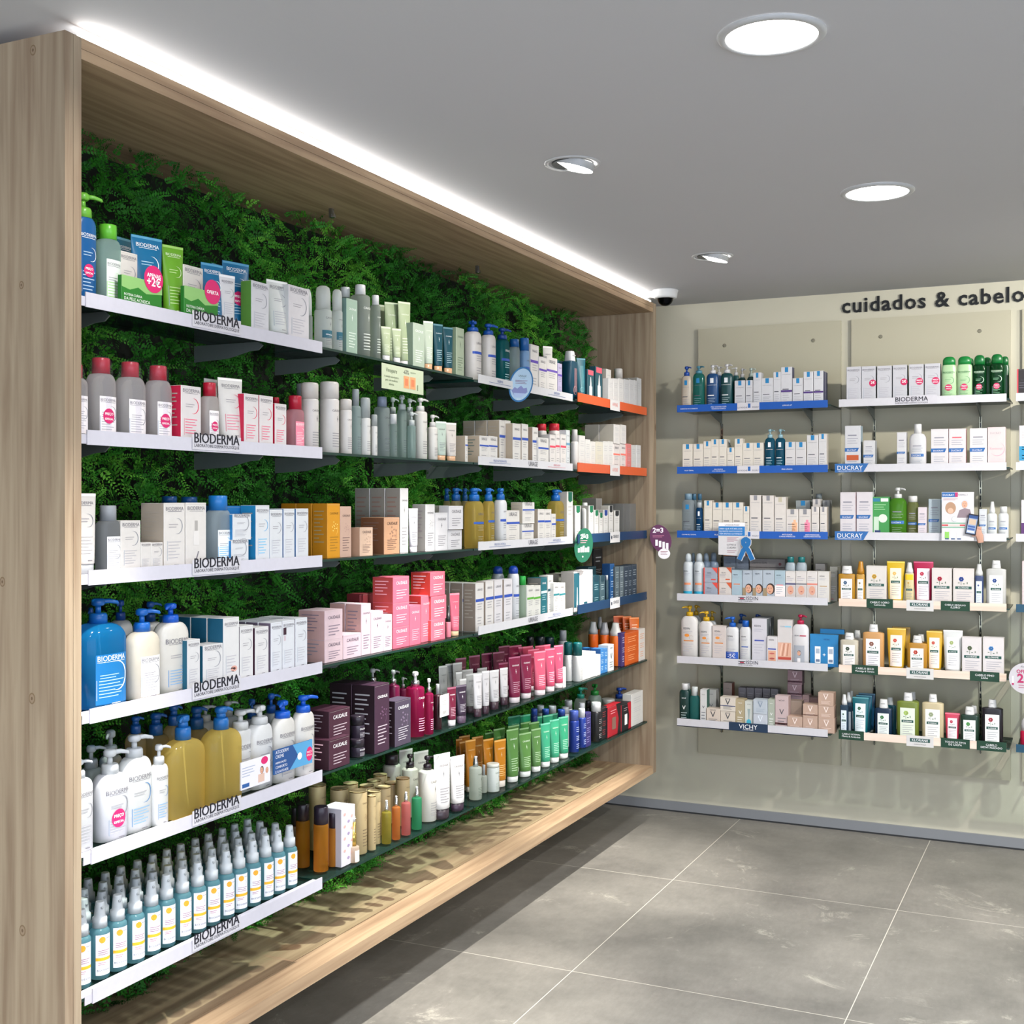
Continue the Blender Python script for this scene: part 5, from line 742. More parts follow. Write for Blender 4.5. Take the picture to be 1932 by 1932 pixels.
('tube', 'L', 6, 4.1143, 0.0336, 0.0609, 0.0335, 0.1741, 'amber orange tube with white cap, in front', {'c': 'd0851a', 'cap': 'f0e6da', 'caph': 0.025, 'st': 'cau', 'tx': 'ffe8c0', 'r': 20}),
('tube', 'L', 6, 4.2071, 0.0253, 0.0643, 0.0353, 0.1994, 'front olive green tube with white cap, first of three', {'c': '5f9048', 'cap': 'ecefea', 'caph': 0.022, 'st': 'cau', 'tx': 'e6f6e0', 'r': 20}),
('tube', 'L', 6, 4.3099, 0.0188, 0.0673, 0.037, 0.1679, 'front olive green tube with white cap, second of three', {'c': '5f9048', 'cap': 'ecefea', 'caph': 0.022, 'st': 'cau', 'tx': 'e6f6e0', 'r': 20}),
('tube', 'L', 6, 4.4078, 0.0195, 0.055, 0.0303, 0.168, 'front olive green tube with white cap, third of three', {'c': '5c8a4a', 'cap': 'ecefea', 'caph': 0.022, 'st': 'cau', 'tx': 'e6f6e0', 'r': 20}),
('tube', 'L', 6, 4.5031, 0.0204, 0.0564, 0.031, 0.1739, 'front mint green tube with white cap, first of three', {'c': '3fae84', 'cap': 'ecefea', 'caph': 0.022, 'st': 'cau', 'tx': 'e6f6e0', 'r': 20}),
('tube', 'L', 6, 4.5973, 0.0208, 0.0572, 0.0315, 0.1736, 'front mint green tube with white cap, second of three', {'c': '3fae84', 'cap': 'ecefea', 'caph': 0.022, 'st': 'cau', 'tx': 'e6f6e0', 'r': 20}),
('tube', 'L', 6, 4.6876, 0.0187, 0.0592, 0.0326, 0.171, 'front mint green tube with white cap, third of three', {'c': '3aa87e', 'cap': 'ecefea', 'caph': 0.022, 'st': 'cau', 'tx': 'e6f6e0', 'r': 20}),
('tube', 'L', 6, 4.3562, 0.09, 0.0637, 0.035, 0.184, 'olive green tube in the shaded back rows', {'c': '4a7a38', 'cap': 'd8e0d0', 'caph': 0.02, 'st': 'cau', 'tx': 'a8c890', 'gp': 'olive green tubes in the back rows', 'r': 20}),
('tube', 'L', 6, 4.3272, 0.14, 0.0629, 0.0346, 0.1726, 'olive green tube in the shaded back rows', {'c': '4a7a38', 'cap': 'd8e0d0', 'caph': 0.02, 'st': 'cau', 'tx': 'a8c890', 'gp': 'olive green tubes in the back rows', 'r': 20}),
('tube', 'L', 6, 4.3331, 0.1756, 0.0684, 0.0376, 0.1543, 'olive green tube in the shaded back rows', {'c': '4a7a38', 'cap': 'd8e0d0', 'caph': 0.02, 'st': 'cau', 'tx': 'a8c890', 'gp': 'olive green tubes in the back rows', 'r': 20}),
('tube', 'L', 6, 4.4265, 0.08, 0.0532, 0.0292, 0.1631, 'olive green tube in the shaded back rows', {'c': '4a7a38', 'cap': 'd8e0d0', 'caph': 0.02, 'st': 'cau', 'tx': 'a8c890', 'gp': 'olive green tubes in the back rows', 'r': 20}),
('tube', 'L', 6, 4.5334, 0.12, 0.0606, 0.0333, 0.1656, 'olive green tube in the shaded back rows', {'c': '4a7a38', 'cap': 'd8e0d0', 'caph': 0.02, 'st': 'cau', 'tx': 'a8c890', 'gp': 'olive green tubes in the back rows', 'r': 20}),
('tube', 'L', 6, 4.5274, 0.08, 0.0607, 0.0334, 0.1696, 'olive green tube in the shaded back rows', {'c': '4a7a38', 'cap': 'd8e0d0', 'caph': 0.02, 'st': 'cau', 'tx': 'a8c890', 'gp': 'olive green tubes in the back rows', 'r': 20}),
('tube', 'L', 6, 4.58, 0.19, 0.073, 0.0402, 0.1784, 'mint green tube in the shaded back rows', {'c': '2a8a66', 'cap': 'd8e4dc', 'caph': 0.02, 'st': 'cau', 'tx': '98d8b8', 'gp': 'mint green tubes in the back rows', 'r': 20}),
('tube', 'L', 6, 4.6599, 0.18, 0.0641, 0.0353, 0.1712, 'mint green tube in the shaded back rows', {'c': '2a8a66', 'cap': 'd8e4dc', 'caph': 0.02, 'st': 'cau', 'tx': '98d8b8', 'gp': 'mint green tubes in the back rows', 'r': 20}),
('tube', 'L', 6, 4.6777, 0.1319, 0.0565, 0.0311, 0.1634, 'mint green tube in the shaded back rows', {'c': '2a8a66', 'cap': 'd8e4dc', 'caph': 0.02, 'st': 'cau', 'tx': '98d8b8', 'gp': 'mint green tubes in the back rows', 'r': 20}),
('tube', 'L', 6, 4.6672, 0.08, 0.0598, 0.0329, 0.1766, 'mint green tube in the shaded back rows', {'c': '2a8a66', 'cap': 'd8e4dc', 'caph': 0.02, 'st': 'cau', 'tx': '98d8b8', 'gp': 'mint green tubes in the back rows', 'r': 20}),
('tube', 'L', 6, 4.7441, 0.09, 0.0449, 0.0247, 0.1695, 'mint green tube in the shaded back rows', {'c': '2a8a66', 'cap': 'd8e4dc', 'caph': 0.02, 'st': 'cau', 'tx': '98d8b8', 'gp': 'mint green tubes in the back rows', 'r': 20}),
('box', 'L', 1, 4.9587, 0.02, 0.0753, 0.03, 0.1444, 'dark teal carton with coral header, left of two', {'c': '2d5a66', 's': '1b4a5a', 'st': 'serum', 'acc': 'ea5a6a'}),
('box', 'L', 1, 5.0597, 0.02, 0.0819, 0.03, 0.1666, 'dark teal carton with coral header, right of two', {'c': '2d5a66', 's': '1b4a5a', 'st': 'serum', 'acc': 'ea5a6a'}),
('box', 'L', 1, 5.2067, 0.03, 0.0604, 0.04, 0.1711, 'tall white carton with small teal mark', {'c': 'e9e6e2', 's': 'b9b2aa', 'st': 'lines'}),
('box', 'L', 1, 5.1849, 0.012, 0.0562, 0.03, 0.1265, 'short white carton beside the tall one', {'c': 'eceae8', 'st': 'lines'}),
('box', 'L', 1, 5.2502, 0.012, 0.0631, 0.03, 0.1315, 'short white carton before the white bottle, left', {'c': 'eceae8', 'st': 'lines'}),
('box', 'L', 1, 5.3183, 0.012, 0.0674, 0.03, 0.1379, 'short white carton before the white bottle, right', {'c': 'eceae8', 'st': 'lines'}),
('bottle', 'L', 1, 5.4686, 0.06, 0.0543, 0.0407, 0.2023, 'white bottle with ribbed cap behind cartons', {'c': 'e0dcd8', 'cap': 'e4e0dc', 'ct': 'cyl', 'cw': 0.75, 'hb': 0.1564}),
('box', 'L', 1, 5.394, 0.012, 0.0721, 0.03, 0.1413, 'slim grey-white carton, first of four', {'c': 'dcdcde', 's': 'b9b6b0', 'st': 'lines'}),
('box', 'L', 1, 5.4631, 0.012, 0.0568, 0.03, 0.1462, 'slim grey-white carton, second of four', {'c': 'dcdcde', 's': 'b9b6b0', 'st': 'lines'}),
('box', 'L', 1, 5.5211, 0.012, 0.05, 0.03, 0.1494, 'slim grey-white carton, third of four', {'c': 'dcdcde', 's': 'b9b6b0', 'st': 'lines'}),
('box', 'L', 1, 5.5732, 0.012, 0.0635, 0.04, 0.1647, 'slim grey-white carton, tallest of four', {'c': 'd6d8da', 's': 'a8a49c', 'st': 'lines', 'q': 2}),
('bottle', 'L', 2, 4.8123, 0.02, 0.043, 0.0322, 0.1705, 'white spray bottle near the red band cartons', {'c': 'f4f0ec', 'cap': 'f0ece8', 'ct': 'cyl', 'cw': 0.6, 'hb': 0.1193}),
('box', 'L', 2, 4.8603, 0.02, 0.0653, 0.04, 0.147, 'plain white carton beside the white spray bottle', {'c': 'f4f2ee', 'st': 'lines'}),
('box', 'L', 2, 4.9263, 0.02, 0.0565, 0.04, 0.1337, 'plain white carton, second after the spray bottle', {'c': 'f4f2ee', 'st': 'lines'}),
('box', 'L', 2, 4.9822, 0.018, 0.055, 0.04, 0.1268, 'plain white low carton, third after the bottle', {'c': 'f4f0ea', 'st': 'lines'}),
('box', 'L', 2, 5.0638, 0.02, 0.0901, 0.06, 0.1296, 'cream low carton before the tall stack', {'c': 'f0ead8', 's': 'd8d0b8', 'st': 'lines'}),
('box', 'L', 2, 5.1406, 0.02, 0.0552, 0.05, 0.1352, 'white low carton left of the pink-band cartons', {'c': 'f4f2ee', 'st': 'lines'}),
('box', 'L', 2, 5.2048, 0.02, 0.0648, 0.05, 0.1382, 'white low carton touching the pink-band cartons', {'c': 'f4f2ee', 'st': 'lines'}),
('box', 'L', 2, 5.2773, 0.018, 0.0852, 0.04, 0.1279, 'white carton with salmon band, lower left', {'c': 'f4ece8', 'st': 'uri', 'acc': 'e8786a'}),
('box', 'L', 2, 5.3673, 0.018, 0.0743, 0.04, 0.1319, 'white carton with salmon band, lower right', {'c': 'f4ece8', 'st': 'uri', 'acc': 'e8786a'}),
('box', 'L', 2, 5.2816, 0.018, 0.0824, 0.07, 0.0881, 'white carton with shaded side atop, left', {'c': 'f2eeea', 's': 'c4bdb0', 'st': 'lines', 'q': 2, 'lift': 0.1306}),
('box', 'L', 2, 5.368, 0.018, 0.0758, 0.07, 0.0878, 'white carton with shaded side atop, right', {'c': 'f2eeea', 's': 'c4bdb0', 'st': 'lines', 'lift': 0.1345}),
('box', 'L', 2, 5.4272, 0.012, 0.0607, 0.03, 0.1371, 'narrow pink-red striped pack', {'c': 'ee8a86', 'st': 'lines'}),
('box', 'L', 2, 5.5173, 0.02, 0.0623, 0.04, 0.135, 'white-grey carton second from the wood side', {'c': 'e4e4e2', 's': 'c4bdb0', 'st': 'lines'}),
('box', 'L', 2, 5.5865, 0.02, 0.0636, 0.04, 0.138, 'white-grey carton nearest the wood side', {'c': 'e9e9ea', 'st': 'lines'}),
('box', 'L', 3, 4.8111, 0.02, 0.0609, 0.04, 0.1487, 'tall white carton with green tab, first', {'c': 'f0eeea', 's': 'c9c4ba', 'st': 'tab', 'acc': '14704a'}),
('box', 'L', 3, 4.9654, 0.02, 0.056, 0.04, 0.1486, 'tall white carton with green tab, second', {'c': 'f0eeea', 's': 'c9c4ba', 'st': 'tab', 'acc': '14704a'}),
('box', 'L', 3, 5.0296, 0.02, 0.0503, 0.04, 0.1293, 'short white carton with green tab', {'c': 'f0eeea', 's': 'c9c4ba', 'st': 'tab', 'acc': '14704a'}),
('box', 'L', 3, 5.0846, 0.02, 0.0427, 0.04, 0.1178, 'shortest white carton with green tab', {'c': 'f0eeea', 's': 'c9c4ba', 'st': 'tab', 'acc': '14704a'}),
('box', 'L', 3, 5.1428, 0.02, 0.0536, 0.04, 0.1293, 'white carton with royal blue tab', {'c': 'f0eeea', 's': 'c9c4ba', 'st': 'tab', 'acc': '24408a'}),
('box', 'L', 3, 5.2087, 0.02, 0.0548, 0.04, 0.1484, 'white carton with black tab, tall', {'c': 'f0eeea', 's': 'c9c4ba', 'st': 'tab', 'acc': '26282a'}),
('box', 'L', 3, 5.286, 0.02, 0.0668, 0.04, 0.1261, 'white carton with black tab, short', {'c': 'f0eeea', 's': 'c9c4ba', 'st': 'tab', 'acc': '26282a'}),
('bottle', 'L', 3, 4.951, 0.03, 0.0393, 0.0295, 0.1611, 'white rounded bottle between green-tab cartons', {'c': 'f2f0ec', 'cap': 'f2f0ec', 'ct': 'cyl', 'cw': 0.6, 'hb': 0.1386}),
('box', 'L', 3, 5.3452, 0.13, 0.0775, 0.07, 0.1817, 'grey box with red dot standing behind', {'c': 'b0aca8', 's': '98948c', 'st': 'plain'}),
('box', 'L', 3, 5.4971, 0.05, 0.0884, 0.1, 0.158, 'clear plastic display box, left part', {'c': '8a8a88', 'm': 'clear', 'st': 'plain'}),
('box', 'L', 3, 5.5337, 0.03, 0.0835, 0.08, 0.1581, 'clear plastic display box, right part', {'c': '9a9a98', 'm': 'clear', 'st': 'plain'}),
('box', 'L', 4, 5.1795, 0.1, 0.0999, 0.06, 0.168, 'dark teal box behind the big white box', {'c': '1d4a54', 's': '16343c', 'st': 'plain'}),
('box', 'L', 4, 5.4361, 0.17, 0.1135, 0.01, 0.2413, 'black display card with white writing', {'c': '15181c', 'st': 'card'}),
('box', 'L', 4, 5.0513, 0.03, 0.0757, 0.04, 0.1372, 'dark teal carton left of the ampoule tube', {'c': '17505e', 's': '103840', 'st': 'tab', 'tx': 'd0e0e4', 'acc': '0f3a48'}),
('box', 'L', 4, 5.1278, 0.03, 0.0604, 0.04, 0.1317, 'grey-teal carton beside the dark teal one', {'c': '4a6670', 's': '3a4a50', 'st': 'tab', 'tx': 'd0e0e4', 'acc': '20404c'}),
('round', 'L', 4, 5.1741, 0.02, 0.0145, 0.0145, 0.1309, 'slim grey ampoule tube with white cap', {'c': '3c5660', 'cap': 'd8dcde', 'ct': 'cyl', 'cw': 0.8, 'hb': 0.1101}),
('box', 'L', 4, 5.2792, 0.04, 0.0542, 0.04, 0.178, 'tall slim bright blue carton', {'c': '1b62a4', 's': '124880', 'st': 'lines', 'tx': 'ffffff'}),
('box', 'L', 4, 5.3176, 0.03, 0.052, 0.05, 0.1632, 'slim grey-blue carton, first of five', {'c': '6a7c84', 's': '50585c', 'st': 'lines', 'tx': 'd0d8dc'}),
('box', 'L', 4, 5.3778, 0.03, 0.0499, 0.05, 0.1615, 'slim grey-blue carton, second of five', {'c': '74848c', 's': '50585c', 'st': 'lines', 'tx': 'd0d8dc'}),
('box', 'L', 4, 5.4376, 0.03, 0.0508, 0.05, 0.162, 'slim grey-blue carton, third of five', {'c': '38485a', 's': '50585c', 'st': 'lines', 'tx': 'd0d8dc'}),
('box', 'L', 4, 5.492, 0.03, 0.0452, 0.05, 0.1618, 'slim grey-blue carton, fourth of five', {'c': '38485a', 's': '50585c', 'st': 'lines', 'tx': 'd0d8dc'}),
('box', 'L', 4, 5.5557, 0.03, 0.0626, 0.05, 0.1633, 'slim grey-blue carton, last of five', {'c': '38485a', 's': '50585c', 'st': 'lines', 'tx': 'd0d8dc'}),
('can', 'L', 5, 4.7483, 0.2, 0.0356, 0.0356, 0.1894, 'dark-capped spray can in shade, first from left', {'c': '9aa0a0', 'cap': '10141a', 'ct': 'cyl', 'cw': 0.9, 'hb': 0.1449}),
('can', 'L', 5, 4.8404, 0.19, 0.0474, 0.0474, 0.1815, 'dark-capped spray can in shade, second from left', {'c': '9aa0a0', 'cap': '122028', 'ct': 'cyl', 'cw': 0.9, 'hb': 0.1354}),
('can', 'L', 5, 4.9063, 0.17, 0.0433, 0.0433, 0.1729, 'dark-capped spray can in shade, third from left', {'c': '9aa0a0', 'cap': '12303a', 'ct': 'cyl', 'cw': 0.9, 'hb': 0.1296}),
('can', 'L', 5, 4.9312, 0.12, 0.0387, 0.0387, 0.2025, 'white bottle with domed grey cap in the back', {'c': 'd8dadc', 'cap': 'a4a8b0', 'ct': 'cyl', 'cw': 0.8, 'hb': 0.1569}),
('can', 'L', 5, 4.8232, 0.05, 0.0387, 0.0387, 0.1657, 'white deodorant can with teal cap, left of two', {'c': 'f0f0ee', 'cap': '136a6c', 'ct': 'dome', 'cw': 0.95, 'st': 'lines', 'hb': 0.111}),
('can', 'L', 5, 4.8333, 0.0101, 0.0417, 0.0417, 0.1652, 'white deodorant can with teal cap, right of two', {'c': 'f2f2f0', 'cap': '136a6c', 'ct': 'dome', 'cw': 0.95, 'st': 'lines', 'hb': 0.1097}),
('box', 'L', 5, 4.8835, 0.02, 0.0433, 0.04, 0.1235, 'round-edged white pack, first after the teal caps', {'c': 'f0f0ec', 'st': 'lines'}),
('box', 'L', 5, 4.9308, 0.02, 0.0464, 0.04, 0.1165, 'round-edged white pack, second after the teal caps', {'c': 'f0f0ec', 'st': 'lines'}),
('box', 'L', 5, 4.9876, 0.02, 0.0623, 0.04, 0.1076, 'round-edged white pack, third after the teal caps', {'c': 'f0f0ec', 'st': 'lines'}),
('box', 'L', 5, 5.0363, 0.015, 0.0558, 0.04, 0.0902, 'small white pack before the blue cartons', {'c': 'f2f2f0', 'st': 'lines'}),
('box', 'L', 5, 5.1004, 0.02, 0.0414, 0.05, 0.1107, 'blue and white carton, left of two', {'c': '3a86cc', 's': '1b5aa0', 'st': 'lines', 'tx': 'ffffff', 'q': 2}),
('box', 'L', 5, 5.1441, 0.02, 0.0407, 0.05, 0.106, 'blue and white carton, right of two', {'c': '3a86cc', 's': '1b5aa0', 'st': 'lines', 'tx': 'ffffff'}),
('box', 'L', 5, 5.1986, 0.015, 0.0683, 0.05, 0.1179, 'white carton with pale teal top and V mark', {'c': 'e9eef0', 's': 'c4ccd0', 'st': 'vic'}),
('round', 'L', 5, 5.3029, 0.12, 0.0464, 0.0464, 0.2074, 'orange sunscreen spray bottle with grey cap, left', {'c': 'e8641a', 'cap': 'b4b4b8', 'ct': 'taper', 'cw': 0.95, 'hb': 0.1508}),
('round', 'L', 5, 5.4971, 0.17, 0.03, 0.03, 0.212, 'orange sunscreen spray bottle with grey cap, rearmost', {'c': 'c85414', 'cap': '9a9ea4', 'ct': 'taper', 'cw': 0.95, 'hb': 0.1528}),
('round', 'L', 5, 5.3666, 0.0873, 0.0487, 0.0487, 0.1998, 'orange sunscreen spray bottle with pale grey cap, middle', {'c': 'ee6a18', 'cap': 'b8b8bc', 'ct': 'taper', 'cw': 0.95, 'hb': 0.1436}),
('round', 'L', 5, 5.3706, 0.03, 0.0563, 0.0563, 0.2002, 'orange sunscreen spray bottle with white cap, in front', {'c': 'f4761c', 'cap': 'f0ece6', 'ct': 'taper', 'cw': 0.95, 'hb': 0.1408}),
('tube', 'L', 5, 5.6499, 0.12, 0.0544, 0.0299, 0.2099, 'orange sunscreen tube in the back, first from left', {'c': 'd8581a', 'cap': 'f0e8e0', 'st': 'lines', 'tx': 'ffffff', 'r': 45}),
('tube', 'L', 5, 5.6821, 0.08, 0.0462, 0.0254, 0.2089, 'orange sunscreen tube in the back, second from left', {'c': 'e4661c', 'cap': 'f0e8e0', 'st': 'lines', 'tx': 'ffffff', 'r': 45}),
('tube', 'L', 5, 5.719, 0.04, 0.0522, 0.0287, 0.2048, 'orange sunscreen tube in the back, third from left', {'c': 'ec7424', 'cap': 'f0e8e0', 'st': 'lines', 'tx': 'ffffff', 'r': 45}),
('box', 'L', 5, 5.3743, 0.02, 0.0467, 0.04, 0.1567, 'white and purple strip of the orange pack', {'c': '4a3a78', 'st': 'lines', 'tx': 'ffffff'}),
('box', 'L', 5, 5.4782, 0.015, 0.1829, 0.05, 0.1511, 'large orange sunscreen carton', {'c': 'ec6a20', 's': 'c85418', 'st': 'lines', 'tx': 'ffc898'}),
('box', 'L', 5, 5.6129, 0.012, 0.0886, 0.05, 0.1522, 'white carton with orange marks by the wood side', {'c': 'f4eee8', 's': 'e8b088', 'st': 'lines', 'tx': 'd06a30'}),
('can', 'L', 6, 4.7438, 0.1479, 0.0323, 0.0323, 0.2013, 'white-capped can behind mint tubes, first', {'c': 'c8d0d4', 'cap': 'b8bcc4', 'ct': 'cyl', 'cw': 0.95, 'hb': 0.1695}),
('can', 'L', 6, 4.8108, 0.12, 0.0361, 0.0361, 0.1914, 'white-capped can behind mint tubes, second', {'c': 'c8d0d4', 'cap': 'b8bcc4', 'ct': 'cyl', 'cw': 0.95, 'hb': 0.1566}),
('can', 'L', 6, 4.6131, 0.12, 0.0289, 0.0289, 0.209, 'blue-capped dark blue can behind mint tubes, first', {'c': '1c3470', 'cap': '24489c', 'ct': 'cyl', 'cw': 0.95, 'hb': 0.1788}),
('can', 'L', 6, 4.723, 0.1157, 0.0312, 0.0312, 0.1904, 'blue-capped dark blue can behind mint tubes, second', {'c': '1c3470', 'cap': '24489c', 'ct': 'cyl', 'cw': 0.95, 'hb': 0.1619}),
('can', 'L', 6, 4.7409, 0.05, 0.0337, 0.0337, 0.1901, 'blue-capped dark blue can behind mint tubes, third', {'c': '1c3470', 'cap': '24489c', 'ct': 'cyl', 'cw': 0.95, 'hb': 0.1638}),
('can', 'L', 6, 5.0616, 0.15, 0.0364, 0.0364, 0.1763, 'grey-capped can in the far back row', {'c': 'c8ccd0', 'cap': 'b0b4bc', 'ct': 'cyl', 'cw': 0.95, 'hb': 0.1389}),
('can', 'L', 6, 4.9024, 0.1, 0.0344, 0.0344, 0.1733, 'white-capped can beside the blue-capped ones', {'c': 'd8dce0', 'cap': 'c8ccd4', 'ct': 'cyl', 'cw': 0.95, 'hb': 0.1439}),
('can', 'L', 6, 4.8232, 0.0214, 0.043, 0.043, 0.1749, 'royal blue shaving can with blue cap in front', {'c': '24409c', 'cap': '4a60b4', 'ct': 'cyl', 'cw': 0.9, 'st': 'lines', 'tx': 'ffffff', 'hb': 0.1327}),
('can', 'L', 6, 5.021, 0.07, 0.0345, 0.0345, 0.1761, 'white double-capped can behind the royal blue ones', {'c': 'd8dce8', 'cap': 'eceef2', 'ct': 'cyl', 'cw': 0.8, 'hb': 0.1139}),
('can', 'L', 6, 4.9243, 0.03, 0.0361, 0.0361, 0.1682, 'royal blue shaving can with white cap', {'c': '24409c', 'cap': 'eceef2', 'ct': 'cyl', 'cw': 0.8, 'st': 'lines', 'tx': 'ffffff', 'hb': 0.1297}),
('box', 'L', 6, 4.9591, 0.03, 0.0578, 0.04, 0.146, 'purple-blue tall carton beside the blue cans', {'c': '3a3478', 's': '2a2458', 'st': 'lines', 'tx': 'b8b0e0'}),
('round', 'L', 6, 5.1185, 0.081, 0.0281, 0.0281, 0.1707, 'black round bottle behind the purple-blue carton', {'c': '1c1c20', 'cap': '18181c', 'ct': 'cyl', 'cw': 0.9, 'hb': 0.1402}),
('bottle', 'L', 6, 5.0883, 0.0233, 0.0559, 0.0447, 0.1715, 'black shower bottle with white cap', {'c': '222226', 'cap': 'f0f0f0', 'ct': 'cyl', 'cw': 0.78, 'st': 'lines', 'tx': 'd8d8d8', 'hb': 0.132, 'k': 0.8}),
('box', 'L', 6, 5.1501, 0.03, 0.0681, 0.05, 0.1424, 'black carton with red V mark', {'c': '1e1e22', 's': '141416', 'st': 'lines', 'tx': 'c04040'}),
('box', 'L', 6, 5.2569, 0.02, 0.177, 0.04, 0.1367, 'red gift kit with black centre photo', {'c': 'b81c2c', 's': '1c1418', 'st': 'kit'}),
('box', 'L', 6, 5.4002, 0.015, 0.1257, 0.04, 0.1231, 'black gift kit with red edge', {'c': '1e1c20', 's': 'b81c2c', 'st': 'kit2'}),
('jar', 'L', 6, 5.4677, 0.1, 0.0644, 0.0644, 0.1274, 'wide clear lidded jar behind the red kit', {'c': 'c8c4bc', 'm': 'clear', 'cap': 'c8c8c4', 'ct': 'cyl', 'cw': 1.0, 'hb': 0.1001}),
('box', 'L', 6, 5.5579, 0.0169, 0.1649, 0.045, 0.1522, 'tall white carton with blue mark by wood side', {'c': 'f2f0ec', 's': 'dcdad4', 'st': 'lines'}),
('bottle', 'L', 6, 5.23, 0.15, 0.0704, 0.0528, 0.2089, 'clear pump bottle with teal collar', {'c': 'a8bcb8', 'm': 'clear', 'cap': '2a9a86', 'ct': 'pump', 'cw': 0.5, 'hb': 0.1609}),
('bottle', 'L', 6, 5.39, 0.14, 0.0786, 0.0589, 0.2049, 'pale green pump bottle with green collar', {'c': '98b4ac', 'm': 'clear', 'cap': '2a8a3c', 'ct': 'pump', 'cw': 0.5, 'hb': 0.1533}),
('bottle', 'L', 6, 5.695, 0.1, 0.0798, 0.0598, 0.1592, 'clear lotion bottle with blue pump collar', {'c': 'c8ccd4', 'm': 'clear', 'cap': '2450b4', 'ct': 'pump', 'cw': 0.5, 'hb': 0.1078}),
('bottle', 'B', 1, -1.7534, 0.02, 0.0493, 0.0345, 0.2092, 'beige cream pump bottle with navy pump', {'c': 'd6cab8', 'cap': '1a4fae', 'ct': 'pump', 'cw': 0.55, 'st': 'lrp', 'hb': 0.1627, 'k': 0.7}),
('bottle', 'B', 1, -1.6937, 0.02, 0.057, 0.0399, 0.2089, 'turquoise gel pump bottle', {'c': '3aa39a', 'm': 'gel2', 'cap': '5a9ab0', 'ct': 'pump', 'cw': 0.55, 'st': 'lrp', 'hb': 0.1719, 'k': 0.7}),
('bottle', 'B', 1, -1.6248, 0.02, 0.0602, 0.0421, 0.2103, 'navy blue pump bottle with white pump', {'c': '174e86', 'cap': 'e8e8ea', 'ct': 'pump', 'cw': 0.5, 'st': 'lrp', 'tx': 'ffffff', 'acc': 'e6ecf0', 'hb': 0.1689, 'k': 0.7}),
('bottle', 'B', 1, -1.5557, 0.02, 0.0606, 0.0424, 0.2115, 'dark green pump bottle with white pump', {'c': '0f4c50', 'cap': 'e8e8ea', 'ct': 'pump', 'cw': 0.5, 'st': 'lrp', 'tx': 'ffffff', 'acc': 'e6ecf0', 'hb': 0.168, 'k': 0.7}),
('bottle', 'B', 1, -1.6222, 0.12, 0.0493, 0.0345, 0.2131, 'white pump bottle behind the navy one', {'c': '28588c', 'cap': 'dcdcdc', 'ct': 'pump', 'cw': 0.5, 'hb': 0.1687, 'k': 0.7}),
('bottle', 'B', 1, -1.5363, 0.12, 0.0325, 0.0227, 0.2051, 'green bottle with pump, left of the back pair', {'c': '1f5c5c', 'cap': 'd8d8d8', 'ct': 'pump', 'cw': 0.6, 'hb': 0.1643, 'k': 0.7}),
('bottle', 'B', 1, -1.5051, 0.12, 0.0337, 0.0236, 0.1976, 'green bottle with pump, right of the back pair', {'c': '1f5c5c', 'cap': 'd8d8d8', 'ct': 'pump', 'cw': 0.6, 'hb': 0.1537, 'k': 0.7}),
('bottle', 'B', 1, -1.457, 0.1, 0.0412, 0.0289, 0.1959, 'green bottle with pump behind small cartons', {'c': '1f5c5c', 'cap': 'c8d8d0', 'ct': 'pump', 'cw': 0.6, 'hb': 0.1522, 'k': 0.7}),
('box', 'B', 1, -1.4888, 0.02, 0.0498, 0.05, 0.1288, 'first white carton with blue tab after the bottles', {'c': 'ebebef', 's': 'd0d0d4', 'st': 'lrp', 'q': 1}),
('box', 'B', 1, -1.4442, 0.02, 0.0339, 0.05, 0.1278, 'slim white carton with blue tab', {'c': 'ebebef', 's': 'd0d0d4', 'st': 'lrp', 'q': 1}),
('box', 'B', 1, -1.4058, 0.02, 0.0374, 0.05, 0.1623, 'tall slim white carton with blue tab, left', {'c': 'ebebef', 's': 'd0d0d4', 'st': 'lrp', 'q': 1}),
('box', 'B', 1, -1.3586, 0.02, 0.0552, 0.05, 0.1345, 'wide white carton with blue tab', {'c': 'ebebef', 's': 'd0d0d4', 'st': 'lrp', 'q': 1}),
('box', 'B', 1, -1.3116, 0.02, 0.0351, 0.05, 0.1606, 'tall slim white carton with blue tab, right', {'c': 'ebebef', 's': 'd0d0d4', 'st': 'lrp', 'q': 1}),
('box', 'B', 1, -1.2678, 0.02, 0.0509, 0.05, 0.1818, 'tallest white carton with purple stripe', {'c': 'ebebef', 's': '4a4c6a', 'st': 'lrp', 'band': '4a2a78', 'q': 1}),
('box', 'B', 1, -1.2157, 0.02, 0.0479, 0.05, 0.1282, 'short white carton beside purple-stripe cartons', {'c': 'ebebef', 's': 'd0d0d4', 'st': 'lrp', 'q': 1}),
('box', 'B', 1, -1.1671, 0.02, 0.044, 0.05, 0.1557, 'tall white carton with purple stripe, left of pair', {'c': 'ebebef', 's': '4a4c6a', 'st': 'lrp', 'band': '4a2a78', 'q': 1}),
('box', 'B', 1, -1.1209, 0.02, 0.0441, 0.05, 0.1571, 'tall white carton with purple stripe, right of pair', {'c': 'ebebef', 's': '4a4c6a', 'st': 'lrp', 'band': '4a2a78', 'q': 2}),
('box', 'B', 2, -1.7448, 0.02, 0.0503, 0.045, 0.1296, 'cream carton with blue tab, first from the left', {'c': 'f6efe2', 's': 'd8d0c4', 'st': 'lrp'}),
('box', 'B', 2, -1.6926, 0.02, 0.0485, 0.045, 0.1294, 'cream carton with blue tab, second from the left', {'c': 'f6efe2', 's': 'd8d0c4', 'st': 'lrp'}),
('box', 'B', 2, -1.6475, 0.02, 0.0368, 0.045, 0.1413, 'slim cream carton with blue tab', {'c': 'f6efe2', 's': 'd8d0c4', 'st': 'lrp'}),
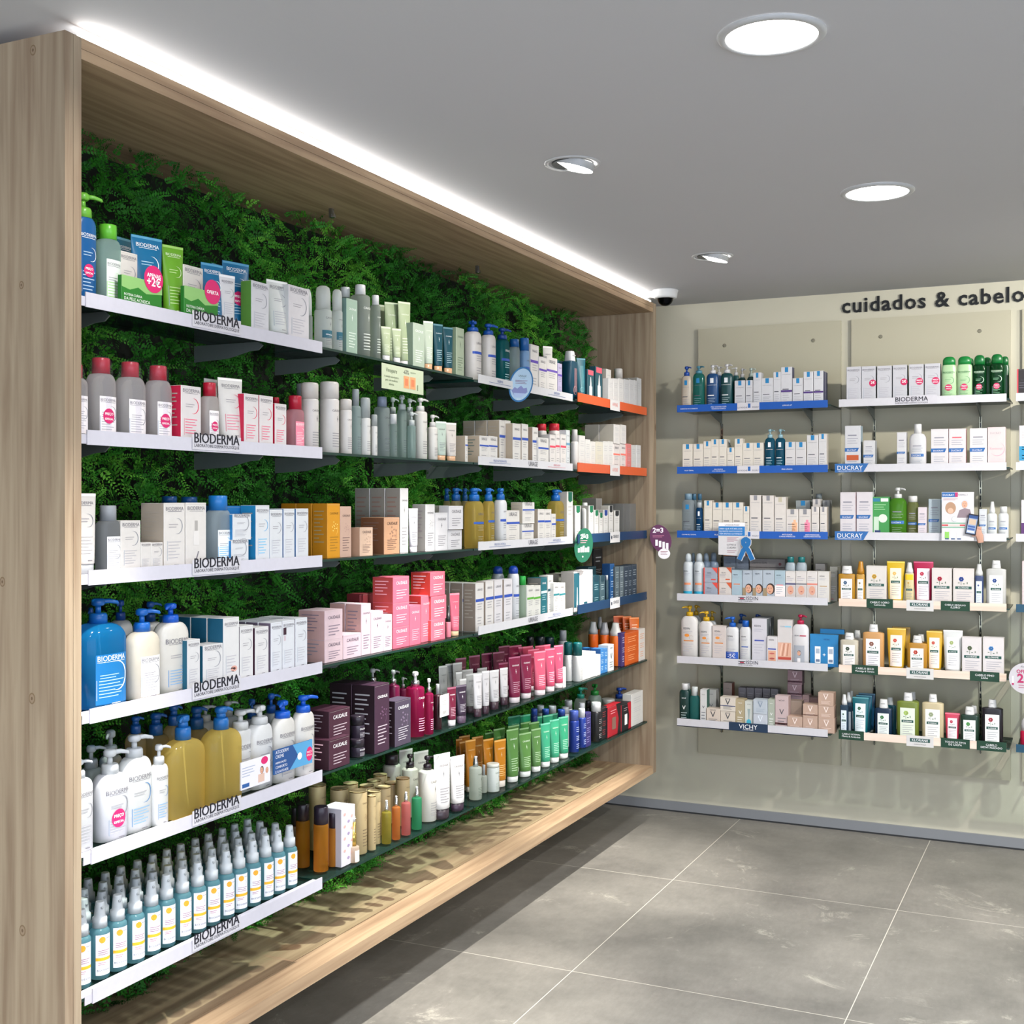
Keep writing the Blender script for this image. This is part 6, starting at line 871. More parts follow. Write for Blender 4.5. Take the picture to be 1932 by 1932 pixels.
('box', 'B', 2, -1.6092, 0.02, 0.038, 0.045, 0.1497, 'tall cream carton with blue tab, left of pair', {'c': 'f6efe2', 's': 'd8d0c4', 'st': 'lrp'}),
('box', 'B', 2, -1.571, 0.02, 0.0364, 0.045, 0.1497, 'tall cream carton with blue tab, right of pair', {'c': 'f6efe2', 's': 'd8d0c4', 'st': 'lrp'}),
('box', 'B', 2, -1.5332, 0.02, 0.0353, 0.045, 0.1087, 'shortest cream carton with blue tab', {'c': 'f6efe2', 's': 'd8d0c4', 'st': 'lrp'}),
('box', 'B', 2, -1.4948, 0.02, 0.0379, 0.045, 0.1498, 'tall cream carton beside the shortest one', {'c': 'f6efe2', 's': 'd8d0c4', 'st': 'lrp'}),
('box', 'B', 2, -1.4497, 0.02, 0.0486, 0.045, 0.1288, 'wide cream carton with blue tab, left', {'c': 'f6efe2', 's': 'd8d0c4', 'st': 'lrp'}),
('box', 'B', 2, -1.4003, 0.02, 0.0483, 0.045, 0.1287, 'wide cream carton with blue tab, right', {'c': 'f6efe2', 's': 'd8d0c4', 'st': 'lrp'}),
('box', 'B', 2, -1.2506, 0.02, 0.0468, 0.045, 0.129, 'white carton with blue tab and drawn hand', {'c': 'efeded', 's': 'd8d0c4', 'st': 'lrp'}),
('box', 'B', 2, -1.2015, 0.02, 0.0478, 0.045, 0.1279, 'white carton lying text sideways', {'c': 'efeded', 's': 'd8d0c4', 'st': 'lrp'}),
('box', 'B', 2, -1.1478, 0.02, 0.0526, 0.045, 0.1586, 'tall white carton with sideways text', {'c': 'efeded', 's': 'd8d0c4', 'st': 'lrp'}),
('box', 'B', 2, -1.1019, 0.02, 0.0357, 0.045, 0.1633, 'tall slim white carton with blue tab by the gap', {'c': 'efeded', 's': 'd8d0c4', 'st': 'lrp'}),
('bottle', 'B', 2, -1.5634, 0.09, 0.0277, 0.0208, 0.1497, 'small clear dropper bottle behind the short carton', {'c': 'a8b8c0', 'm': 'clear', 'cap': 'b8c4c8', 'ct': 'cyl', 'cw': 0.5, 'hb': 0.1257}),
('bottle', 'B', 2, -1.3483, 0.02, 0.0465, 0.0325, 0.1914, 'teal blue pump bottle, left of a pair', {'c': '1f7fa4', 'm': 'gel2', 'cap': '9cc4d0', 'ct': 'pump', 'cw': 0.5, 'st': 'lrp', 'tx': 'ffffff', 'acc': 'e6ecf0', 'hb': 0.1499, 'k': 0.7}),
('bottle', 'B', 2, -1.2996, 0.02, 0.0462, 0.0323, 0.1901, 'teal blue pump bottle, right of a pair', {'c': '1f7fa4', 'm': 'gel2', 'cap': '9cc4d0', 'ct': 'pump', 'cw': 0.5, 'st': 'lrp', 'tx': 'ffffff', 'acc': 'e6ecf0', 'hb': 0.1488, 'k': 0.7}),
('bottle', 'B', 3, -1.7463, 0.02, 0.0611, 0.0428, 0.1981, 'clear micellar water bottle with blue label', {'c': 'a8bcc8', 'm': 'clear', 'cap': '7f9fb4', 'ct': 'cyl', 'cw': 0.6, 'st': 'lrp', 'hb': 0.168, 'k': 0.7}),
('bottle', 'B', 3, -1.7383, 0.1, 0.0283, 0.0213, 0.1977, 'clear blue-capped bottle behind, left of two', {'c': '9cb8c8', 'm': 'clear', 'cap': '4a7c9c', 'ct': 'cyl', 'cw': 0.9, 'hb': 0.1672}),
('bottle', 'B', 3, -1.7103, 0.1, 0.0259, 0.0194, 0.1976, 'clear blue-capped bottle behind, right of two', {'c': '9cb8c8', 'm': 'clear', 'cap': '4a7c9c', 'ct': 'cyl', 'cw': 0.9, 'hb': 0.1672}),
('bottle', 'B', 3, -1.6888, 0.02, 0.0324, 0.0259, 0.1554, 'small deep blue bottle with clear cap', {'c': '1f6ca8', 'm': 'gel2', 'cap': 'c4ccd0', 'ct': 'cyl', 'cw': 0.75, 'st': 'lrp', 'tx': 'ffffff', 'acc': 'e6ecf0', 'hb': 0.13, 'k': 0.8}),
('box', 'B', 3, -1.6438, 0.02, 0.0378, 0.045, 0.1645, 'slim cream carton, first with blue tab', {'c': 'f6efe2', 's': 'c8c0b4', 'st': 'lrp', 'acc': '1d7fb8'}),
('box', 'B', 3, -1.5988, 0.02, 0.0474, 0.045, 0.1553, 'cream carton with blue tab left of two equals', {'c': 'f6efe2', 's': 'c8c0b4', 'st': 'lrp', 'acc': '1d7fb8'}),
('box', 'B', 3, -1.5495, 0.02, 0.0475, 0.045, 0.1552, 'cream carton with blue tab, middle of three', {'c': 'f6efe2', 's': 'c8c0b4', 'st': 'lrp', 'acc': '1d7fb8'}),
('box', 'B', 3, -1.499, 0.02, 0.0499, 0.045, 0.1552, 'cream carton with blue tab, right of three', {'c': 'f6efe2', 's': 'c8c0b4', 'st': 'lrp', 'acc': '1d7fb8'}),
('box', 'B', 3, -1.4579, 0.02, 0.0285, 0.045, 0.137, 'small cream carton behind the awareness card', {'c': 'f6efe2', 's': 'c8c0b4', 'st': 'lrp', 'acc': '1d7fb8'}),
('box', 'B', 3, -1.414, 0.02, 0.0539, 0.045, 0.189, 'tall white carton with grey tab, first of three', {'c': 'f2ebe4', 's': 'c8c0b4', 'st': 'lrp', 'acc': '8a8a90'}),
('box', 'B', 3, -1.3541, 0.02, 0.0534, 0.045, 0.1875, 'tall white carton with grey tab, second of three', {'c': 'f2ebe4', 's': 'c8c0b4', 'st': 'lrp', 'acc': '8a8a90'}),
('box', 'B', 3, -1.2977, 0.02, 0.0538, 0.045, 0.1806, 'tall cream carton with grey tab, third of three', {'c': 'f2ebe4', 's': 'c8c0b4', 'st': 'lrp', 'acc': 'c0b8a0'}),
('box', 'B', 3, -1.241, 0.02, 0.056, 0.045, 0.1238, 'short white carton with peach bottle print', {'c': 'f2ebe4', 's': 'c8c0b4', 'st': 'lrp', 'acc': '8a8a90', 'blob': 'f0b890'}),
('box', 'B', 3, -1.183, 0.02, 0.0547, 0.045, 0.1239, 'short white carton with pink bottle print', {'c': 'f2ebe4', 's': 'c8c0b4', 'st': 'lrp', 'acc': '8a8a90', 'blob': 'ee8aa4'}),
('box', 'B', 3, -1.136, 0.02, 0.0341, 0.045, 0.1359, 'slim white carton with grey tab', {'c': 'f2ebe4', 's': 'c8c0b4', 'st': 'lrp', 'acc': '8a8a90'}),
('box', 'B', 3, -1.0989, 0.02, 0.0313, 0.045, 0.135, 'slim white carton by the rack edge', {'c': 'f2ebe4', 's': 'c8c0b4', 'st': 'lrp', 'acc': '8a8a90'}),
('box', 'B', 3, -1.1455, 0.1, 0.0368, 0.05, 0.1699, 'small white carton raised behind the slim ones', {'c': 'f0eae4', 'st': 'lrp', 'acc': '8a8a90'}),
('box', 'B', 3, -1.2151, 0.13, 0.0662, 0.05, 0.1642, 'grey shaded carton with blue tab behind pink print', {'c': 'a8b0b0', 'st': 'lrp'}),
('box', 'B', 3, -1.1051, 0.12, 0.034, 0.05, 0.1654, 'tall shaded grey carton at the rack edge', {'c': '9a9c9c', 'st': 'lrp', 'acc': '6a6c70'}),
('round', 'B', 3, -1.1519, 0.17, 0.0331, 0.0331, 0.1961, 'grey clear-capped bottle in the back corner', {'c': '98a4a8', 'm': 'clear', 'cap': '98a4a8', 'ct': 'cyl', 'cw': 0.9, 'hb': 0.1757}),
('can', 'B', 4, -1.7477, 0.02, 0.0487, 0.0487, 0.2112, 'white and blue sunscreen spray can, left of pair', {'c': 'dfe6ea', 'cap': 'd4dde2', 'ct': 'dome', 'cw': 0.6, 'rs': 1, 'st': 'isd', 'bot': '2aa8cc', 'hb': 0.1717}),
('can', 'B', 4, -1.6933, 0.02, 0.0503, 0.0503, 0.2121, 'white and blue sunscreen spray can, right of pair', {'c': 'dfe6ea', 'cap': 'd4dde2', 'ct': 'dome', 'cw': 0.6, 'rs': 1, 'st': 'isd', 'bot': '2aa8cc', 'hb': 0.1728}),
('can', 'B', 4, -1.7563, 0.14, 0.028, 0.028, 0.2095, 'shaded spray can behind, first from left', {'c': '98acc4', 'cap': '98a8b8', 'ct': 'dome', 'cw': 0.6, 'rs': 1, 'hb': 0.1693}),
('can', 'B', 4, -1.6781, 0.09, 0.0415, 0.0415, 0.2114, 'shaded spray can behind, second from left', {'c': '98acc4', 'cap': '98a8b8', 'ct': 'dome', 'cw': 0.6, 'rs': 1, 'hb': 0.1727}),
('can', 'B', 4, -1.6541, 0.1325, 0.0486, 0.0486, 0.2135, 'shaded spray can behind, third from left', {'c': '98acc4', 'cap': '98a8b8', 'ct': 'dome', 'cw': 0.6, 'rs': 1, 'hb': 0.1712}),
('box', 'B', 4, -1.6306, 0.02, 0.0678, 0.06, 0.0741, 'blue-grey box with red corner, lower', {'c': 'b4bccc', 's': '98a0b0', 'st': 'corner', 'acc': 'e04a40'}),
('box', 'B', 4, -1.6311, 0.02, 0.0669, 0.06, 0.0702, 'blue-grey box with red corner, upper', {'c': 'b4bccc', 's': '98a0b0', 'st': 'corner', 'acc': 'e04a40', 'lift': 0.075}),
('box', 'B', 4, -1.5608, 0.02, 0.0644, 0.06, 0.076, 'white and orange striped box, lower', {'c': 'f0e6de', 's': '98a0b0', 'st': 'corner', 'acc': 'd05a30'}),
('box', 'B', 4, -1.5608, 0.02, 0.0644, 0.06, 0.0712, 'white and orange striped box, upper', {'c': 'f0e6de', 's': '98a0b0', 'st': 'corner', 'acc': 'd05a30', 'lift': 0.077}),
('box', 'B', 4, -1.5027, 0.02, 0.0481, 0.05, 0.1367, 'pale blue sunscreen carton with orange lettering', {'c': 'bcd4e0', 's': '98b0bc', 'st': 'isd', 'acc': 'e07a40'}),
('box', 'B', 4, -1.4532, 0.02, 0.0473, 0.05, 0.1369, 'carton with printed face photo, first of three', {'c': 'c4d0dc', 's': 'a8a08c', 'st': 'face'}),
('box', 'B', 4, -1.4044, 0.02, 0.0474, 0.05, 0.1381, 'carton with printed face photo, second of three', {'c': 'c4d0dc', 's': 'a8a08c', 'st': 'face'}),
('box', 'B', 4, -1.3518, 0.02, 0.0543, 0.05, 0.1393, 'carton with printed face photo, third of three', {'c': 'c4d0dc', 's': 'a8a08c', 'st': 'face'}),
('box', 'B', 4, -1.2986, 0.02, 0.0485, 0.05, 0.1391, 'pale blue and pink carton after the face cartons', {'c': 'b8d0dc', 's': '98b0bc', 'st': 'isd', 'acc': 'e88a90', 'bot2': 'f4e8e6'}),
('box', 'B', 4, -1.249, 0.02, 0.0472, 0.05, 0.1372, 'white carton with chin photo, first of three', {'c': 'f2ece8', 's': 'd0c8c0', 'st': 'chin', 'acc': '5a5a7c'}),
('box', 'B', 4, -1.1993, 0.02, 0.0486, 0.05, 0.1383, 'white carton with chin photo, second of three', {'c': 'f2ece8', 's': 'd0c8c0', 'st': 'chin', 'acc': '8c8c90'}),
('box', 'B', 4, -1.1496, 0.02, 0.0474, 0.05, 0.1395, 'white carton with chin photo, third of three', {'c': 'f2ece8', 's': 'd0c8c0', 'st': 'chin', 'acc': 'd88a7c'}),
('box', 'B', 4, -1.0984, 0.02, 0.0514, 0.05, 0.1393, 'white carton with tan band at rack edge', {'c': 'f2eee8', 's': 'd0c8b8', 'st': 'isd', 'acc': 'b49468'}),
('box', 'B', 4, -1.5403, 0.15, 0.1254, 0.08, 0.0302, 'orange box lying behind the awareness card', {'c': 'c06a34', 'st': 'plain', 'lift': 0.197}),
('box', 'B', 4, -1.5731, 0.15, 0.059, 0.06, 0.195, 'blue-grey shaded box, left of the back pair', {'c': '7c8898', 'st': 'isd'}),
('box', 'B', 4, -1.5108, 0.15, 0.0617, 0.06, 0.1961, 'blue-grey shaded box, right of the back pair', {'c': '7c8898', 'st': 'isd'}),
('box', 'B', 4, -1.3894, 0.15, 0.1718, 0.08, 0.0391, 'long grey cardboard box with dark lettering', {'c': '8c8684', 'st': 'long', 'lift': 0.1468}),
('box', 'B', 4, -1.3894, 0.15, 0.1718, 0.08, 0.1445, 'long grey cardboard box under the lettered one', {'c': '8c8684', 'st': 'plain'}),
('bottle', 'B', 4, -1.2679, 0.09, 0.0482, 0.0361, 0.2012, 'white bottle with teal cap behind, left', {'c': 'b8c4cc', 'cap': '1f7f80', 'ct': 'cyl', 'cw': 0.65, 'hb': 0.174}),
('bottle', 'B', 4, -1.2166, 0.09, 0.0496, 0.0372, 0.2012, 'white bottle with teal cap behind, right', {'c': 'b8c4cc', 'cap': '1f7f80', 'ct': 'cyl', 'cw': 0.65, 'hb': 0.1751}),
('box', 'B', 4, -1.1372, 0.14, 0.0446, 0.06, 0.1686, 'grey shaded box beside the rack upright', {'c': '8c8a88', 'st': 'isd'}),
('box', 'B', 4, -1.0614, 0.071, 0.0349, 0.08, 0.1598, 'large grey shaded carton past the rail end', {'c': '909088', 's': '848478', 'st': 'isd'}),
('bottle', 'B', 5, -1.7397, 0.02, 0.084, 0.042, 0.2597, 'large white bottle with yellow pump', {'c': 'f2eeea', 'cap': 'e8b820', 'ct': 'pump', 'cw': 0.4, 'st': 'isd', 'acc': 'd88a48', 'dot': 'e8923c', 'hb': 0.2101, 'k': 0.5}),
('bottle', 'B', 5, -1.6555, 0.02, 0.068, 0.034, 0.2367, 'medium white bottle with yellow pump', {'c': 'f2eeea', 'cap': 'e8b820', 'ct': 'pump', 'cw': 0.45, 'st': 'isd', 'acc': 'd88a48', 'dot': 'e8923c', 'hb': 0.1892, 'k': 0.5}),
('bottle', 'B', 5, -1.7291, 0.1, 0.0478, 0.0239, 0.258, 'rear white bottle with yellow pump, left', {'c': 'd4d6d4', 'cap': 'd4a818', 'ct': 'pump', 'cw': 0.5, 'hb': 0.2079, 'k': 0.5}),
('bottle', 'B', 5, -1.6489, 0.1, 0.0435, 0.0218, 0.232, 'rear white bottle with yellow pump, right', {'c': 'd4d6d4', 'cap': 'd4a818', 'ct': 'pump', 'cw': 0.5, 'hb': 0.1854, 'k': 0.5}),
('box', 'B', 5, -1.5897, 0.02, 0.0646, 0.05, 0.1705, 'cream carton beside the medium yellow-pump bottle', {'c': 'ece0da', 'st': 'isd', 'acc': 'd88a48', 'dot': 'e8923c'}),
('bottle', 'B', 5, -1.5287, 0.02, 0.0653, 0.0392, 0.2147, 'white bottle with blue pump and price band', {'c': 'f0f0f0', 'cap': '1464c8', 'ct': 'pump', 'cw': 0.5, 'st': 'isd', 'band': '1450b0', 'bz': (0.0, 0.34), 'txt': '-5€', 'hb': 0.1667, 'k': 0.6}),
('bottle', 'B', 5, -1.4646, 0.02, 0.0542, 0.0325, 0.1993, 'white bottle with blue screw cap', {'c': 'f0f0f0', 'cap': '1464c8', 'ct': 'cyl', 'cw': 0.6, 'st': 'isd', 'acc': '2050a8', 'hb': 0.1698, 'k': 0.6}),
('bottle', 'B', 5, -1.5092, 0.11, 0.0557, 0.0334, 0.2221, 'blue pump bottle behind the price band bottle', {'c': 'a8b0b8', 'cap': '1850a0', 'ct': 'pump', 'cw': 0.5, 'hb': 0.1759, 'k': 0.6}),
('bottle', 'B', 5, -1.443, 0.161, 0.0486, 0.0292, 0.2184, 'blue pump bottle hidden by the tall carton', {'c': 'a8b0b8', 'cap': '1c48a0', 'ct': 'pump', 'cw': 0.5, 'hb': 0.1697, 'k': 0.6}),
('box', 'B', 5, -1.3956, 0.02, 0.0705, 0.07, 0.2116, 'tall white carton with blue print and grey side', {'c': 'e8e6ee', 's': '7c8488', 'st': 'isd', 'acc': '3a4ca8', 'q': 2}),
('box', 'B', 5, -1.3336, 0.012, 0.0468, 0.04, 0.1313, 'short white carton with lips photo', {'c': 'f0ecee', 'st': 'lips'}),
('box', 'B', 5, -1.2765, 0.02, 0.0666, 0.05, 0.2105, 'white carton with hands photo and red band', {'c': 'eae4e2', 'st': 'hands'}),
('bottle', 'B', 5, -1.2062, 0.02, 0.0763, 0.0382, 0.2371, 'white bottle with raspberry pump and woman photo', {'c': 'f2f0f2', 'cap': 'c82050', 'ct': 'pump', 'cw': 0.42, 'st': 'woman', 'hb': 0.1925, 'k': 0.5}),
('sleeve', 'B', 5, -1.1017, 0.05, 0.1282, 0.02, 0.1485, 'bright blue twin pack pouch', {'c': '2a8fd0', 'st': 'pouch'}),
('sleeve', 'B', 5, -1.0763, 0.11, 0.1099, 0.02, 0.0223, 'bright blue pouch leaning behind the twin pack', {'c': '2384c4', 'st': 'plain', 'lift': 0.1461}),
('bottle', 'B', 6, -1.7627, 0.02, 0.0527, 0.0369, 0.1828, 'dark green bottle with white cap and V mark', {'c': '123c38', 'cap': 'ececec', 'ct': 'cyl', 'cw': 0.6, 'st': 'vic', 'tx': 'ffffff', 'hb': 0.1526, 'k': 0.7}),
('bottle', 'B', 6, -1.7666, 0.09, 0.0323, 0.0226, 0.1775, 'rear white-capped bottle by the dark green one', {'c': '2c5450', 'cap': 'dcdcdc', 'ct': 'cyl', 'cw': 0.7, 'hb': 0.1484, 'k': 0.7}),
('bottle', 'B', 6, -1.7124, 0.02, 0.0484, 0.0291, 0.1702, 'teal tonic bottle with white cap', {'c': '4ea8a4', 'm': 'gel2', 'cap': 'e6ecea', 'ct': 'cyl', 'cw': 0.9, 'hb': 0.1286, 'k': 0.6}),
('box', 'B', 6, -1.6632, 0.012, 0.0322, 0.05, 0.1626, 'slim white carton with V mark', {'c': 'e8e8e6', 's': '3a6458', 'st': 'vic'}),
('box', 'B', 6, -1.64, 0.063, 0.0475, 0.06, 0.1571, 'silver-grey carton with V mark', {'c': 'b0b0ac', 's': '8c8c88', 'st': 'vic'}),
('box', 'B', 6, -1.6166, 0.012, 0.0705, 0.05, 0.0763, 'low cream carton with V mark', {'c': 'ecdccc', 's': 'd4c0b0', 'st': 'vic'}),
('box', 'B', 6, -1.5444, 0.012, 0.0702, 0.06, 0.0664, 'low cream carton with V mark under another', {'c': 'f0e4d4', 's': 'd8c8b8', 'st': 'vic'}),
('box', 'B', 6, -1.5446, 0.012, 0.0734, 0.06, 0.066, 'cream carton with navy stripe on its twin', {'c': 'f0e6d8', 's': 'd8ccbc', 'st': 'vic', 'band': '2a3a6c', 'lift': 0.0678}),
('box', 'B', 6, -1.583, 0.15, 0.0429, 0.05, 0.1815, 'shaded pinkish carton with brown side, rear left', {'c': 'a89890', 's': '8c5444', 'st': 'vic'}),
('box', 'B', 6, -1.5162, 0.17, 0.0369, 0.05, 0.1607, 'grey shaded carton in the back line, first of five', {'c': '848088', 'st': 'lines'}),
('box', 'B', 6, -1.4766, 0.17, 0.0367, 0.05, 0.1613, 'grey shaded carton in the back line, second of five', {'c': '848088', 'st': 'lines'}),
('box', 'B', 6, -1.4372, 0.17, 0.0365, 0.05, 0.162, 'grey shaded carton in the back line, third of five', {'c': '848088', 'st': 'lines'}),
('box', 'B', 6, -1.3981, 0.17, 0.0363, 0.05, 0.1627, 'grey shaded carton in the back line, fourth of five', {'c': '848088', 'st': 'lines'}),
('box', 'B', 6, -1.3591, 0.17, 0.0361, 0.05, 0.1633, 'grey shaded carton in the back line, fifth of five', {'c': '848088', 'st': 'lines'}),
('box', 'B', 6, -1.4867, 0.02, 0.0429, 0.05, 0.1275, 'gold-beige carton with V mark', {'c': 'c4b490', 's': 'a89878', 'st': 'vic', 'tx': 'ffffff', 'band': '2a4a7c', 'bz': (0, 0.1)}),
('box', 'B', 6, -1.4451, 0.02, 0.0376, 0.05, 0.1212, 'white carton with aqua droplet', {'c': 'e8ece4', 's': '2a7c74', 'st': 'drop'}),
('box', 'B', 6, -1.3889, 0.012, 0.0672, 0.05, 0.0655, 'pale blue-white carton with V mark, lower', {'c': 'd8dee8', 's': 'b0b8c0', 'st': 'vic', 'tx': 'e8f0f8'}),
('box', 'B', 6, -1.3889, 0.012, 0.0672, 0.05, 0.0662, 'pale blue-white carton with V mark, upper', {'c': 'd0dae4', 's': 'b0b8c0', 'st': 'vic', 'tx': '7c8ca0', 'lift': 0.0668}),
('box', 'B', 6, -1.3387, 0.02, 0.0316, 0.05, 0.1375, 'sage carton with V mark', {'c': 'bcc4b4', 's': 'a0a898', 'st': 'vic', 'tx': 'ffffff'}),
('box', 'B', 6, -1.2901, 0.02, 0.0618, 0.05, 0.1565, 'rose beige carton with V mark and brown stripe', {'c': 'dcc4c4', 's': 'c0a4a0', 'st': 'vic', 'band': '5c3838', 'bz': (0.14, 0.2)}),
('box', 'B', 6, -1.228, 0.014, 0.0687, 0.06, 0.0658, 'low tan carton left of the stacks', {'c': 'd4b4a0', 's': 'b89884', 'st': 'vic', 'tx': 'f4e4dc', 'bz': (0.15, 0.24)}),
('box', 'B', 6, -1.1574, 0.014, 0.068, 0.06, 0.0666, 'tan carton, bottom of the stack of two', {'c': 'd4b4a0', 's': 'b89884', 'st': 'vic', 'tx': 'f4e4dc', 'band': '7c5c50', 'bz': (0.15, 0.24)}),
('box', 'B', 6, -1.1572, 0.014, 0.0685, 0.06, 0.0598, 'tan carton, top of the stack of two', {'c': 'd4b4a0', 's': 'b89884', 'st': 'vic', 'tx': 'f4e4dc', 'band': '7c5c50', 'bz': (0.15, 0.24), 'lift': 0.0666}),
('box', 'B', 6, -1.0839, 0.014, 0.0729, 0.06, 0.0676, 'tan carton, bottom of the stack of three', {'c': 'd4b4a0', 's': 'b89884', 'st': 'vic', 'tx': 'f4e4dc', 'bz': (0.15, 0.24)}),
('box', 'B', 6, -1.085, 0.014, 0.0707, 0.06, 0.0572, 'tan carton, middle of the stack of three', {'c': 'd4b4a0', 's': 'b89884', 'st': 'vic', 'tx': 'f4e4dc', 'bz': (0.15, 0.24), 'lift': 0.0675}),
('box', 'B', 6, -1.0865, 0.014, 0.0695, 0.06, 0.0599, 'tan carton, top of the stack of three', {'c': 'd4b4a0', 's': 'b89884', 'st': 'vic', 'tx': 'f4e4dc', 'bz': (0.15, 0.24), 'lift': 0.1255}),
('box', 'B', 6, -1.24, 0.075, 0.0627, 0.05, 0.1295, 'clear window box with stone swatches', {'c': 'a89484', 's': '8c7c70', 'st': 'plain'}),
('box', 'B', 6, -1.252, 0.12, 0.0678, 0.05, 0.0544, 'mauve carton with dark stripe, second from top', {'c': 'a88890', 's': '58404a', 'st': 'vic', 'tx': 'd8c4cc', 'band': '4c2434', 'bz': (0.12, 0.24), 'lift': 0.1449}),
('box', 'B', 6, -1.2504, 0.12, 0.0691, 0.05, 0.0648, 'mauve carton with dark stripe on top', {'c': 'a88890', 's': '58404a', 'st': 'vic', 'tx': 'd8c4cc', 'band': '4c2434', 'bz': (0.12, 0.24), 'lift': 0.2003}),
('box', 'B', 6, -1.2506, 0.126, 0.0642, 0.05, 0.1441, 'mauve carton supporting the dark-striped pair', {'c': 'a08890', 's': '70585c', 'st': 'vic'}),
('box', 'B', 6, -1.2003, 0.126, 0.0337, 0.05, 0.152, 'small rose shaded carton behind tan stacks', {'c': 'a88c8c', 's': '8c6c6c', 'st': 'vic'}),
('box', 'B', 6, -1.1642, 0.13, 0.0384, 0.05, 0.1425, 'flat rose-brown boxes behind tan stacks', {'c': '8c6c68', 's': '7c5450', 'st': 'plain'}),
('box', 'B', 1, -0.9629, 0.02, 0.0634, 0.05, 0.1686, 'white crescent carton without sticker, far left', {'c': 'dcdce2', 's': '8c98a4', 'st': 'bio'}),
('box', 'B', 1, -0.8971, 0.02, 0.0628, 0.05, 0.1677, 'white carton with pink dot beside the far left one', {'c': 'dcdce2', 's': '8c98a4', 'st': 'bio', 'stk': 'c8285c', 'stt': ['2€'], 'sx': 0.3, 'sz': 0.54}),
('box', 'B', 1, -0.8277, 0.02, 0.0635, 0.05, 0.1667, 'white carton with white ribbon mark', {'c': 'dcdce2', 's': '8c98a4', 'st': 'bio'}),
('box', 'B', 1, -0.7608, 0.02, 0.0615, 0.05, 0.1671, 'white carton with pink dot left of centre', {'c': 'dcdce2', 's': '8c98a4', 'st': 'bio', 'stk': 'c8285c', 'stt': ['2€'], 'sx': 0.3, 'sz': 0.54}),
('box', 'B', 1, -0.6905, 0.02, 0.0626, 0.05, 0.1668, 'white carton with pink price dot, fifth', {'c': 'dcdce2', 's': '8c98a4', 'st': 'bio', 'stk': 'c8285c', 'stt': ['PREÇO', 'ESPECIAL'], 'sx': 0.22, 'sz': 0.54}),
('box', 'B', 1, -0.6226, 0.02, 0.0645, 0.05, 0.1667, 'white carton with pink price dot by green bottles', {'c': 'dcdce2', 's': '8c98a4', 'st': 'bio', 'stk': 'c8285c', 'stt': ['PREÇO', 'ESPECIAL'], 'sx': 0.22, 'sz': 0.54}),
('bottle', 'B', 1, -0.5535, 0.02, 0.0626, 0.0344, 0.1948, 'light green bottle with dark green cap, left', {'c': 'bfe3b0', 'cap': '148a3c', 'ct': 'dome', 'cw': 0.86, 'st': 'bio', 'tx': '3c7c48', 'stk': 'c8285c', 'hb': 0.1574, 'k': 0.55}),
('bottle', 'B', 1, -0.4886, 0.02, 0.0645, 0.0355, 0.1938, 'light green bottle with dark green cap, right', {'c': 'bfe3b0', 'cap': '148a3c', 'ct': 'dome', 'cw': 0.86, 'st': 'bio', 'tx': '3c7c48', 'stk': 'c8285c', 'hb': 0.1566, 'k': 0.55}),
('bottle', 'B', 1, -0.4277, 0.02, 0.0551, 0.0303, 0.1957, 'deep green bottle with pink dot, left', {'c': '0b5c2c', 'm': 'gel2', 'cap': '0f7434', 'ct': 'dome', 'cw': 0.8, 'st': 'bio', 'tx': 'd8f0d8', 'stk': 'c8285c', 'hb': 0.1533, 'k': 0.55}),
('bottle', 'B', 1, -0.3563, 0.02, 0.0578, 0.0318, 0.1965, 'deep green bottle with pink dot, right', {'c': '0b5c2c', 'm': 'gel2', 'cap': '0f7434', 'ct': 'dome', 'cw': 0.8, 'st': 'bio', 'tx': 'd8f0d8', 'stk': 'c8285c', 'hb': 0.1544, 'k': 0.55}),
('bottle', 'B', 1, -0.4742, 0.1, 0.0409, 0.0225, 0.1929, 'deep green bottle in the rear row, left', {'c': '0b5428', 'cap': '0e6a30', 'ct': 'dome', 'cw': 0.85, 'hb': 0.1544, 'k': 0.55}),
('bottle', 'B', 1, -0.4015, 0.09, 0.042, 0.0231, 0.1913, 'deep green bottle in the rear row, middle', {'c': '0b5428', 'cap': '0e6a30', 'ct': 'dome', 'cw': 0.85, 'hb': 0.1531, 'k': 0.55}),
('bottle', 'B', 1, -0.3287, 0.09, 0.0366, 0.0201, 0.1919, 'deep green bottle in the rear row, right', {'c': '0b5428', 'cap': '0e6a30', 'ct': 'dome', 'cw': 0.85, 'hb': 0.1539, 'k': 0.55}),
('box', 'B', 2, -0.967, 0.02, 0.0698, 0.06, 0.1965, 'tall white carton with orange bar and slanted blue band', {'c': 'e8e8ec', 's': 'a8bcc8', 'st': 'duc', 'acc2': 'c0582c'}),
('box', 'B', 2, -0.8944, 0.02, 0.0502, 0.06, 0.1281, 'short white carton with slanted blue band', {'c': 'e8e8ea', 's': 'b0b4b8', 'st': 'duc'}),
('box', 'B', 2, -0.7533, 0.02, 0.0404, 0.04, 0.1614, 'slim white carton with small blue band', {'c': 'ecebee', 's': 'c8c8cc', 'st': 'duc'}),
('bottle', 'B', 2, -0.6856, 0.02, 0.073, 0.0365, 0.1971, 'white shampoo bottle with white cap', {'c': 'ececee', 'cap': 'f4f4f4', 'ct': 'cyl', 'cw': 0.45, 'st': 'duc', 'hb': 0.1548, 'k': 0.5}),
('box', 'B', 2, -0.5918, 0.02, 0.0727, 0.05, 0.1718, 'white carton with blue band and red right edge', {'c': 'f4f0f2', 's': 'd84050', 'st': 'duc'}),
('box', 'B', 2, -0.518, 0.02, 0.0706, 0.05, 0.1712, 'white carton with blue band and red left edge', {'c': 'f4eef0', 's': 'e8a8b0', 'st': 'duc', 'acc': 'e05060'}),
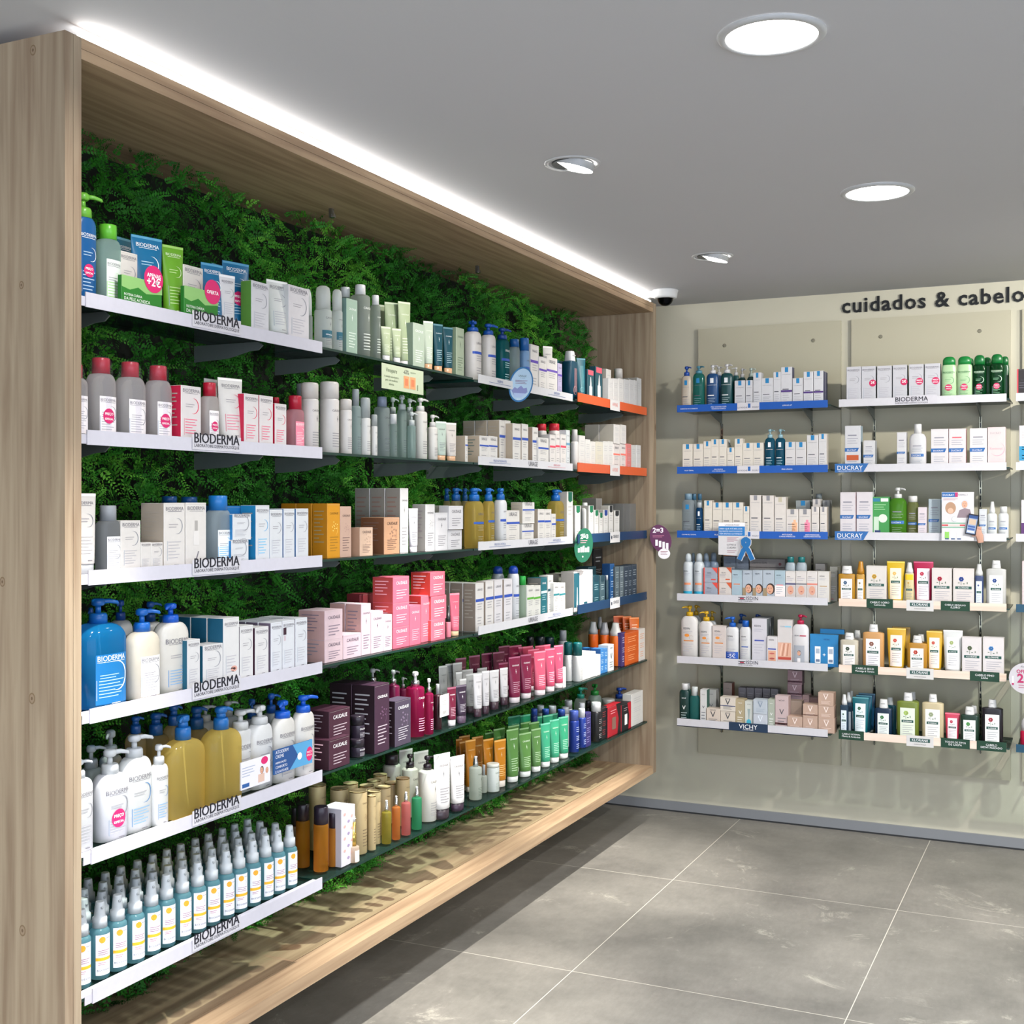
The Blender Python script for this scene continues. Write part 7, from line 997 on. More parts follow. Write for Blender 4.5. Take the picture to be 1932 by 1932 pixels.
('box', 'B', 2, -0.4313, 0.02, 0.0709, 0.05, 0.1707, 'white carton with blue band beside the pink one', {'c': 'f4f0f0', 'st': 'duc'}),
('box', 'B', 2, -0.3575, 0.02, 0.0717, 0.05, 0.1736, 'pale pink carton with pink ring', {'c': 'f4e2e2', 's': 'e8c8c8', 'st': 'ring'}),
('box', 'B', 3, -0.9884, 0.02, 0.0692, 0.05, 0.2012, 'tall white carton with red edge and blue band, left', {'c': 'f0eaee', 's': 'd8404c', 'st': 'duc'}),
('box', 'B', 3, -0.9148, 0.02, 0.0706, 0.05, 0.2023, 'tall white carton with red edge and blue band, right', {'c': 'f0eaee', 's': 'c8ccd0', 'st': 'duc'}),
('box', 'B', 3, -0.8443, 0.03, 0.0735, 0.05, 0.18, 'green set carton with bottle drawings', {'c': '4aa858', 's': '2c8c40', 'st': 'greenset'}),
('bottle', 'B', 3, -0.7716, 0.02, 0.0761, 0.0533, 0.2212, 'large bright green shampoo bottle with white pump', {'c': '78c440', 'm': 'gel2', 'cap': 'f0f0f0', 'ct': 'pump', 'cw': 0.45, 'st': 'duc', 'hb': 0.1735, 'k': 0.7}),
('bottle', 'B', 3, -0.7077, 0.025, 0.0509, 0.0407, 0.1834, 'olive green bottle with white cap', {'c': 'a4ac6c', 'm': 'gel2', 'cap': 'f0efec', 'ct': 'cyl', 'cw': 0.75, 'st': 'duc', 'hb': 0.1559, 'k': 0.8}),
('box', 'B', 3, -0.664, 0.015, 0.0367, 0.04, 0.1332, 'small pale pink carton with blue band', {'c': 'f2e6ec', 's': 'd8ccd0', 'st': 'duc'}),
('box', 'B', 3, -0.6138, 0.03, 0.0516, 0.05, 0.1694, 'pale blue-grey carton behind the leaflet', {'c': 'c4d4dc', 's': '4a7ca0', 'st': 'duc'}),
('box', 'B', 3, -0.4129, 0.02, 0.0308, 0.04, 0.1254, 'slim white carton right of the leaflet', {'c': 'e8ecf0', 'st': 'duc'}),
('bottle', 'B', 3, -0.3758, 0.02, 0.0406, 0.0324, 0.1579, 'small white spray bottle', {'c': 'eef2f0', 'cap': 'f4f6f4', 'ct': 'taper', 'cw': 0.6, 'st': 'duc', 'hb': 0.1068, 'k': 0.8}),
('bottle', 'B', 3, -0.33, 0.02, 0.0427, 0.0342, 0.1366, 'small white bottle with flat cap', {'c': 'eef2f0', 'cap': 'f2f4f2', 'ct': 'cyl', 'cw': 0.7, 'st': 'duc', 'hb': 0.1069, 'k': 0.8}),
('bottle', 'B', 4, -0.9947, 0.02, 0.076, 0.0342, 0.1667, 'small golden shampoo bottle with white cap', {'c': 'c8942c', 'st': 'klo', 'cap': 'f2f2f0', 'ct': 'flip', 'cw': 0.6, 'lab': 'ece8e8', 'fl': '4a6a8c', 'hb': 0.1317, 'k': 0.45}),
('bottle', 'B', 4, -0.9333, 0.02, 0.0386, 0.0308, 0.189, 'slim golden spray bottle with amber cap', {'c': 'dca848', 'st': 'klo', 'cap': 'c88a20', 'ct': 'taper', 'cw': 0.9, 'lab': 'f0ece8', 'fl': '8c7c2c', 'hb': 0.131, 'k': 0.8}),
('box', 'B', 4, -0.8629, 0.02, 0.0879, 0.05, 0.1703, 'white carton with daisy drawing', {'c': 'f2ece6', 'st': 'klo', 's': 'd8d0c8', 'fl': 'e0b040'}),
('tube', 'B', 4, -0.7806, 0.02, 0.0782, 0.043, 0.1917, 'yellow tube with chamomile label', {'c': 'ecc420', 'st': 'klo', 'cap': 'f0eeea', 'lab': 'f4e4c8', 'caph': 0.016, 'fl': 'e0b060'}),
('bottle', 'B', 4, -0.7208, 0.02, 0.037, 0.0296, 0.1877, 'small white and yellow foam spray', {'c': 'f4e4b0', 'st': 'klo', 'cap': 'f2f0ee', 'ct': 'taper', 'cw': 0.85, 'band': 'ecc420', 'bz': (0.82, 1.0), 'fl': 'c8a050', 'hb': 0.1407, 'k': 0.8}),
('tube', 'B', 4, -0.6637, 0.03, 0.0857, 0.0471, 0.1926, 'raspberry red tube with pomegranate label', {'c': 'c01c50', 'st': 'klo', 'cap': 'f0eeea', 'lab': 'f4e4ea', 'caph': 0.016, 'fl': 'b83048'}),
('box', 'B', 4, -0.5828, 0.02, 0.0837, 0.05, 0.1659, 'white carton with pomegranate drawing', {'c': 'f2eae6', 'st': 'klo', 's': 'd8d0c8', 'fl': 'c03048'}),
('box', 'B', 4, -0.4925, 0.02, 0.0867, 0.05, 0.1661, 'white carton with blue cornflower drawing', {'c': 'f2eae6', 'st': 'klo', 's': 'd8d0c8', 'fl': '2c4a9c'}),
('bottle', 'B', 4, -0.4289, 0.02, 0.0359, 0.0287, 0.1865, 'slim navy spray bottle with white cap', {'c': '40507c', 'st': 'klo', 'cap': 'eceeec', 'ct': 'taper', 'cw': 0.85, 'lab': 'd8e6f0', 'fl': '3c4c8c', 'hb': 0.1365, 'k': 0.8}),
('bottle', 'B', 4, -0.3598, 0.02, 0.081, 0.0365, 0.2037, 'pearl white bottle with blue cornflower label', {'c': 'd8d8d4', 'st': 'klo', 'cap': 'f0f0ee', 'ct': 'flip', 'cw': 0.45, 'lab': 'ecf0ee', 'fl': '2c4a8c', 'hb': 0.1691, 'k': 0.45}),
('bottle', 'B', 5, -0.9841, 0.02, 0.08, 0.036, 0.1624, 'small ivory bottle with leafy label', {'c': 'd8d0bc', 'st': 'klo', 'cap': 'f2f2f0', 'ct': 'flip', 'cw': 0.5, 'lab': 'ece8e4', 'fl': '3c4c3c', 'hb': 0.1321, 'k': 0.45}),
('bottle', 'B', 5, -0.961, 0.1, 0.055, 0.0247, 0.1682, 'rear ivory bottle with white cap', {'c': 'c4bcac', 'cap': 'dcdcd8', 'ct': 'flip', 'cw': 0.5, 'hb': 0.1329, 'k': 0.45}),
('bottle', 'B', 5, -0.8776, 0.02, 0.0927, 0.0417, 0.2048, 'large apricot bottle with almond label', {'c': 'e0a868', 'st': 'klo', 'cap': 'f4f4f2', 'ct': 'flip', 'cw': 0.42, 'lab': 'ece8ea', 'fl': '8c5c4c', 'hb': 0.1715, 'k': 0.45}),
('tube', 'B', 5, -0.7781, 0.02, 0.0818, 0.045, 0.1919, 'golden tube with red flower label, larger', {'c': 'e8b830', 'st': 'klo', 'cap': 'f0eeea', 'lab': 'f2e2d4', 'caph': 0.016, 'fl': 'c04838'}),
('bottle', 'B', 5, -0.6871, 0.015, 0.0847, 0.0381, 0.1633, 'golden brown bottle with red flower label', {'c': 'c8902c', 'st': 'klo', 'cap': 'f2f2f0', 'ct': 'flip', 'cw': 0.46, 'lab': 'ecece8', 'fl': 'c04838', 'hb': 0.1315, 'k': 0.45}),
('bottle', 'B', 5, -0.6811, 0.1, 0.0549, 0.0247, 0.162, 'rear golden brown bottle with white cap', {'c': 'a8782c', 'cap': 'e0e0dc', 'ct': 'flip', 'cw': 0.5, 'hb': 0.1297, 'k': 0.45}),
('tube', 'B', 5, -0.6162, 0.03, 0.069, 0.038, 0.186, 'golden tube with red flower label, smaller', {'c': 'e8b830', 'st': 'klo', 'cap': 'f0eeea', 'lab': 'f2e2d4', 'caph': 0.016, 'fl': 'c04838'}),
('tube', 'B', 5, -0.7677, 0.1, 0.0804, 0.0442, 0.1911, 'golden tube in the row behind the larger one', {'c': 'c8982c', 'cap': 'e8e4dc'}),
('tube', 'B', 5, -0.6106, 0.1, 0.0654, 0.0359, 0.1862, 'golden tube in the row behind the smaller one', {'c': 'c8982c', 'cap': 'e8e4dc'}),
('tube', 'B', 5, -0.538, 0.02, 0.0817, 0.045, 0.1932, 'white tube with pale oat label', {'c': 'eceeec', 'st': 'klo', 'cap': 'f0eeea', 'lab': 'eef0ee', 'caph': 0.016, 'fl': '98a868'}),
('box', 'B', 5, -0.4585, 0.02, 0.0804, 0.05, 0.1675, 'white carton with oat drawing', {'c': 'f2ecec', 'st': 'klo', 's': 'd8d0c8', 'fl': '5c6c4c'}),
('box', 'B', 5, -0.3707, 0.02, 0.0851, 0.05, 0.1703, 'white carton with pale blue flax drawing', {'c': 'f2ecec', 'st': 'klo', 's': 'd8d0c8', 'fl': '4a8cd0'}),
('bottle', 'B', 6, -1.0066, 0.02, 0.0361, 0.0325, 0.1792, 'slim white-capped spray with mint label, first from front', {'c': '5c7c98', 'm': 'gel2', 'cap': 'e8ecec', 'ct': 'taper', 'cw': 0.7, 'lab': 'dce8f0', 'st': 'klo', 'fl': '2c5c40', 'hb': 0.1326, 'k': 0.9}),
('bottle', 'B', 6, -0.997, 0.08, 0.0319, 0.0287, 0.1825, 'slim white-capped spray with mint label, second from front', {'c': '5c7c98', 'm': 'gel2', 'cap': 'e8ecec', 'ct': 'taper', 'cw': 0.7, 'lab': 'dce8f0', 'fl': '2c5c40', 'hb': 0.1364, 'k': 0.9}),
('bottle', 'B', 6, -0.9939, 0.14, 0.0289, 0.026, 0.1803, 'slim white-capped spray with mint label, third from front', {'c': '5c7c98', 'm': 'gel2', 'cap': 'e8ecec', 'ct': 'taper', 'cw': 0.7, 'lab': 'dce8f0', 'fl': '2c5c40', 'hb': 0.128, 'k': 0.9}),
('tube', 'B', 6, -0.9349, 0.02, 0.0733, 0.0403, 0.1718, 'deep teal tube with mint label, first from front', {'c': '0f6c78', 'cap': 'd8dcdc', 'caph': 0.01, 'lab': 'dce8ec', 'st': 'klo', 'fl': '2c5c40'}),
('tube', 'B', 6, -0.9276, 0.07, 0.0729, 0.0401, 0.1746, 'deep teal tube with mint label, second from front', {'c': '125c74', 'cap': 'd8dcdc', 'caph': 0.01, 'fl': '2c5c40'}),
('tube', 'B', 6, -0.9232, 0.12, 0.0757, 0.0416, 0.1762, 'deep teal tube with mint label, third from front', {'c': '144c70', 'cap': 'd8dcdc', 'caph': 0.01, 'fl': '2c5c40'}),
('bottle', 'B', 6, -0.8329, 0.02, 0.0738, 0.0332, 0.169, 'small navy bottle with leafy label', {'c': '14304c', 'st': 'klo', 'cap': 'f0f0ee', 'ct': 'flip', 'cw': 0.5, 'lab': 'e4ece8', 'fl': '3c7c48', 'hb': 0.1308, 'k': 0.45}),
('bottle', 'B', 6, -0.8156, 0.1, 0.0538, 0.0242, 0.1686, 'rear teal bottle with white cap', {'c': '0c4c5c', 'cap': 'd4d8d8', 'ct': 'flip', 'cw': 0.5, 'hb': 0.1346, 'k': 0.45}),
('bottle', 'B', 6, -0.7278, 0.02, 0.095, 0.0427, 0.2047, 'large olive green bottle with citrus label', {'c': '7c8c34', 'st': 'klo', 'cap': 'f0f0f0', 'ct': 'flip', 'cw': 0.4, 'lab': 'dce4d4', 'fl': 'a4c060', 'hb': 0.1695, 'k': 0.45}),
('bottle', 'B', 6, -0.7163, 0.09, 0.0574, 0.0258, 0.2006, 'rear olive bottle with white cap', {'c': '64742c', 'cap': 'dcdcdc', 'ct': 'flip', 'cw': 0.5, 'hb': 0.166, 'k': 0.45}),
('bottle', 'B', 6, -0.6212, 0.015, 0.0912, 0.0411, 0.2062, 'large cream bottle with white flower label', {'c': 'dccca4', 'st': 'klo', 'cap': 'f4f4f2', 'ct': 'flip', 'cw': 0.38, 'lab': 'ecece6', 'fl': '98a480', 'hb': 0.1718, 'k': 0.45}),
('tube', 'B', 6, -0.5394, 0.02, 0.0625, 0.0344, 0.129, 'small coral red tube', {'c': 'dc3c5c', 'st': 'klo', 'cap': 'f0eef0', 'lab': 'f4e0e6', 'caph': 0.012, 'fl': 'b03048'}),
('bottle', 'B', 6, -0.4673, 0.01, 0.0755, 0.034, 0.1626, 'small dark green bottle with branch label', {'c': '1c3c2c', 'st': 'klo', 'cap': 'f0f0ee', 'ct': 'flip', 'cw': 0.5, 'lab': 'e8ece8', 'fl': '3c8c3c', 'hb': 0.1291, 'k': 0.45}),
('bottle', 'B', 6, -0.4553, 0.09, 0.0487, 0.0219, 0.1569, 'rear green bottle with white cap', {'c': '2c4c34', 'cap': 'e0e0e0', 'ct': 'flip', 'cw': 0.5, 'hb': 0.123, 'k': 0.45}),
('bottle', 'B', 6, -0.3745, 0.01, 0.0869, 0.0391, 0.1998, 'large black bottle with red quinine label', {'c': '1c1820', 'st': 'klo', 'cap': 'f0f0f0', 'ct': 'flip', 'cw': 0.4, 'lab': 'e8ece8', 'fl': 'a43c48', 'hb': 0.1665, 'k': 0.45}),
('box', 'B', 1, -0.2454, 0.02, 0.0587, 0.05, 0.1253, 'red and black carton at the far right', {'c': '2a2428', 's': 'c83848', 'st': 'corner', 'acc': 'd83848'}),
('box', 'B', 2, -0.2353, 0.02, 0.0626, 0.05, 0.1777, 'white carton with blue bars at the far right', {'c': 'f2eaec', 'st': 'lines', 'band': '2a8cb8', 'bz': (0.15, 0.5)}),
('box', 'B', 3, -0.2292, 0.02, 0.0585, 0.05, 0.1643, 'white and purple carton at the far right', {'c': 'f0ecf0', 's': '58306c', 'st': 'lines', 'band': '58306c', 'bz': (0.1, 0.4)}),
('box', 'B', 4, -0.2258, 0.02, 0.0597, 0.05, 0.2036, 'white carton above the teal rail, far right', {'c': 'ecdcdc', 's': 'a87880', 'st': 'lines'}),
('bottle', 'B', 6, -0.232, 0.02, 0.0628, 0.044, 0.1308, 'raspberry and clear bottle at the far right', {'c': 'd8204c', 'cap': 'e0dcdc', 'ct': 'dome', 'cw': 0.9, 'hb': 0.0736, 'k': 0.7})
]
# ------------------------------------------------------------------ products
GREY = '77747c'
def mixh(a, c, f): return '%02x%02x%02x' % tuple(int(int(a[i:i+2], 16)*(1-f)+int(c[i:i+2], 16)*f) for i in (0, 2, 4))
BG = ['f0f0f0']
def bars(b, S, x0, x1, t0, t1, n, m, lv=1.5):
    hx = m.name.split('_')[1][:6]; m = mat(mixh(hx, BG[0], .38), 'ink')
    for i in range(n):
        t = t1-(t1-t0)*(i+.5)/n; q = (1, .82, .93, .6, .88, .74, .97, .5)[i % 8]
        b.rect(S, x0, t, x0+(x1-x0)*q, t+(t1-t0)/n*.30, m, lv)
def face(b, S, cx, cy, r, hair='3a2a24', skin='d9a488'):
    b.disc(S, cx+r*.15, cy+r*.12, r*1.05, mat(hair, 'ink'), 2, ry=r*1.35); b.disc(S, cx, cy, r*.82, mat(skin, 'ink'), 3, ry=r*1.12)
    for sx in (-.32, .3): b.disc(S, cx+sx*r, cy+.18*r, r*.11, mat('2c2020', 'ink'), 4, ry=r*.07, seg=8); b.rect(S, cx+(sx-.16)*r, cy+.34*r, cx+(sx+.16)*r, cy+.39*r, mat(hair, 'ink'), 4)
    b.disc(S, cx-.02*r, cy-.5*r, r*.24, mat('a8504c', 'ink'), 4, ry=r*.09, seg=10); b.rect(S, cx-.06*r, cy-.2*r, cx+.06*r, cy-.16*r, mat('b07c64', 'ink'), 4)
def prints(b, S, w, h, o, z0=0):
    """everything printed on the front of a pack; w, h of the printable face, z0 its foot"""
    BG[0] = o.get('lab') or o.get('c', 'f0f0f0')
    st = o.get('st'); tx = o.get('tx'); acc = o.get('acc'); I_ = lambda c: mat(c, 'ink')
    Z = lambda t: z0+t*h
    if o.get('bot2'): b.rect(S, -w*.49, Z(0), w*.49, Z(.5), I_(o['bot2']), 1)
    if o.get('lab') and st != 'klo': b.rect(S, -w*.36, Z(.05), w*.40, Z(.80), I_(o['lab']), 1)
    if o.get('band'):
        z_, z1_ = o.get('bz', (.36, .41)); b.rect(S, -w*.5, Z(z_), w*.5, Z(z1_), I_(o['band']), 2)
    if o.get('txt') and isinstance(o['txt'], str): b.text(S, o['txt'], 0, Z(sum(o.get('bz', (.4, .4)))/2)-w*.06, w*.62, I_('ffffff'), 3)
    if st in ('bio', 'bio0', 'biodrop', 'bioeye', 'bioswatch'):
        k = I_(tx or GREY); top = .70 if o.get('lab') else .885
        b.text(S, 'BIODERMA', 0, Z(top), w*(.66 if o.get('lab') else .84), k, 3); b.rect(S, -w*.33, Z(top-.02), w*.33, Z(top-.014), k, 2)
        if st == 'bio':
            b.arc(S, w*.12, Z(top-.24), w*.26, w*.035, -110, 100, I_(tx or acc or '8d8f98'), 2); bars(b, S, -w*.28, w*.16, Z(top-.28), Z(top-.20), 2, k, 2)
        if st == 'biodrop':
            g = I_('a8a4a0'); b.rect(S, -w*.14, Z(.34), w*.14, Z(.56), I_('dcd8d4'), 2); b.rect(S, -w*.07, Z(.56), w*.07, Z(.72), g, 2); b.poly(S, [(-w*.06, Z(.08)), (0, Z(.08)), (w*.14, Z(.24)), (w*.09, Z(.24))], I_('77747c'), 2)
        if st == 'bioeye': b.disc(S, w*.16, Z(.2), w*.2, I_('d8a090'), 2, ry=w*.12); b.disc(S, w*.18, Z(.2), w*.08, I_('4a2a2c'), 3, ry=w*.05)
        if st == 'bioswatch': b.rect(S, -w*.44, Z(.72), -w*.2, Z(.86), I_('3a2030'), 2); b.rect(S, -w*.4, Z(.6), -w*.24, Z(.7), I_('c8b8c0'), 2)
        n = 3 if h < .06 else 6
        if st != 'biodrop': b.rect(S, -w*.35, Z(.12), -w*.335, Z(.42), I_(acc or '8fa0b4'), 2); bars(b, S, -w*.3, w*.3, Z(.13), Z(.42), n, I_(tx or acc or '9a98a2'), 2)
        b.rect(S, -w*.02, Z(.045), w*.2, Z(.056), k, 2)
    elif st == 'cau':
        k = I_(tx or '5c5a60'); tall = h > 1.15*w
        b.text(S, 'CAUDALIE', .02*w, Z(.80 if tall else .70), w*.66, k, 3)
        if o.get('flower'):
            f = I_(o['flower']); random.seed(int(w*1e5))
            for i in range(9):
                a = i*2.4; r_ = w*.045*i**.6; b.disc(S, .05*w+r_*1.6*math.cos(a), Z(.58)+r_*1.5*math.sin(a), w*.045, f, 2, ry=w*.03, seg=8)
            b.arc(S, 0, Z(.52), w*.3, w*.02, -60, 50, f, 2)
        elif tall: b.poly(S, [(0, Z(.62)), (w*.03, Z(.66)), (0, Z(.70)), (-w*.03, Z(.66))], k, 3); b.rect(S, -w*.008, Z(.6), w*.008, Z(.72), k, 2)
        bars(b, S, -w*.3, w*.34, Z(.10), Z(.40 if tall else .5), 6 if tall else 4, k, 2)
    elif st == 'uri':
        k = I_(tx or '6c6c74'); b.text(S, 'URIAGE', 0, Z(.84), w*.6, k, 3); tall = 1
        if not o.get('band'): b.rect(S, -w*.5, Z(.61), w*.5, Z(.67), I_(acc or '2a4fb0'), 2)
        bars(b, S, -w*.3, w*.3, Z(.42), Z(.58), 3, k, 2); bars(b, S, -w*.3, w*.2, Z(.12), Z(.3), 3, k, 2)
    elif st == 'lrp':
        k = I_(tx or '8c8c94'); t_ = min(.024, h*.2); c_ = acc or '1d7fb8'
        b.rect(S, -w*.14, Z(1)-t_, w*.16, Z(1)-.001, I_(c_), 3); b.text(S, 'LA ROCHE-POSAY', .0, Z(1)-t_-.012, w*.76, k, 3)
        if o.get('blob'): b.rect(S, -w*.02, Z(.12), w*.42, Z(.5), I_(o['blob']), 2); b.rect(S, w*.1, Z(.5), w*.3, Z(.6), I_(o['blob']), 2)
        b.rect(S, -w*.36, Z(.42), w*.2, Z(.445), I_(tx or '55555e'), 2); bars(b, S, -w*.36, w*.3, Z(.12), Z(.36), 4, k, 2)
    elif st == 'isd':
        k = I_(tx or '34343e'); b.text(S, 'ISDIN', -w*.12, Z(.82), w*.42, k, 3)
        if o.get('dot'): b.disc(S, -w*.1, Z(.66), w*.16, I_(o['dot']), 2, ry=w*.1, seg=12); b.arc(S, w*.18, Z(.6), w*.14, w*.03, 0, 350, I_('c8b8ac'), 2)
        if acc: b.rect(S, -w*.32, Z(.5), w*.32, Z(.53), I_(acc), 2)
        bars(b, S, -w*.35, w*.25, Z(.7), Z(.78), 2, I_('8c8c9c'), 2); bars(b, S, -w*.35, w*.3, Z(.2), Z(.45), 4, I_('a0a0ac'), 2)
        if h > .08: b.rect(S, -w*.3, Z(.06), w*.0, Z(.075), I_('b02844'), 2); b.rect(S, -w*.3, Z(.035), w*.0, Z(.045), k, 2)
    elif st == 'vic':
        k = I_(tx or '3c4048'); b.text(S, 'V', 0, Z(.45), min(w*.34, h*.4), k, 3, bold=0); b.text(S, 'VICHY', 0, Z(.84), w*.45, k, 3, hmax=h*.09)
        bars(b, S, -w*.3, w*.3, Z(.1), Z(.36), 3, k, 2)
    elif st == 'duc':
        k = I_('7c8090'); B_ = I_('2a66a8'); z_ = .40 if h > .08 else .38; bh = min(h*.1, w*.24)
        b.poly(S, [(-w*.5, Z(z_)), (w*.3, Z(z_)), (w*.4, Z(z_)+bh), (-w*.5, Z(z_)+bh)], B_, 2) if not S.curved else b.rect(S, -w*.4, Z(z_), w*.4, Z(z_)+bh, B_, 2)
        b.text(S, 'DUCRAY', -w*.06, Z(z_)+bh*.2, w*.58, I_('f4f4f6'), 4); b.rect(S, -w*.3, Z(.76), w*.25, Z(.79), I_(acc or '8c8c98'), 2)
        bars(b, S, -w*.34, w*.34, Z(.56), Z(.72), 3, k, 2); bars(b, S, -w*.34, w*.3, Z(.08), Z(.3), 4, k, 2)
        if o.get('acc2'): b.rect(S, -w*.38, Z(.2), w*.38, Z(.32), I_(o['acc2']), 3)
    elif st == 'klo':
        q = 1
        if o.get('lab'): b.rect(S, -w*.36, Z(.04), w*.36, Z(.86), I_(o['lab']), 1); q = .74
        f = I_(o.get('fl', '3c7c48')); g = I_('3c5c3c')
        for i in range(6):
            a = i*PI/3; b.disc(S, -w*.1*q+w*.07*math.cos(a), Z(.72)+w*.07*math.sin(a), w*.055, f, 3, seg=8)
        b.rect(S, -w*.12*q, Z(.56), -w*.10*q, Z(.7), g, 2); b.disc(S, w*.02, Z(.6), w*.05, g, 3, ry=w*.02, seg=8); b.disc(S, -w*.22*q, Z(.62), w*.05, g, 3, ry=w*.02, seg=8); b.disc(S, w*.18*q, Z(.62), w*.02, g, 3, ry=w*.06, seg=8)
        b.rect(S, -w*.39*q, Z(.46), w*.39*q, Z(.53), I_('1c5046'), 3); b.text(S, 'KLORANE', 0, Z(.475), w*.56*q, I_('f4f4f4'), 5, hmax=h*.04)
        bars(b, S, -w*.33*q, w*.4*q, Z(.12), Z(.4), 5, I_('8c8c98'), 3)
    elif st == 'tab':
        b.poly(S, [(-w*.3, Z(1)-.001), (-w*.3, Z(.82)), (0, Z(.78)), (w*.38, Z(.82)), (w*.38, Z(1)-.001)], I_(acc), 2); bars(b, S, -w*.3, w*.3, Z(.5), Z(.72), 3, I_(tx or '8c8c8c'), 2); bars(b, S, -w*.3, w*.3, Z(.1), Z(.3), 3, I_(tx or 'a0a0a0'), 2)
    elif st == 'lines':
        bars(b, S, -w*.32, w*.32, Z(.66), Z(.86), 3, I_(tx or '9c9ca0'), 2); bars(b, S, -w*.32, w*.32, Z(.38), Z(.56), 3, I_(tx or 'a8a8ac'), 2); bars(b, S, -w*.32, w*.2, Z(.1), Z(.3), 3, I_(tx or 'b0b0b4'), 2)
    elif st == 'vert':
        for i in range(3): b.rect(S, -w*.1+i*w*.14, Z(.2), -w*.06+i*w*.14, Z(.85), I_(tx), 2)
        b.arc(S, 0, Z(.25), w*.25, w*.03, 0, 350, I_(tx), 2)
    elif st == 'serum':
        b.rect(S, -w*.4, Z(.84), w*.4, Z(.98), I_(acc), 2); b.rect(S, -w*.22, Z(.08), w*.22, Z(.5), I_('ece8e4'), 2); b.poly(S, [(-w*.12, Z(.5)), (w*.12, Z(.5)), (w*.03, Z(.78)), (-w*.03, Z(.78))], I_('ece8e4'), 2); b.rect(S, -w*.5, Z(0), w*.5, Z(.06), I_(acc), 2)
    elif st == 'corner':
        b.poly(S, [(w*.1, Z(1)), (w*.5, Z(.6)), (w*.5, Z(1))], I_(acc), 2); b.rect(S, -w*.5, Z(0), -w*.42, Z(1), I_(acc), 2); b.text(S, 'ISDIN', -w*.1, Z(.6), w*.3, I_('3a3a44'), 3); bars(b, S, -w*.36, w*.1, Z(.3), Z(.55), 3, I_('6c6c7c'), 2); b.rect(S, w*.05, Z(.16), w*.38, Z(.24), I_(acc), 2)
    elif st == 'face':
        b.text(S, 'ISDIN', 0, Z(.86), w*.42, I_('34343e'), 3); face(b, S, w*.12, Z(.36), w*.36); b.rect(S, -w*.46, Z(.1), -w*.12, Z(.4), I_('a08c6c'), 2)
        b.rect(S, -w*.3, Z(.02), w*.4, Z(.1), I_('d9a488'), 2)
    elif st == 'chin':
        b.text(S, 'ISDIN', -w*.2, Z(.8), w*.3, I_('34343e'), 3); bars(b, S, -w*.4, w*.3, Z(.66), Z(.78), 2, I_('8c8c9c'), 2); b.rect(S, -w*.5, Z(.54), w*.5, Z(.6), I_(acc), 2)
        b.rect(S, -w*.42, Z(.16), w*.42, Z(.52), I_('c8bcb8'), 2); b.disc(S, 0, Z(.36), w*.3, I_('d8a088'), 3, ry=h*.15); b.disc(S, w*.02, Z(.32), w*.1, I_('a84c48'), 4, ry=w*.04, seg=10)
    elif st == 'lips':
        b.text(S, 'ISDIN', -w*.05, Z(.86), w*.45, I_('34343e'), 3); b.rect(S, -w*.4, Z(.54), w*.4, Z(.58), I_('3a4ca8'), 2); b.rect(S, -w*.38, Z(.1), w*.38, Z(.5), I_('d8a488'), 2); b.disc(S, 0, Z(.22), w*.26, I_('b0504c'), 3, ry=w*.09); b.disc(S, 0, Z(.4), w*.26, I_('c0605c'), 3, ry=w*.07)
    elif st == 'hands':
        b.text(S, 'ISDIN', -w*.15, Z(.84), w*.32, I_('8ca8bc'), 3); b.rect(S, w*.02, Z(.84), w*.46, Z(.87), I_('8cc4dc'), 2); b.rect(S, -w*.46, Z(.18), w*.46, Z(.5), I_('d8a890'), 2)
        for i in range(4): b.poly(S, [(-w*.35+i*w*.16, Z(.2)), (-w*.28+i*w*.16, Z(.2)), (-w*.12+i*w*.14, Z(.48)), (-w*.2+i*w*.14, Z(.48))], I_('b87c64' if i % 2 else 'ecc4b0'), 3)
        b.rect(S, -w*.46, Z(.12), w*.46, Z(.18), I_('b84838'), 2)
    elif st == 'woman':
        b.text(S, 'ISDIN', -w*.2, Z(.84), w*.3, I_('34343e'), 3); b.rect(S, 0, Z(.84), w*.4, Z(.87), I_('b02848'), 2); b.rect(S, -w*.4, Z(.02), w*.3, Z(.58), I_('a4a8b0'), 2); face(b, S, -w*.06, Z(.36), w*.13); b.rect(S, -w*.16, Z(.02), w*.04, Z(.22), I_('ece8e8'), 3)
    elif st == 'family':
        b.rect(S, -w*.5, Z(0), w*.5, Z(1), I_('e4e2f0'), 1); bars(b, S, -w*.46, -w*.02, Z(.4), Z(.8), 4, I_('7c8ca8'), 2); b.rect(S, -w*.46, Z(.06), -w*.22, Z(.2), I_('2c5c9c'), 2); b.disc(S, w*.3, Z(.84), w*.12, I_('d6246c'), 3, ry=h*.14)
        face(b, S, w*.2, Z(.5), w*.06); b.rect(S, w*.08, Z(.08), w*.3, Z(.38), I_('d8b8a8'), 2); face(b, S, w*.38, Z(.44), w*.05, 'c8a078')
    elif st == 'creme':
        b.poly(S, [(-w*.5, Z(0)), (-w*.1, Z(0)), (w*.12, Z(.5)), (-w*.02, Z(1)), (-w*.5, Z(1))], I_('24508c'), 1.5); b.poly(S, [(-w*.1, Z(0)), (w*.5, Z(0)), (w*.5, Z(1)), (-w*.02, Z(1)), (w*.12, Z(.5))], I_('56a0d0'), 1.6)
        for i, t in enumerate(['ATODERM', 'CREME', 'HIDRATAÇÃO', 'CONFORTO', 'E SUAVIDADE']): b.text(S, t, -w*.46, Z(.80-.185*i+(.02 if i < 2 else -.02)), w*.4, I_('f4f6fa'), 3, left=True, hmax=h*(.13 if i < 2 else .1))
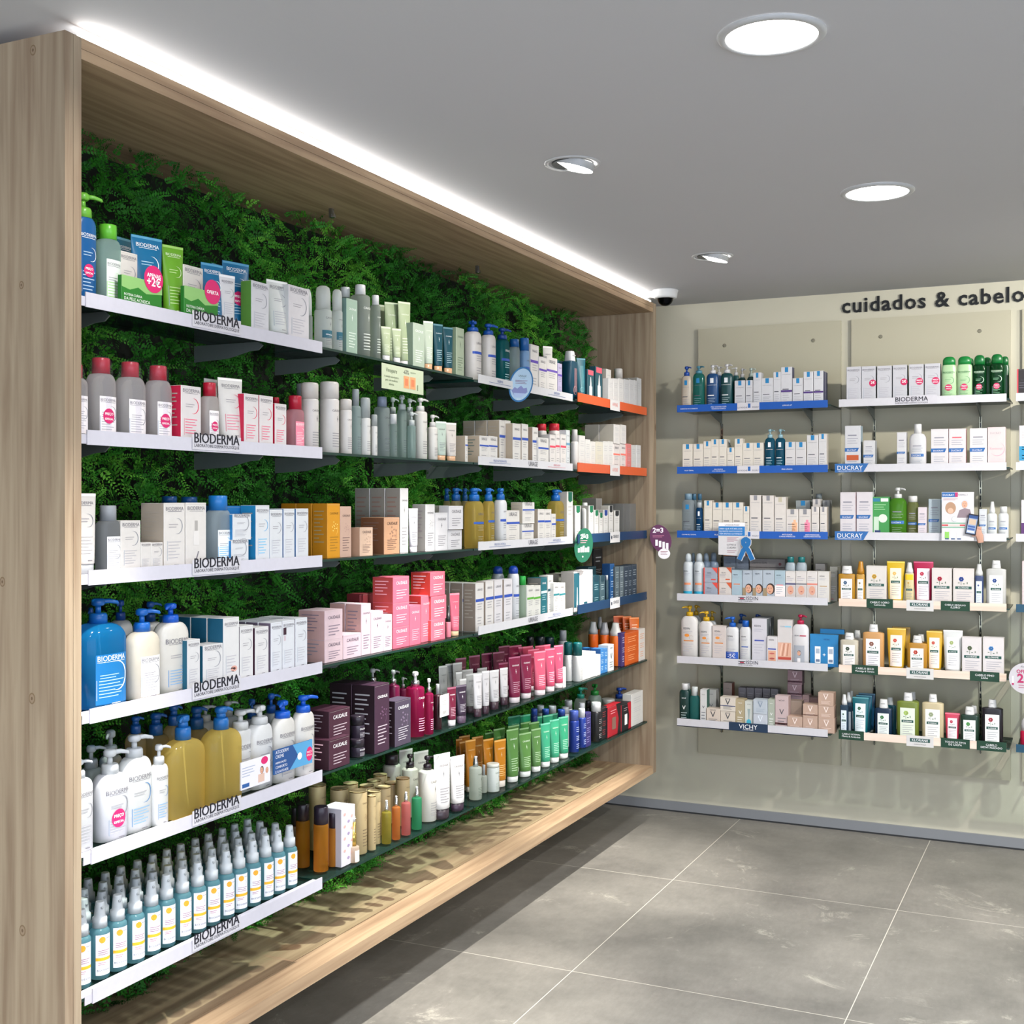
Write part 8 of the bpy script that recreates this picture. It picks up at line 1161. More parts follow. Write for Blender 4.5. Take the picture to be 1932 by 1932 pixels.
        b.disc(S, w*.16, Z(.45), w*.06, I_('f0f4f8'), 3, ry=h*.15); b.disc(S, w*.42, Z(.42), w*.085, I_('d6246c'), 3, ry=h*.3); b.text(S, 'PREÇO', w*.42, Z(.46), w*.13, I_('ffffff'), 4); b.text(S, 'ESPECIAL', w*.42, Z(.34), w*.14, I_('ffffff'), 4)
    elif st == 'promo':
        b.poly(S, [(-w*.5, Z(.62)), (-w*.3, Z(.55)), (-w*.1, Z(.68)), (w*.1, Z(.52)), (w*.5, Z(.6)), (w*.5, Z(1)), (-w*.5, Z(1))], I_('8cbc70'), 1.4)
        for i, t in enumerate(o['txt']): b.text(S, t, -w*.44, Z(.34-.15*i), w*.72, I_('f4f8f0'), 3, left=True, hmax=h*.105)
    elif st == 'tag': bars(b, S, -w*.3, w*.3, Z(.5), Z(.75), 3, I_('9c9c9c'), 2); bars(b, S, -w*.25, w*.25, Z(.1), Z(.25), 4, I_('3c3c3c'), 2)
    elif st in ('kit', 'kit2'):
        k = '1c1418' if st == 'kit' else 'b81c2c'; b.poly(S, [(w*.2, Z(0)), (w*.5, Z(0)), (w*.5, Z(1)), (w*.1, Z(1)), (w*.3, Z(.5))], I_(k), 2); b.rect(S, -w*.2, Z(.2), w*.08, Z(.6), I_('7c5c50' if st == 'kit' else 'e8e8e8'), 3); bars(b, S, -w*.3, w*.1, Z(.7), Z(.86), 2, I_('f0d8d8'), 3)
    elif st == 'pouch':
        for x_ in (-.22, .24): b.rect(S, (x_-.1)*w, Z(.1), (x_+.1)*w, Z(.62), I_('f0f4f8'), 2); b.rect(S, (x_-.07)*w, Z(.4), (x_+.07)*w, Z(.55), I_('a8b4c4'), 3); b.rect(S, (x_-.07)*w, Z(.14), (x_+.07)*w, Z(.22), I_('6c7c98'), 3)
        b.text(S, '+', .01*w, Z(.3), w*.1, I_('ffffff'), 3); b.text(S, 'ISDIN', .1*w, Z(.82), w*.2, I_('1c4c84'), 3); b.rect(S, -w*.5, Z(.0), w*.5, Z(.06), I_('1c74b4'), 2)
    elif st == 'greenset':
        b.rect(S, -w*.46, Z(.88), -w*.05, Z(.96), I_('2a7a9c'), 2); b.rect(S, 0, Z(.88), w*.44, Z(.96), I_('e8f0ea'), 2); bars(b, S, -w*.4, w*.3, Z(.65), Z(.82), 3, I_('d0f0c8'), 2)
        b.disc(S, w*.12, Z(.46), w*.26, I_('dce8d8'), 2); b.rect(S, -w*.42, Z(.08), -w*.12, Z(.5), I_('c4d8c4'), 3); b.rect(S, -w*.36, Z(.1), -w*.02, Z(.16), I_('2a3c6c'), 4)
    elif st == 'ring':
        b.text(S, 'DUCRAY', -w*.05, Z(.83), w*.62, I_('a8a0a8'), 3); b.arc(S, w*.05, Z(.45), w*.42, w*.05, -150, 70, I_('f0a8b4'), 2); b.text(S, 'Keracnyl', -.02*w, Z(.44), w*.7, I_('f0a8b4'), 3); bars(b, S, -w*.35, w*.4, Z(.08), Z(.22), 3, I_('c8b0b8'), 2)
    elif st == 'drop':
        b.text(S, 'VICHY', 0, Z(.86), w*.45, I_('3c4048'), 3); b.disc(S, 0, Z(.18), w*.3, I_('4ab0c8'), 2, ry=h*.12); b.poly(S, [(-w*.05, Z(.3)), (w*.05, Z(.3)), (w*.18, Z(.7)), (-w*.18, Z(.7))], I_('98a8a8'), 2)
    elif st == 'card': bars(b, S, -w*.3, w*.3, Z(.7), Z(.85), 2, I_('d0d0d4'), 2); bars(b, S, -w*.34, w*.34, Z(.5), Z(.6), 3, I_('d0d0d4'), 2)
    elif st == 'long': b.text(S, 'Cleanance ISDIN', -w*.22, Z(.45), w*.42, I_('2c2828'), 2, hmax=h*.3); b.disc(S, w*.36, Z(.4), h*.18, I_('5c2c30'), 2); bars(b, S, w*.02, w*.26, Z(.55), Z(.72), 2, I_('5c5858'), 2)
    elif st == 'bigbox':
        b.rect(S, -w*.5, Z(.1), -w*.22, Z(.96), I_(acc), 2); b.poly(S, [(-w*.38, Z(.1)), (-w*.3, Z(.1)), (-w*.33, Z(.6)), (-w*.35, Z(.6))], I_('e8ecec'), 3); bars(b, S, 0, w*.3, Z(.6), Z(.8), 3, I_('8c8c90'), 2); b.rect(S, w*.02, Z(0), w*.2, Z(.2), I_(acc), 2); b.rect(S, w*.38, Z(0), w*.5, Z(.14), I_(acc), 2)
    elif st == 'gift':
        f = I_(o['flower'])
        for i in range(12): b.disc(S, w*.3*math.sin(i*2.1), Z(.12+.07*i), w*.09, f if i % 3 else I_('9c8cb0'), 2, ry=w*.06, seg=8)
    if o.get('bot'): b.rect(S, -w*.49, Z(.02), w*.49, Z(.2), I_(o['bot']), 2); b.rect(S, -w*.3, Z(.4), w*.35, Z(.47), I_('e88850'), 2)
    if o.get('stk'):
        sx, sz = o.get('sx', -.02 if not o.get('lab') else .0), o.get('sz', .42 if st != 'klo' else .3)
        r_ = w*(.25 if w < .09 else .17) if st != 'promo' else w*.24
        b.disc(S, sx*w-(w*.1 if st == 'promo' else 0), Z(sz), r_, I_(o['stk']), 5); q = sx*w-(w*.1 if st == 'promo' else 0)
        L_ = o.get('stt') or ['PREÇO', 'ESPECIAL']
        for i, t in enumerate(L_):
            b.text(S, t, q, Z(sz)+r_*((.12-.62*i) if len(L_) > 1 else -.18), r_*1.45, I_('ffffff'), 7, hmax=r_*(.75 if '€' in t else .36), bold=.02)
def rot_of(unit, o): return (PI/2 if unit == 'L' else 0)-math.radians(o.get('r', 0))
LX, BY = -1.936, 5.671
BODYK = {'clear': 'clear', 'gel': 'gel', 'gel2': 'gel2', 'gel3': 'gel3', 'frost': 'frost'}
def cap_mb(ct, c, r, hc, body, kk):
    """cap / pump / spray head, local origin at the neck; r = collar radius; returns (mesh builder, part name)"""
    b = MB(); P = mat(c, 'plastic'); Mt = mat('c4c6c8', 'metal')
    if ct in ('pump', 'pumpc', 'pumps'):
        col = Mt if ct == 'pumps' else P
        h1 = hc*(.40 if ct != 'pumpc' else .5); rs = r*(.34 if ct != 'pumpc' else .66)
        b.loft([(0, r, r), (h1*.8, r*.97, r*.97), (h1, r*.85, r*.85)], col, seg=18)
        b.loft([(h1, rs, rs), (hc*.76, rs*.9, rs*.9)], P, seg=12)
        hd = r*(.72 if ct != 'pumpc' else .8)
        b.loft([(hc*.70, hd*.75, hd*.75), (hc*.76, hd, hd), (hc*.93, hd, hd), (hc, hd*.7, hd*.7)], P, seg=16)
        sg = 1 if (int(hc*1e5)+int(r*1e5)) % 3 else -1; L_ = r*(2.1 if ct != 'pumpc' else 1.5); z_ = hc*.86
        dx, dy = math.cos(.5)*sg, -math.sin(.5)
        b.tube([(0, 0, z_), (dx*L_*.6, dy*L_*.6, z_+hc*.02), (dx*L_, dy*L_, z_-hc*.05), (dx*L_*1.04, dy*L_*1.04, z_-hc*.12)], [r*.32, r*.26, r*.2, r*.16], P)
        return b, 'pump'
    if ct == 'cyl': b.loft([(0, r, r), (hc*.94, r*.98, r*.98), (hc, r*.9, r*.9)], P, seg=20); return b, 'cap'
    if ct == 'rcyl': b.loft([(0, r, r), (hc*.86, r, r), (hc*.94, r*.95, r*.95), (hc*.985, r*.84, r*.84), (hc, r*.6, r*.6)], P, seg=24); return b, 'cap'
    if ct == 'dome':
        k_ = kk if body > r*1.0 else 1
        b.loft([(0, r, r*k_)]+[(hc*(.45+.55*math.sin(t*PI/12)), max(.0004, r*math.cos(t*PI/12)**.7), max(.0004, r*k_*math.cos(t*PI/12)**.7)) for t in range(0, 7)], P, seg=22); return b, 'cap'
    if ct == 'clearcap':
        m = mat('e2e8e4', 'frost'); b.loft([(0, r, r), (hc*.7, r*.98, r*.98), (hc*.92, r*.86, r*.86), (hc, r*.5, r*.5)], m, seg=20)
        b.loft([(0, r*.55, r*.55), (hc*.5, r*.5, r*.5), (hc*.7, r*.3, r*.3)], mat('f2f2f0', 'plastic'), seg=14); return b, 'cap'
    if ct == 'flip':
        b.loft([(0, r*1.05, r*.9), (hc*.1, r*1.05, r*.9), (hc*.95, r*.86, r*.72), (hc, r*.8, r*.66)], P, seg=20, n=2.6); b.box(-r*.5, r*.5, -r*.92, -r*.8, hc*.55, hc*.6, mat('c8c8c8', 'ink')); return b, 'cap'
    if ct == 'taper': b.loft([(0, r, r), (hc*.28, r*.98, r*.98), (hc*.55, r*.72, r*.72), (hc*.95, r*.56, r*.56), (hc, r*.48, r*.48)], P, seg=18); return b, 'cap'
    if ct == 'nozzle':
        b.loft([(0, r, r), (hc*.45, r, r), (hc*.46, r*.8, r*.8), (hc*.8, r*.78, r*.78)], mat(c, 'metal'), seg=16); b.loft([(hc*.8, r*.6, r*.6), (hc, r*.55, r*.55)], mat('dcdee0', 'plastic'), seg=14); b.tube([(0, 0, hc*.9), (r*.9, -r*.3, hc*.9)], r*.18, mat('dcdee0', 'plastic'), 6); return b, 'spray_head'
    if ct == 'dropper': b.loft([(0, r, r), (hc*.4, r*.95, r*.95), (hc*.42, r*.55, r*.55), (hc*.9, r*.5, r*.5), (hc, r*.25, r*.25)], P, seg=16); return b, 'dropper_cap'
def make(it):
    kind, unit, row, pos, ins, w, dep, h, desc, o = it
    z = EYE+(TL if unit == 'L' else TB)[row-1]+o.get('lift', 0)+(.0026 if unit == 'L' and ins < .025 and pos < 2.86 else .0002)
    x, y = (max(LX-ins-dep/2, -2.168+dep/2), pos) if unit == 'L' else (pos, min(BY+ins+dep/2, YW-.026-dep/2))
    if unit == 'L': e_ = (w/2+.012 if kind == 'tube' else w/2)+.001; y = min(max(y, 1.936+e_*.98), 5.658-e_)
    rz = rot_of(unit, o); K = BODYK.get(o.get('m'))
    c = o.get('c', 'f0f0f0'); roots = []
    if kind in ('box', 'sleeve'):
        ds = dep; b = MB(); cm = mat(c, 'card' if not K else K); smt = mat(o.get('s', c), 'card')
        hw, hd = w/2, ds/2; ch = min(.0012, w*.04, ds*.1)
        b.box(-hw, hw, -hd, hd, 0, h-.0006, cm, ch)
        if kind == 'box' and not K:
            b.box(-hw+.001, hw-.001, -hd+.0005, hd-.001, h-.0006, h, cm)
            sgn = -1 if unit == 'L' else 1                     # coloured side panels, some toned darker to paint in side shade
            for sg in (-1, 1):
                X_ = sg*(hw+.0002); q = [(X_, -hd+ch, .001), (X_, hd-ch, .001), (X_, hd-ch, h-.001), (X_, -hd+ch, h-.001)]
                b.add(q if sg > 0 else q[::-1], [[0, 1, 2, 3]], smt)
            if unit == 'L' and (ds > .045) and o.get('st') in ('cau', 'uri', 'bio'):
                lc = o.get('tx') if o.get('tx') and o.get('st') == 'cau' else ('8a7c6c' if o.get('st') != 'cau' else '7a6468')
                Sd = surf(lambda a, t, lv=1: (-hw-.0003-.0002*lv, -a, t)); n_ = max(3, min(9, int(h/.014)))
                bars(b, Sd, -hd*.75, hd*.55, h*.25, h*.88, n_, mat(lc, 'ink'), 1)
            b.rect(surf(lambda a, t, lv=1: (a, -hd-.0002*lv, t)), -hw*.96, h-.004, hw*.96, h-.0036, mat('b0aca8', 'ink'), 1)
        S = surf(lambda a, t, lv=1: (a, -hd-.00022*lv, t)); prints(b, S, w, h, o)
        nm = 'promotional_card' if kind == 'sleeve' else 'cosmetic_carton'
        if 'pouch' in desc: nm = 'gift_pouch'
        r = b.build(nm); r.location = (x, y, z); r.rotation_euler = (0, 0, rz); roots = [r]
        for q in range(1, o.get('q', 1)):
            r2 = r.copy(); C.objects.link(r2); dd = (ds+.002)*q
            if unit == 'L' and x-dd-ds/2 < -2.175: C.objects.unlink(r2); roots.pop() if 0 else None; break
            r2.location = (x-dd, y, z) if unit == 'L' else (x, y+dd, z); roots.append(r2)
        return roots, nm, 'carton' if kind == 'box' else ('pouch' if nm == 'gift_pouch' else 'card')
    nm, cat = {'tube': ('cream_tube', 'tube'), 'can': ('spray_can', 'spray can'), 'jar': ('cream_jar', 'jar'), 'canister': ('gift_canister', 'canister')}.get(kind, ('cosmetic_bottle', 'bottle'))
    if o.get('ct', '').startswith('pump'): nm = 'pump_bottle'
    if o.get('ct') in ('nozzle', 'taper'): nm = 'spray_bottle'
    root = thing(nm, (x, y, z), rz); roots = [root]; a = w/2; bb = dep/2
    def add(mb, n, zz=0):
        q = mb.build(n, root); q.location = (0, 0, zz); return q
    if kind == 'tube':
        chh = o.get('caph', .018); b = MB(); a0, b0 = a*.80, bb; tp = h-.007
        def ab(zz):
            t = min(1, max(0, (zz-chh)/(tp-chh))); return a0+(a-a0)*t**.8, max(.0012, b0*(1-t)**.8+.0012)
        m = mat(c, 'plastic'); pr = [(chh-.001,)+tuple(q*.93 for q in ab(chh)), (chh+.001,)+ab(chh)]+[(chh+(tp-chh)*t/8,)+ab(chh+(tp-chh)*t/8) for t in range(1, 9)]+[(h, a, .0011)]
        b.loft(pr, m, seg=22)
        def fn(s_, t, lv):
            A, B_ = ab(t); q = min(.995, abs(s_)/A); return (s_, -B_*math.sqrt(1-q*q)-.0003-.0002*lv, t)
        S = surf(fn, True); oo = dict(o); prints(b, S, w*.86, tp-chh, oo, chh); b.rect(S, -a*.97, h-.0065, a*.97, h-.001, mat('%02x%02x%02x' % tuple(min(255, int(int(c[i:i+2], 16)*.7+76)) for i in (0, 2, 4)), 'ink'), 1)
        add(b, 'tube_body'); b = MB(); b.loft([(0, a0*.9, b0*.9), (.001, a0*.93, b0*.93), (chh-.001, a0*.95, b0*.95), (chh-.0008, a0*.9, b0*.9)], mat(o.get('cap', c), 'plastic'), seg=22); add(b, 'cap')
        return roots, nm, cat
    if kind == 'canister':
        b = MB(); b.loft([(0, a*.98, a*.98), (.001, a, a), (h-.002, a, a), (h, a*.985, a*.985), (h, a*.9, a*.9), (h-.003, a*.88, a*.88)], mat(c, 'card'), seg=26)
        b.loft([(h-.0035, a, a), (h-.0005, a*1.01, a*1.01)], mat('8a7040', 'metal'), seg=26, caps=False)
        S = surf(lambda s_, t, lv=1: (a*math.sin(s_/a), -a*math.cos(s_/a)-.0002*lv, t), True)
        prints(b, S, a*1.5, h, o); add(b, 'canister_body'); return roots, nm, cat
    hb = o.get('hb', h*.8); ct = o.get('ct', 'cyl'); ct = 'rcyl' if ct == 'dome' and kind == 'can' and not o.get('rs') else ct; kk = bb/a; cw = o.get('cw', .6); rc = min(a*cw, bb*1.02 if ct in ('cyl',) and kk < .9 else a*cw)
    rc = max(.003, rc); sq = 2.0
    if kind == 'bottle': sq = 2.6
    if o.get('st') == 'klo' or ct == 'flip': sq = 4
    sh = {'can': .05, 'round': .05, 'jar': .03}.get(kind, .13)*hb
    if o.get('rs'): sh = .13*hb
    if sq == 4: sh = .04*hb
    if kind == 'bottle' and a > .035 and sq != 4: sh = min(.2*hb, a*.75)
    nk = min(.98, rc/a*.92); nb = min(.98, rc/bb*.92)
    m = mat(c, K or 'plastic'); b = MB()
    pr = [(0, a*.93, bb*.93), (.0022, a, bb), (hb-sh, a, bb)]
    for i in range(1, 7):
        t = i*PI/12; pr.append((hb-sh+sh*math.sin(t), a*(nk+(1-nk)*math.cos(t)), bb*(nb+(1-nb)*math.cos(t))))
    b.loft(pr, m, seg=26, n=sq)
    def fn(s_, t, lv):
        if kk > .9 and sq == 2: return (a*math.sin(s_/a), -a*math.cos(s_/a)-.0003-.0002*lv, t)
        q = min(.99, abs(s_)/a); return (s_, -bb*(1-q**sq)**(1/sq)-.0004-.0002*lv, t)
    S = surf(fn, True); prints(b, S, w*(.92 if sq != 2 else 1.1), (hb-sh), o); add(b, 'bottle_body' if kind != 'can' else 'can_body')
    cb, cn = cap_mb(ct, o.get('cap', c), rc, max(.004, h-hb), a, kk); add(cb, cn if kind != 'jar' else 'lid', hb)
    if K and ct.startswith('pump') and hb > .08:
        b = MB(); b.tube([(0, 0, hb), (a*.08, 0, hb*.7), (a*.2, 0, hb*.35), (a*.32, 0, hb*.04)], .0022, mat('e4e0c8', 'plastic'), 6); add(b, 'dip_tube')
    if o.get('wrap'):
        b = MB(); b.loft([(.001, a*1.03, bb*1.05), (hb*.86, a*1.03, bb*1.06), (hb*1.06, a*.82, bb*.84), (h-.01, rc*1.25, rc*1.2), (h+.002, rc*.9, rc*.9)], mat('f4f4f8', 'film'), seg=22, caps=False); add(b, 'shrink_wrap')
    return roots, nm, cat
BAYN = ['near end', 'second bay', 'third bay', 'far end']
def locphrase(unit, row, pos):
    if unit == 'L': return '%s shelf, plant cabinet %s' % (ORD[row-1], BAYN[max(0, min(3, int((pos-1.934)/.9315)))])
    return '%s shelf, back wall %s rack' % (ORD[row-1], 'left' if pos < -1.05 else 'middle' if pos < -.3 else 'right')
NTH = ['first', 'second', 'third', 'fourth', 'fifth', 'sixth', 'seventh', 'eighth', 'ninth', 'tenth', 'eleventh', 'twelfth', 'thirteenth', 'fourteenth', 'fifteenth', 'sixteenth']
seen = {}; words = lambda s: len(s.replace('-', ' ').split())
crowd = {}
for it in sorted(ITEMS, key=lambda i: i[3]):
    d = it[8]
    if it[9].get('gp'): crowd.setdefault((d, it[2]), []).append(it)
for it in ITEMS:
    roots, nm, cat = make(it); kind, unit, row, pos = it[:4]; d = it[8]; loc = locphrase(unit, row, pos)
    plural = {'box': 'cartons', 'tube': 'tubes', 'bottle': 'bottles', 'round': 'bottles', 'can': 'spray cans', 'sleeve': 'cards', 'canister': 'canisters', 'jar': 'jars'}[kind]
    gp = plural+' on the '+loc
    for i, r in enumerate(roots):
        L_ = d
        if it[9].get('gp'): L_ = d+', '+NTH[[id(q) for q in crowd[(d, row)]].index(id(it))]+' from left'
        if i: L_ = d+', %s from the front' % NTH[i]
        for tail in (', '+loc, ', '+ORD[row-1]+' shelf '+('plant cabinet' if unit == 'L' else 'back wall'), ', '+ORD[row-1]+' shelf', ''):
            if words(L_+tail) <= 16: L_ = L_+tail; break
        if L_ in seen: L_ = L_.replace(',', ' nearby,', 1)
        seen[L_] = 1
        tag(r, L_, cat, gp)
# ---- the teal sun mist sprays, four rows deep on the bottom shelf
def spray0():
    root = thing('spray_bottle', (0, 0, 0), PI/2); a = .0215; hb = .112; h = .168
    b = MB(); b.loft([(0, a*.9, a*.9), (.003, a, a), (hb-.012, a, a), (hb-.006, a*.96, a*.96), (hb, a*.7, a*.7)], mat('90ccd8', 'gel2'), seg=22); q = b.build('bottle_body', root)
    b = MB(); S = surf(lambda s_, t, lv=1: ((a+.0003)*math.sin(s_/a), -(a+.0003)*math.cos(s_/a)-.00015*lv, t), True); I_ = lambda c: mat(c, 'ink')
    b.rect(S, -.0185, .010, .0185, .099, I_('eef0f6'), 1); b.disc(S, -.004, .088, .0072, I_('f0a62c'), 3, seg=14); b.rect(S, .004, .090, .0155, .0912, I_('8c8c98'), 3)
    b.rect(S, -.0185, .042, .0185, .049, I_('f2b52a'), 2); bars(b, S, -.013, .013, .053, .066, 3, I_('7c90a8'), 3); bars(b, S, -.013, .004, .031, .039, 2, I_('9c9ca8'), 3)
    b.text(S, 'BIODERMA', 0, .019, .031, I_('6c6c78'), 3); b.arc(S, .004, .076, .007, .001, -100, 90, I_('a8b0c0'), 3)
    b.build('printed_label', root)
    b = MB(); W_ = mat('d9dfe3', 'plastic')
    b.loft([(0, .0165, .0165), (.022, .0160, .0160), (.024, .0125, .0125), (.030, .0118, .0118), (h-hb-.003, .0098, .0098), (h-hb, .0088, .0088)], W_, seg=20); b.tube([(0, -.008, h-hb-.012), (0, -.0125, h-hb-.012)], .003, mat('c4cacd', 'plastic'), 8)
    q = b.build('spray_head', root); q.location = (0, 0, hb)
    return root
s0 = spray0(); used = False
for r_ in range(4):
    for c_ in range(14+1):
        yy = 2.017+.055*c_+(.004 if r_ % 2 else 0)+random.uniform(-.002, .002); xx = -1.99-.049*r_+random.uniform(-.002, .002)
        t = s0 if not used else dup(s0); used = True
        t.location = (xx, yy, EYE+TL[5]+.0002); t.rotation_euler = (0, 0, PI/2-.3+random.uniform(-.2, .15))
        tag(t, 'teal sun mist spray with yellow band, %s row from front, %s from left' % (NTH[r_], NTH[c_]), 'spray bottle', 'teal sun mist sprays on the bottom shelf')
# ------------------------------------------------------------------ hanging signs
def flat_sign(name, label, pts, loc, rz, th, cback, draw, cat='sign', roll=0):
    """pts: outline in (s, t); a plate of real thickness with print on its front"""
    root = thing(name, loc, rz); b = MB(); n = len(pts); m = mat(cback, 'card')
    b.add([(a, 0, t) for a, t in pts]+[(a, th, t) for a, t in pts], [list(range(n)), list(range(2*n-1, n-1, -1))]+[[i, n+i, n+(i+1) % n, (i+1) % n] for i in range(n)], m)
    b.build('sign_plate', root); b = MB(); S = surf(lambda a, t, lv=1: (a, -.0003*lv, t)); draw(b, S); b.build('print', root)
    root.rotation_euler = (0, roll, rz); tag(root, label, cat); return root
ell = lambda a, c, tilt=0, n=32: [(a*math.cos(2*PI*i/n)*math.cos(tilt)-c*math.sin(2*PI*i/n)*math.sin(tilt), a*math.cos(2*PI*i/n)*math.sin(tilt)+c*math.sin(2*PI*i/n)*math.cos(tilt)) for i in range(n)]
I_ = lambda c: mat(c, 'ink')
def d_vino(b, S):
    g = I_('5c6a50'); b.text(S, 'Vinopure', -.075, .012, .07, g); b.text(S, 'A solução natural para a', -.075, -.004, .09, g); b.text(S, 'pele com tendência', -.075, -.015, .075, g); b.text(S, 'acneica', -.075, -.027, .03, g)
    b.text(S, '-63%', .018, .016, .036, I_('4a4a4a')); b.text(S, 'imperfeições', .065, .022, .035, g)
    for x_ in (.022, .064): b.rect(S, x_-.019, -.028, x_+.017, .010, I_('e8a070'), 2); b.rect(S, x_-.012, -.02, x_+.008, .002, I_('d88058'), 3)
    b.rect(S, .092, -.03, .097, -.012, I_('6c7c60'), 2)
flat_sign('hanging_sign', 'pale green paper sign hanging under the top glass shelf', [(-.135, -.040), (.135, -.040), (.135, .036), (-.135, .036)], (-1.925, 3.295, EYE+.391), PI/2+.03, .0006, 'dbe6c6', d_vino)
def d_uri(b, S):
    b.poly(S, ell(.080, .114, -.42), I_('a8c4dc'), 1); b.text(S, 'URIAGE', .012, .052, .062, I_('3c4450')); b.text(S, 'EAU THERMALE', .012, .042, .04, I_('3c4450')); bars(b, S, -.045, .05, .0, .03, 3, I_('3c4c70'), 2)
    b.poly(S, [(-.075, -.045), (-.05, -.02), (-.03, -.03), (0, -.008), (.02, -.026), (.045, -.02), (.05, -.05), (.0, -.085), (-.05, -.085)], I_('7c84b8'), 2); b.poly(S, [(-.06, -.06), (.035, -.06), (.0, -.088), (-.05, -.088)], I_('a4b8dc'), 3); b.text(S, 'NOVO', -.02, -.104, .03, I_('f0f4f8'))
flat_sign('hanging_sign', 'blue oval sign hanging from the white rail, mountain picture', ell(.090, .126, -.42), (-1.912, 4.14, EYE+.448), PI/2-.6, .0006, '2a7ab8', d_uri).scale = (.55, 1, .55)
def d_green(b, S):
    b.arc(S, 0, 0, .0, .0, 0, 1, I_('f0f0f0')); b.text(S, '2=3', .005, .05, .07, I_('eef4f0'), bold=.03); b.text(S, 'LEVE', -.002, .078, .03, I_('eef4f0')); bars(b, S, -.03, .03, .01, .04, 2, I_('d0e0d8'), 2)
    for i in range(5): b.rect(S, -.052+i*.021, -.052, -.036+i*.021, -.02+.008*(i % 3), I_('e8ece8'), 2)
    b.disc(S, -.01, -.085, .006, I_('e8ece8'))
flat_sign('hanging_sign', 'dark green oval offer sign hanging at the rail of the far bay', ell(.082, .13, -.12), (-1.925, 4.80, EYE-.172), PI/2-.25, .0006, '1c6a50', d_green).scale = (.8, 1, .56)
def d_purple(b, S):
    b.text(S, '2=3', -.015, .035, .06, I_('f0e8f0'), bold=.03); bars(b, S, -.045, .02, .005, .02, 2, I_('d8c0d8'), 2)
    for i in range(4): b.rect(S, -.03+i*.02, -.04-.008*i, -.016+i*.02, -.006-.006*i, I_('f0ecf0'), 2)
    b.poly(S, [(.02+.034*math.cos(i*PI/10), -.085+.03*math.sin(i*PI/10)) for i in range(20)], I_('ece8ec'), 2); bars(b, S, .0, .04, -.095, -.07, 3, I_('5c4c5c'), 3)
flat_sign('hanging_sign', 'purple oval offer sign sticking out from the far wooden side', [(x+.0, y) for x, y in ell(.058, .082, .35)]+[], (-1.868, 5.655, EYE-.165), .3, .0006, '6a2a5c', d_purple).scale = (.85, 1, .85)
def d_ribbon(b, S):
    B_ = I_('1b78c0'); b.rect(S, -.066, .018, .060, .062, B_, 1); 
    for i, t in enumerate(['SABIA QUE ATÉ 80% DOS', 'PACIENTES ONCOLÓGICOS', 'TÊM EFEITOS CUTÂNEOS?']): b.text(S, t, -.062, .048-.012*i, .11, I_('f0f4fa'), 3, left=True)
    b.rect(S, -.066, .062, .060, .080, I_('f0eef0'), 1); b.text(S, 'LA ROCHE-POSAY', .0, .066, .07, I_('3c4a66'), 3)
    for i, t in enumerate(['LUTAR &', 'CUIDAR']): b.text(S, t, -.025, -.028-.014*i, .042, I_('2c2c34'), 3, left=True)
    bars(b, S, -.025, .03, -.012, .012, 4, I_('8c8c98'), 2); bars(b, S, -.025, .02, -.064, -.05, 2, I_('6c6c78'), 2)
flat_sign('hanging_card', 'blue and white awareness card hanging on the blue rail', [(-.067, -.072), (.062, -.078), (.062, .080), (-.067, .080)], (-1.515, 5.655, EYE-.165), .0, .0006, 'f0eef0', d_ribbon)
rb = thing('awareness_ribbon', (-1.447, 5.645, EYE-.205)); b = MB(); W_, B_ = mat('f0f2f4', 'card'), mat('1b78c0', 'card')
def ribbon(b, r_, off, m):
    P = [(-.030, -.050), (-.012, -.01), (.012, .022), (.013, .036), (0, .044), (-.013, .036), (-.012, .022), (.012, -.01), (.030, -.050)]
    for i in range(len(P)-1):
        (x0, y0), (x1, y1) = P[i], P[i+1]; d = math.hypot(x1-x0, y1-y0); nx, ny = -(y1-y0)/d*r_, (x1-x0)/d*r_; e = r_*.35; ux, uy = (x1-x0)/d*e, (y1-y0)/d*e
        y_ = off-.0002*i
        b.add([(x0-ux+nx, y_, y0-uy+ny), (x1+ux+nx, y_, y1+uy+ny), (x1+ux-nx, y_, y1+uy-ny), (x0-ux-nx, y_, y0-uy-ny)], [[3, 2, 1, 0]], m)
ribbon(b, .0135, 0, W_); ribbon(b, .0105, -.003, B_); b.build('ribbon_shape', rb); tag(rb, 'blue looped awareness ribbon cut-out at the corner of the hanging card', 'ribbon')
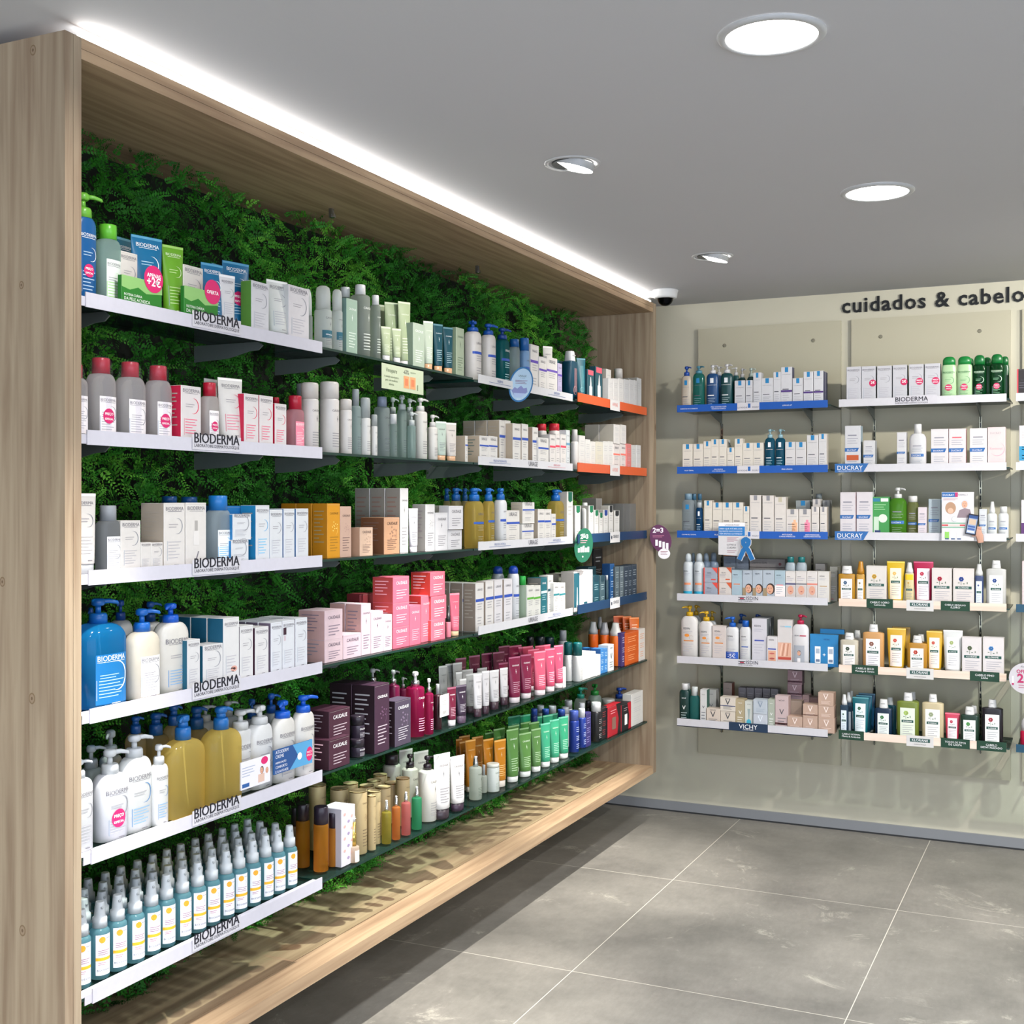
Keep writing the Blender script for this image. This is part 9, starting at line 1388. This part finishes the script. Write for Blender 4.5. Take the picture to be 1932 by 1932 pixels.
def d_leaf(b, S):
    b.rect(S, -.066, .078, -.012, .098, I_('2a66a8'), 2); b.rect(S, -.012, .078, .0, .098, I_('b8306c'), 2); b.text(S, 'DUCRAY', -.039, .083, .046, I_('f4f4f4'), 3); b.text(S, 'RESPECT', .022, .084, .04, I_('9c9ca4'), 3); bars(b, S, -.06, .0, .062, .072, 2, I_('9c9ca4'), 2)
    b.disc(S, -.03, .03, .022, I_('b08c70'), 2, ry=.026); b.disc(S, -.03, .018, .012, I_('e0b098'), 3)
    face(b, S, .028, .046, .014, 'c8c8d0'); b.poly(S, [(-.004, -.012), (.058, -.012), (.05, .024), (.028, .03), (.006, .02)], I_('8c7c84'), 2)
    b.disc(S, -.014, -.018, .011, I_('f4f4f4'), 4); b.arc(S, -.014, -.018, .011, .001, 0, 355, I_('7c8c9c'), 5)
    b.rect(S, -.066, -.038, .03, -.034, I_('6ca888'), 2); b.rect(S, -.066, -.048, .03, -.042, I_('c84848'), 2); b.rect(S, -.04, -.048, .008, -.042, I_('ecc8c0'), 3); b.rect(S, -.066, -.056, .03, -.052, I_('6ca888'), 2)
    for x_, c_ in ((-.045, '8cc860'), (-.02, 'dce0e4'), (.005, 'dcdce0')): b.rect(S, x_-.009, -.104, x_+.009, -.074, I_(c_), 2); b.rect(S, x_-.005, -.074, x_+.005, -.066, I_('e8e8ec'), 2); b.rect(S, x_-.008, -.107, x_+.008, -.102, I_('2a4a7c'), 3)
flat_sign('leaflet', 'white leaflet with printed people, standing on the third shelf', [(-.067, -.112), (.066, -.112), (.066, .1), (-.067, .1)], (-.512, 5.652, EYE-.045), 0, .0006, 'f2f0f2', d_leaf, 'leaflet')
def d_phone(b, S):
    b.rect(S, -.016, -.038, .020, .040, I_('8ca0c0'), 1); b.rect(S, -.016, .028, .020, .040, I_('2a4a84'), 2); b.rect(S, -.013, .0, .016, .024, I_('c8b098'), 2)
    for i in range(3): b.rect(S, -.013, -.012-.011*i, .016, -.005-.011*i, I_('3a5a9c' if i < 2 else 'e8ecf4'), 2)
flat_sign('phone_cut_out', 'printed dark smartphone cut-out overlapping the leaflet corner', [(-.020, -.044), (.024, -.044), (.024, .046), (-.020, .046)], (-.455, 5.642, EYE-.087), 0, .001, '1c2034', d_phone, 'cut-out', roll=.18)
hb_ = MB(); sk = mat('dca890', 'card')
hb_.tube([(.01, 0, -.075), (.005, 0, -.045), (-.002, -.001, -.02)], [.012, .016, .012], sk); 
for i in range(4): hb_.tube([(.012, .001, -.045+i*.011), (-.008, -.004, -.042+i*.011), (-.026, -.002, -.044+i*.011)], [.0055, .0055, .004], sk)
ob = hb_.build('hand_cut_out'); ob.location = (-.428, 5.645, EYE-.090); ob.scale = (1, .12, 1); tag(ob, 'printed pink hand cut-out holding the smartphone cut-out by the leaflet', 'cut-out')
def d_offer(b, S):
    b.text(S, 'OFERTA', .0, .022, .075, I_('b02860'), 3, bold=.02); b.text(S, '2=3', .005, -.018, .08, I_('b02860'), 3, bold=.03); bars(b, S, -.03, .035, -.045, -.026, 2, I_('9c98a0'), 2); b.text(S, 'KLORANE', 0, .047, .04, I_('5c5c64'), 3); b.rect(S, -.056, -.022, -.049, .008, I_('ecdce4'), 2); b.rect(S, -.056, -.03, -.048, -.022, I_('b02860'), 3)
flat_sign('hanging_sign', 'round pale offer sign at the far right beside the fifth shelf', ell(.068, .066), (-.235, 5.60, EYE-.735), 0, .0006, 'dcd8de', d_offer)
# paper bow on a carton
b = MB(); P_ = mat('f4f2ee', 'card'); bx = thing('paper_bow', (-1.985, 4.107, EYE-.153+.108), PI/2)
for sg in (-1, 1):
    b.loft([(0, .002, .006), (.012, .012, .011), (.028, .016, .009), (.036, .010, .004)], P_, M=Matrix.Rotation(sg*.9, 4, 'Y'), seg=12)
b.build('bow_loops', bx); b = MB(); b.box(-.03, -.012, -.012, -.010, -.04, .0, P_); b.box(.012, .03, -.012, -.010, -.03, .0, P_); b.box(-.006, .006, -.012, .0, -.003, .01, P_); b.build('bow_tails', bx); tag(bx, 'white folded paper bow on top of a carton, third cabinet shelf', 'bow')
# ------------------------------------------------------------------ ceiling fixtures
RIM = mat('d0d2d4', 'plastic'); LIT = emit('panel_diffuser', 9)
PL = ['large round ceiling light nearest the camera', 'large round ceiling light nearer the back wall', 'added round ceiling light before the visible pair', 'added round ceiling light behind the camera', 'rearmost added round ceiling light by the shop front']
for i, (x, y) in enumerate(PANELS):
    r = thing('ceiling_light', (x, y, CEIL)); tag(r, PL[i] if i < 5 else 'added round ceiling light over the aisle to the right, place %s' % NTH[i-5], 'ceiling light', 'round ceiling lights')
    b = MB(); b.loft([(-.0005, .116, .116), (-.004, .116, .116), (-.008, .110, .110), (-.008, .099, .099), (-.003, .097, .097)], RIM, seg=48, caps=False); b.build('rim', r)
    b = MB(); b.loft([(-.003, .0985, .0985), (-.006, .0975, .0975)], LIT, seg=48); b.build('diffuser', r)
SPL = ['tilting ceiling spotlight behind the camera', 'tilting ceiling spotlight beside the camera', 'tilting ceiling spotlight over the near end of the cabinet', 'tilting ceiling spotlight over the middle of the cabinet', 'tilting ceiling spotlight over the far end of the cabinet']
LIT2 = emit('spot_disc', 14, (1, .96, .88))
for i, (x, y) in enumerate(SPOTS):
    r = thing('ceiling_spotlight', (x, y, CEIL)); tag(r, SPL[i], 'spotlight', 'tilting ceiling spotlights')
    b = MB(); b.loft([(-.0005, .084, .084), (-.0035, .083, .083), (-.005, .074, .074), (-.001, .071, .071)], RIM, seg=40, caps=False); b.build('rim', r)
    b = MB(); b.loft([(-.004, .0605, .0605), (-.001, .0625, .0625)], mat('5c5e60', 'plastic'), seg=36); b.build('recess', r)
    M_ = Matrix.Rotation(.24, 4, 'Y')
    b = MB(); b.loft([(-.009, .060, .060), (.012, .061, .061)], mat('c4c6c8', 'plastic'), seg=36, M=Matrix.Translation((.004, 0, -.006)) @ M_, caps=False); b.build('lamp_ring', r)
    b = MB(); b.loft([(-.0065, .0585, .0585), (-.005, .0585, .0585)], LIT2, seg=36, M=Matrix.Translation((.004, 0, -.006)) @ M_); b.build('lamp_disc', r)
# ------------------------------------------------------------------ security camera
r = thing('security_camera', (-1.80, 5.52, CEIL)); tag(r, 'white dome security camera on the ceiling above the cabinet corner', 'security camera')
b = MB(); b.loft([(-.0005, .060, .060), (-.005, .061, .061), (-.012, .0575, .0575), (-.030, .055, .055), (-.038, .053, .053), (-.041, .046, .046)], mat('e6e8ea', 'plastic'), seg=36); b.build('housing', r)
b = MB(); b.loft([(-.040, .040, .040)]+[(-.042-.034*math.sin(i*PI/12), max(.001, .037*math.cos(i*PI/12)), max(.001, .037*math.cos(i*PI/12))) for i in range(7)], mat('0c0e12', 'metal'), seg=30); b.build('dark_dome', r)
b = MB(); b.box(-.115, -.052, -.006, .006, -.016, -.0005, mat('e6e8ea', 'plastic')); b.build('cable_cover', r)
# clips under the cabinet top
for i, yy in enumerate((3.25, 4.27)):
    b = MB(); b.box(-2.165, -2.155, yy-.008, yy+.008, EYE+.905, EYE+.934, mat('9a9c9e', 'metal')); b.box(-2.155, -2.147, yy-.005, yy+.005, EYE+.905, EYE+.915, mat('c8cacc', 'metal'))
    o = b.build('metal_clip'); tag(o, 'small metal clip under the cabinet top, %s' % ('nearer one' if i == 0 else 'further one'), 'clip', 'metal clips')
